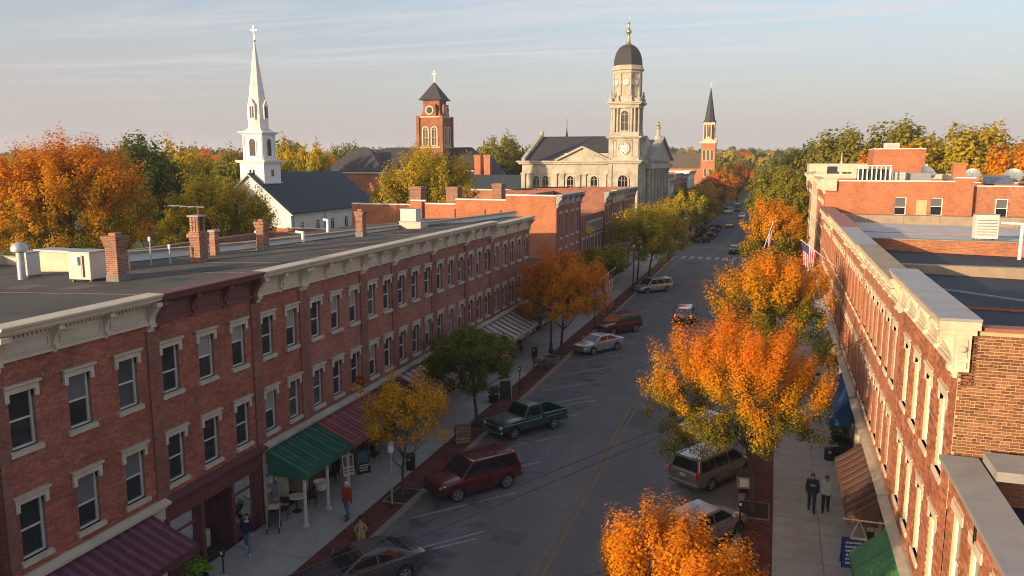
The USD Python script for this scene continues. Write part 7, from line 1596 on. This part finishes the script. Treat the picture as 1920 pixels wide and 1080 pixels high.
def flag(label, foot, tip, drop, wdt, seed, stars=True):
    """Striped flag hanging from a slanted staff: 13 stripes, blue canton with stars."""
    T = thing('flag', label, 'flag', foot); foot, tip = np.array(foot, float), np.array(tip, float)
    put('staff', MB().cyl(foot, tip, .025, n=8), M['frost'], T); put('staff_ball', MB().sphere(tip, .06, 1), M['gold'], T)
    d = (foot - tip) / np.linalg.norm(foot - tip); a = tip + d * .05; rng = random.Random(seed)
    down = np.array([0.12 * d[0], .1, -1.0]); down /= np.linalg.norm(down); nrm = np.cross(d, down); ph = rng.uniform(0, 6)
    def P(s, t): return a + d * (s * wdt * (1 - .25 * t)) + down * (t * drop) + nrm * (.10 * math.sin(s * 7 + t * 3 + ph) * (.3 + t))
    for k in range(13):
        t0 = .4 if k < 7 else 0.0; m = MB(); N = 8
        for q in range(N):
            u0, u1 = t0 + (1 - t0) * q / N, t0 + (1 - t0) * (q + 1) / N; m.quad(P(k / 13, u0), P((k + 1) / 13, u0), P((k + 1) / 13, u1), P(k / 13, u1))
        put('stripe', m, M['flag_red' if k % 2 == 0 else 'flag_white'], T)
    m = MB()
    for i in range(4):
        for j in range(4): m.quad(P(7 / 13 * i / 4, .4 * j / 4), P(7 / 13 * (i + 1) / 4, .4 * j / 4), P(7 / 13 * (i + 1) / 4, .4 * (j + 1) / 4), P(7 / 13 * i / 4, .4 * (j + 1) / 4))
    C = put('canton', m, M['flag_blue'], T); m = MB()
    for i in range(5):
        for j in range(5):
            c = P(7 / 13 * (i + .5) / 5, .4 * (j + .5) / 5)
            for sg in (-1, 1): m.add([c + sg * nrm * .006 + (d * math.cos(w) + down * math.sin(w)) * .018 * (1 if q % 2 else .45) for q, w in enumerate(np.linspace(0, 2 * PI, 11)[:-1])], [(0, q, q + 1) for q in range(1, 9)])
    put('stars', m, M['flag_white'], C, kind='stuff')
flag('striped flag on a slanted staff right of the rust-orange tree', (-15.75, 73, 4.7), (-13.9, 73, 6.1), 2.1, 1.4, 1)
flag('large striped flag on a white staff from the right terrace', (4.2, 60, 8.6), (1.8, 60, 10.4), 1.7, 1.2, 2)
flag('striped flag above the dark part of the fourth right maple', (-.9, 78.5, 7.9), (-.2, 78.5, 10.3), 1.4, 1.4, 3)
flag('small striped flag far off before the courthouse trees', (-16.3, 157.0, 4.2), (-16.8, 157.0, 6.6), 1.6, 1.7, 4)
put('pole', MB().cyl((-16.3, 157, .15), (-16.3, 157, 4.2), .06, n=8), M['metal_black'], None, label='dark pole carrying the small far flag', cat='pole', base=(-16.3, 157, .15))
put('pole', MB().cyl((-15.8, 73, .15), (-15.8, 73, 4.75), .05, n=8), M['metal_black'], None, label='dark pole carrying the flag beside the rust-orange tree', cat='pole', base=(-15.8, 73, .15))
put('pole', MB().cyl((-.9, 78.5, .15), (-.9, 78.5, 7.9), .06, n=8), M['metal_black'], None, label='tall pole carrying the flag above the fourth maple', cat='pole', base=(-.9, 78.5, .15))
def scribble(T, x0, x1, z0, z1, n, y, mat, seed, tilt=0.0):
    """Rows of brush-like strokes, as unreadable as in the photograph."""
    rng = random.Random(seed)
    for k in range(n):
        z = z1 - (z1 - z0) * (k + .5) / n; x = x0 + rng.uniform(0, .06); m = MB()
        while x < x1 - .04:
            w = rng.uniform(.02, .07); hgt = (z1 - z0) / n * rng.uniform(.25, .55); m.box((x, y - .004, z - hgt / 2), (min(x + w, x1), y, z + hgt / 2)); x += w + rng.uniform(.012, .03)
        put('lettering', m, mat, T, local=True, kind='stuff')
def a_frame(label, x, y, head, w, h, board, frame, seed=1, poster=None, lines=4, ink='flag_white', name='sandwich_board'):
    T = thing(name, label, 'sign', (x, y, .15), math.radians(head))
    t = .22
    for s in (-1, 1):
        m = MB(); b = [(-w / 2, s * t, 0), (w / 2, s * t, 0), (w / 2, s * .03, h), (-w / 2, s * .03, h)]; q = [(p[0], p[1] + s * .03, p[2]) for p in b]
        m.add(b + q, [(0, 1, 2, 3), (4, 7, 6, 5), (0, 4, 5, 1), (2, 6, 7, 3), (1, 5, 6, 2), (3, 7, 4, 0)]); put('board', m, board, T, local=True)
    for i in (-1, 1): put('leg', MB().bar((i * (w / 2 + .02), -t - .02, 0), (i * (w / 2 + .02), -.05, h + .02), .04), frame, T, local=True)
    f = lambda xx, zz, o: (xx, -(t + .03 + (.03 - t) * zz / h * 1.0) - o, zz)
    if poster: put('poster', MB().add([f(-w * .4, h * .45, .012), f(w * .4, h * .45, .012), f(w * .4, h * .93, .012), f(-w * .4, h * .93, .012)], [(0, 1, 2, 3)]), poster, T, local=True)
    if lines:
        rng = random.Random(seed); z1, z0 = (h * .40 if poster else h * .92), h * .1
        for k in range(lines):
            z = z1 - (z1 - z0) * (k + .5) / lines; xx = -w * .38 + rng.uniform(0, .05); m = MB(); hh = (z1 - z0) / lines * .28
            while xx < w * .34:
                ww = rng.uniform(.03, .09); m.add([f(xx, z - hh, .014), f(xx + ww, z - hh * rng.uniform(.6, 1), .014), f(xx + ww, z + hh, .014), f(xx, z + hh * rng.uniform(.5, 1), .014)], [(0, 1, 2, 3)]); xx += ww + .02
            put('lettering', m, M[ink], T, local=True, kind='stuff')
a_frame('white poster sandwich board under the rose awning', -20.15, 34.3, 52, .62, 1.05, M['white'], M['wood'], 1, flat('poster_grey', (.12, .16, .17), .7), 2, 'ink')
a_frame('black sandwich board with teal picture, right of the white poster board', -19.55, 34.75, 52, .68, 1.25, M['metal_black'], M['wood'], 2, flat('poster_teal', (.03, .12, .16), .7), 3)
a_frame('plain black sandwich board on the brick strip past the green tree', -16.75, 49.4, 25, .75, 1.15, M['metal_black'], M['galv'], 3, None, 0)
a_frame('blue sandwich board with white writing beside the green awning', 3.55, 32.3, 8, .85, 1.15, flat('board_blue', (.012, .04, .22), .5), M['metal_black'], 4, None, 6)
T = thing('crate_sign', 'rustic slatted crate sign on the brick strip left of the pickup', 'sign', (-16.25, 40.4, .15), math.radians(35))
for k in range(5): put('slat', MB().box((-.42, -.2, .04 + k * .19), (.42, -.17, .19 + k * .19)), M['wood_pale'] if 'wood_pale' in M else M['cream'], T, local=True)
for i in (-.4, .4):
    for j in (-.16, .2): put('post', MB().box((i - .03, j - .03, 0), (i + .03, j + .03, 1.0)), M['wood'], T, local=True)
put('lid', MB().box((-.46, -.24, .99), (.46, .26, 1.03)), M['wood'], T, local=True); scribble(T, -.36, .36, .42, .92, 3, -.205, M['wood'], 4)
T = thing('harvest_figure', 'small straw harvest figure with dark head on a yellow straw bale', 'decoration', (-16.05, 28.25, .15), math.radians(-60), scale=(.76, .76, .76))
put('bale', rbox((-.32, -.25, 0), (.32, .25, .36), .04), surf('straw_yellow', (.36, .24, .05), .95, .4, 18, .6, 60), T, smooth=30, local=True)
straw = surf('straw_pale', (.34, .25, .17), .95, .5, 14, .5, 50)
put('torso', smooth_man(hull([(0, 0, .4), (0, 0, .85)], [.18, .14], 12), .04, 2), straw, T, smooth=True, local=True); put('head', MB().sphere((0, 0, 1.12), .12, 2), surf('burlap', (.30, .2, .13), .9), T, smooth=True, local=True)
put('hat', MB().lathe([(.2, 1.2), (.11, 1.22), (.1, 1.36), (.02, 1.38)], (0, 0, 0), 12), M['metal_black'], T, local=True)
for s in (-1, 1): put('arm', limb([(0, s * .14, .85), (.06, s * .3, .65), (.16, s * .3, .5)], [.06, .05, .04]), straw, T, local=True)
for s in (-1, 1): put('leg', limb([(.05, s * .08, .42), (.3, s * .1, .36), (.36, s * .11, .08)], [.07, .06, .05]), straw, T, local=True)
put('straw', MB().add(*(lambda r: (np.concatenate([[p, p + np.array([.012, .0, 0]), p + r.normal(size=3) * .10] for p in r.normal(size=(70, 3)) * (.12, .16, .2) + (0, 0, .65)]), np.arange(210).reshape(-1, 3)))(np.random.default_rng(3))), straw, T, local=True, kind='stuff')
# tree pits
for i, (x, y, s) in enumerate([(-16.3, 32.75, 1.3), (-16.65, 43.65, 1.3), (-16.36, 62.9, 1.4), (-16.4, 82, 1.3), (-16.2, 99.5, 1.3), (-15.95, 107, 1.2), (-.32, 36.35, 1.4), (-.35, 20.6, 1.3), (-.3, 52.2, 1.4), (-.3, 85, 1.3)]):
    cx = min(max(x, -16.45), 0) if x < -5 else -.25
    T = thing('tree_pit', None, None, (cx, y, .15), kind='structure'); put('soil', MB().box((cx - s * .42, y - s * .62, .1), (cx + s * .42, y + s * .62, .165)), M['soil'], T)
    for a, b in (((cx - s * .46, y - s * .67), (cx + s * .46, y - s * .625)), ((cx - s * .46, y + s * .625), (cx + s * .46, y + s * .67)), ((cx - s * .46, y - s * .62), (cx - s * .425, y + s * .62)), ((cx + s * .425, y - s * .62), (cx + s * .46, y + s * .62))): put('edging', MB().box((*a, .1), (*b, .175)), M['kerb'], T)
def bench(label, x, y, head):
    T = thing('bench', label, 'bench', (x, y, .15), math.radians(head))
    for k in range(4): put('slat', MB().box((-.75, -.2 + k * .11, .42), (.75, -.11 + k * .11, .455)), M['wood'], T, local=True)
    for k in range(3): put('back_slat', MB().box((-.75, .25 + k * .03, .55 + k * .12), (.75, .275 + k * .03, .63 + k * .12)), M['wood'], T, local=True)
    for i in (-.62, .62): put('support', MB().box((i - .03, -.2, 0), (i + .03, -.14, .42)).box((i - .03, .2, 0), (i + .03, .26, .85)).box((i - .03, -.14, .36), (i + .03, .2, .42)), M['metal_black'], T, local=True)
bench('dark slatted bench on the left brick strip', -16.5, 57.4, 150)
T = thing('stone_planter', 'long low grey stone planter in front of the silver sedan', 'planter', (-16.2, 59.6, .15)); put('trough', rbox((-16.9, 59.2, .12), (-15.75, 60.0, .62), .06), M['stone_dark'] if 'stone_dark' in M else M['concrete'], T, smooth=30); put('soil', MB().box((-16.8, 59.3, .6), (-15.85, 59.9, .63)), M['soil'], T)
def bin_(label, x, y, r=.24, h=.85, mat='metal_black'):
    T = thing('litter_bin', label, 'bin', (x, y, .15)); put('drum', MB().lathe([(r * .85, 0), (r, .1), (r, h * .85)], (0, 0, 0), 14), M[mat], T, smooth=40, local=True); put('lid', MB().lathe([(r * 1.08, h * .85), (r * 1.0, h * .95), (r * .3, h)], (0, 0, 0), 14), M[mat], T, smooth=40, local=True); put('opening', MB().cyl((0, -r * .9, h * .72), (0, -r * 1.02, h * .72), .08, n=10), M['galv'], T, local=True)
bin_('black litter bin behind the yellow tree trunk', -17.35, 35.9); bin_('black litter bin near the crowd of chairs', -18.1, 60.9); bin_('dark litter bin on the right pavement by the planter', 3.35, 44.1, .26, .7)
def meter(label, x, y, h=1.35):
    T = thing('parking_meter', label, 'parking meter', (x, y, .15)); put('post', MB().cyl((0, 0, 0), (0, 0, h - .3), .035, n=8), M['metal_black'], T, local=True); put('head', rbox((-.09, -.07, h - .32), (.09, .07, h), .05), M['metal_black'], T, smooth=30, local=True); put('dial', MB().box((-.05, -.085, h - .2), (.05, -.07, h - .08)), M['frost'], T, local=True)
meter('dark double-headed post on the brick strip beyond the pickup', -16.0, 50.3, 2.0); meter('thin parking post by the champagne hatchback', -.82, 33.7, 1.5); meter('black bollard-like meter at the bottom edge by the purple awning', -19.7, 24.0, 1.0); meter('parking post near the third maple', -.8, 47.5, 1.4)
T = thing('post_banner', 'red and orange upright banner behind the black sandwich board', 'banner', (-18.3, 54, .15), math.radians(20)); put('pole', MB().cyl((-.3, 0, 0), (-.3, 0, 2.3), .025, n=6), M['galv'], T, local=True); put('foot', MB().cyl((-.3, 0, 0), (-.3, 0, .04), .22, n=12), M['metal_black'], T, local=True)
put('cloth', MB().box((-.28, -.008, .9), (.32, .008, 2.2)), flat('banner_red', (.28, .03, .025), .8), T, local=True); put('lower_cloth', MB().box((-.28, -.01, .45), (.32, .01, .9)), flat('banner_orange', (.36, .10, .02), .8), T, local=True); scribble(T, -.22, .26, 1.2, 2.1, 4, -.012, M['flag_white'], 8)
T = thing('newspaper_box', 'tan newspaper box with dark domed lid against the right maple trunk', 'box', (-.85, 38.3, .15), math.radians(10)); put('cabinet', rbox((-.3, -.25, .25), (.3, .25, .85), .03), surf('tan_box', (.32, .25, .18), .6), T, smooth=30, local=True); put('lid', hull([(-.26, -.2, .9), (.26, -.2, .9), (-.26, .2, .9), (.26, .2, .9), (0, 0, 1.1)], .06), M['trim'], T, smooth=40, local=True); put('stand', MB().box((-.2, -.15, 0), (.2, .15, .25)), M['metal_black'], T, local=True); put('door', MB().box((-.2, -.262, .36), (.2, -.25, .75)), M['white'], T, local=True)
# planters
def plant(label, x, y, z, r, col, pot='metal_black', n=500, ph=.4, flatten=.8, size=.1):
    T = thing('potted_plant', label, 'plant', (x, y, z)); put('pot', MB().lathe([(r * .55, 0), (r * .72, ph), (r * .66, ph), (r * .6, ph - .05)], (x, y, z), 12), M[pot], T, smooth=40)
    add_crown(T, crown((x, y, z + ph + r * .6), r, r, r * flatten, 26, n // 26, size, col, int(abs(x) * 10 + y), .1, clump_r=.35, lobed=False))
plant('bright lime green potted plant below the purple awning', -20.0, 23.0, .15, .48, [(0, (.10, .22, .02)), (1, (.20, .36, .04))], ph=.35, size=.13)
plant('round dark clipped bush in a tub on the right pavement', 3.9, 44.9, .15, .62, [(0, (.015, .03, .012)), (1, (.03, .05, .018))], n=1600, ph=.35, flatten=.6, size=.06)
plant('leafy green potted plant past the clipped bush', 3.95, 47.6, .15, .5, [(0, (.05, .10, .02)), (1, (.12, .2, .04))]); plant('small leafy planter at the foot of the round green tree', -17.2, 48.3, .15, .5, [(0, (.03, .07, .015)), (1, (.08, .13, .03))])
plant('low orange flower pot on an upper sill of the rose-awning shop', -20.45, 36.5, 4.22, .28, [(0, (.3, .06, .02)), (1, (.5, .12, .03))], n=120, ph=.12)
# cafe and shop goods
def chair(label, x, y, head, mat='metal_black', group=None):
    T = thing('cafe_chair', label, 'chair', (x, y, .15), math.radians(head), group=group); T.base = 'cafe_chair'
    put('seat', MB().box((-.21, -.21, .43), (.21, .21, .46)), M[mat], T, local=True); put('backrest', MB().box((-.21, .19, .6), (.21, .215, .9)), M[mat], T, local=True)
    for i in (-1, 1):
        for j in (-1, 1): put('leg', MB().cyl((i * .19, j * .19, 0), (i * .19, j * .19, .43 if j < 0 else .9), .016, n=6), M[mat], T, local=True)
    return T
def table(label, x, y, mat='white', r=.4):
    T = thing('cafe_table', label, 'table', (x, y, .15)); put('table_top', MB().cyl((0, 0, .71), (0, 0, .74), r, n=18), M[mat], T, local=True); put('column', MB().cyl((0, 0, .03), (0, 0, .71), .03, n=8), M['metal_black'], T, local=True); put('foot', MB().cyl((0, 0, 0), (0, 0, .03), .22, n=12), M['metal_black'], T, local=True)
table('white round table below the green awning', -20.1, 29.7); table('dark round table under the rose awning', -20.1, 37.0, 'wood'); table('dark round table by the frayed awning', -19.7, 60.2, 'metal_black'); table('pale round table on the right by the checked awning', 3.2, 58.6, 'white')
for lb, x, y, a in (('black chair left of the white round table', -20.3, 28.95, 20), ('black chair right of the white round table', -19.75, 30.4, 200), ('black chair in front of the white poster board', -20.35, 33.1, -70), ('black chair under the rose awning by the dark table', -19.7, 36.4, 160), ('black chair behind the dark table under the rose awning', -20.3, 37.8, 10), ('first black chair under the frayed awning', -19.6, 58.9, 60), ('second black chair under the frayed awning, by the dark table', -19.9, 59.5, -40), ('third black chair under the frayed awning', -19.4, 61.2, 150), ('fourth black chair, nearest the blue awning', -19.8, 62.3, 30), ('black chair at the pale table on the right', 3.0, 57.9, 10), ('black chair beyond the pale table on the right', 3.3, 59.5, 190), ('black chair by the blue awning on the right', 3.0, 50.3, 80)): chair(lb, x, y, a)
T = thing('stroller', 'black pushchair with pale hood parked by the maroon shop', 'stroller', (-20.0, 27.75, .15), math.radians(-60))
put('seat', hull([(-.1, -.2, .45), (-.1, .2, .45), (.25, -.18, .42), (.25, .18, .42), (-.3, -.18, .85), (-.3, .18, .85)], .05), M['trim'], T, smooth=30, local=True); put('hood', (lambda h: h)(hull([(-.32, -.2, .95), (-.32, .2, .95), (-.1, -.2, 1.08), (-.1, .2, 1.08), (.05, -.18, 1.0), (.05, .18, 1.0)], .05)), surf('hood_pink', (.36, .28, .26), .85), T, smooth=30, local=True)
for i in (-1, 1):
    put('frame', MB().tube([(-.55, i * .25, 1.05), (-.1, i * .25, .55), (.38, i * .25, .12)], .018, 6), M['galv'], T, local=True); put('strut', MB().tube([(.1, i * .25, .42), (-.35, i * .25, .12)], .016, 6), M['galv'], T, local=True)
    for x in (.38, -.35): put('wheel', MB().cyl((x, i * .25 - .02, .12), (x, i * .25 + .02, .12), .12, n=14), M['tyre'], T, local=True)
put('handle', MB().cyl((-.55, -.25, 1.05), (-.55, .25, 1.05), .018, n=6), M['trim'], T, local=True)
T = thing('wash_tub', 'white enamel tub on legs beside the green awning post', 'tub', (-19.95, 31.5, .15)); put('tub', MB().lathe([(.22, .35), (.34, .75), (.36, .76), (.31, .73), (.2, .4)], (0, 0, 0), 16), M['white'], T, smooth=40, local=True)
for a in range(3): put('leg', MB().cyl((.22 * math.cos(a * 2.1), .22 * math.sin(a * 2.1), 0), (.2 * math.cos(a * 2.1), .2 * math.sin(a * 2.1), .4), .02, n=6), M['wood'], T, local=True)
for i, y in enumerate((28.5, 30.35, 32.2)):
    T = thing('awning_post', ('white post at the left end of the green awning', 'white post in the middle of the green awning', 'white post at the right end of the green awning')[i], 'post', (-18.85, y, .15)); put('shaft', MB().box((-18.92, y - .05, .15), (-18.82, y + .05, 2.5)), M['frame'], T); put('foot', MB().box((-18.98, y - .11, .15), (-18.76, y + .11, .25)), M['frame'], T)
T = thing('hanging_bracket', 'pale iron bracket with a hanging swing sign by the green awning', 'bracket', (4.2, 30.2, 2.9)); put('rod', MB().cyl((4.35, 30.2, 2.95), (2.9, 30.2, 2.95), .03, n=6), M['cream_lit'], T); put('board', MB().box((3.2, 30.17, 2.2), (3.75, 30.23, 2.28)), M['cream_lit'], T)
for x in (3.2, 3.75): put('strap', MB().cyl((3.47, 30.2, 2.95), (x, 30.2, 2.26), .018, n=6), M['cream_lit'], T)
# wires across the street
for k, (a, b) in enumerate((((-20.7, -5.0, 7.0), (4.4, 41.2, 7.5)), ((-20.7, -6.3, 6.95), (4.4, 40.6, 7.4)))):
    a, b = np.array(a), np.array(b); P = [a + (b - a) * t - np.array([0, 0, .55 * 4 * t * (1 - t)]) for t in np.linspace(0, 1, 25)]
    put('overhead_wire', MB().tube(P, .013, 5), M['metal_black'], None, label=('upper', 'lower')[k] + ' thin black wire slung diagonally across the street', cat='wire', base=(0, 0, 0))
# fallen leaves
rg = np.random.default_rng(8); pos = []
for (x, y, sx, sy, n) in ((-16.2, 33, 1.6, 2.4, 110), (-15.0, 34, 1.0, 6, 90), (-.6, 33, 1.0, 6, 420), (.6, 38, 1.4, 5, 160), (-1.7, 30, 1.0, 8, 300), (-16, 62, 1.5, 4, 120), (-9, 38, 5, 14, 120), (2.2, 30, 1.2, 6, 60), (-17, 46, 1.6, 6, 70), (-.6, 52, 1.2, 5, 200)):
    p = rg.normal(size=(n, 2)) * (sx, sy) * .55 + (x, y); pos.append(p)
pos = np.vstack(pos); pos = pos[(pos[:, 0] > -20) & (pos[:, 0] < 3.8)]
z = np.where((pos[:, 0] > KL) & (pos[:, 0] < KR), .012, .163); N = len(pos); a = rg.uniform(0, 6.28, N); s = rg.uniform(.05, .10, N)
LV = LEAF_V[None] * s[:, None, None]; ca, sa = np.cos(a)[:, None], np.sin(a)[:, None]
V = np.stack([LV[..., 0] * ca - LV[..., 1] * sa + pos[:, :1], LV[..., 0] * sa + LV[..., 1] * ca + pos[:, 1:], LV[..., 2] * 1.0 + z[:, None]], -1).reshape(-1, 3)
Fv = (np.arange(N) * 6)[:, None, None] + LEAF_F[None]; col = ramp_col(rg.uniform(0, 1, N), [(0, (.32, .13, .03)), (.5, (.45, .24, .05)), (1, (.30, .21, .12))])
p = put('fallen_leaves', (V, Fv.reshape(-1, 3)), M['leaf'], None, label='scattered fallen autumn leaves on pavement, gutter and street', cat='leaves', kind='stuff')
UsdGeom.PrimvarsAPI(UsdGeom.Mesh(p.prim)).CreatePrimvar('leafcol', Sdf.ValueTypeNames.Color3fArray, 'vertex').Set(Vt.Vec3fArray.FromNumpy(np.repeat(col, 6, 0).astype(np.float32)))
# ------------------------------------------------------------------ air
hz = usdkit.material(stage, '/World/Looks/haze', {'v': ('principled_volume', {'color': (.93, .95, 1.0), 'density': 0.00017, 'anisotropy': 0.1})}, volume='v.volume')
put('haze', MB().box((-2000, -900, -1.6), (1900, 2600, 62)), hz, None, label='thin autumn haze over the town', cat='haze', kind='stuff')
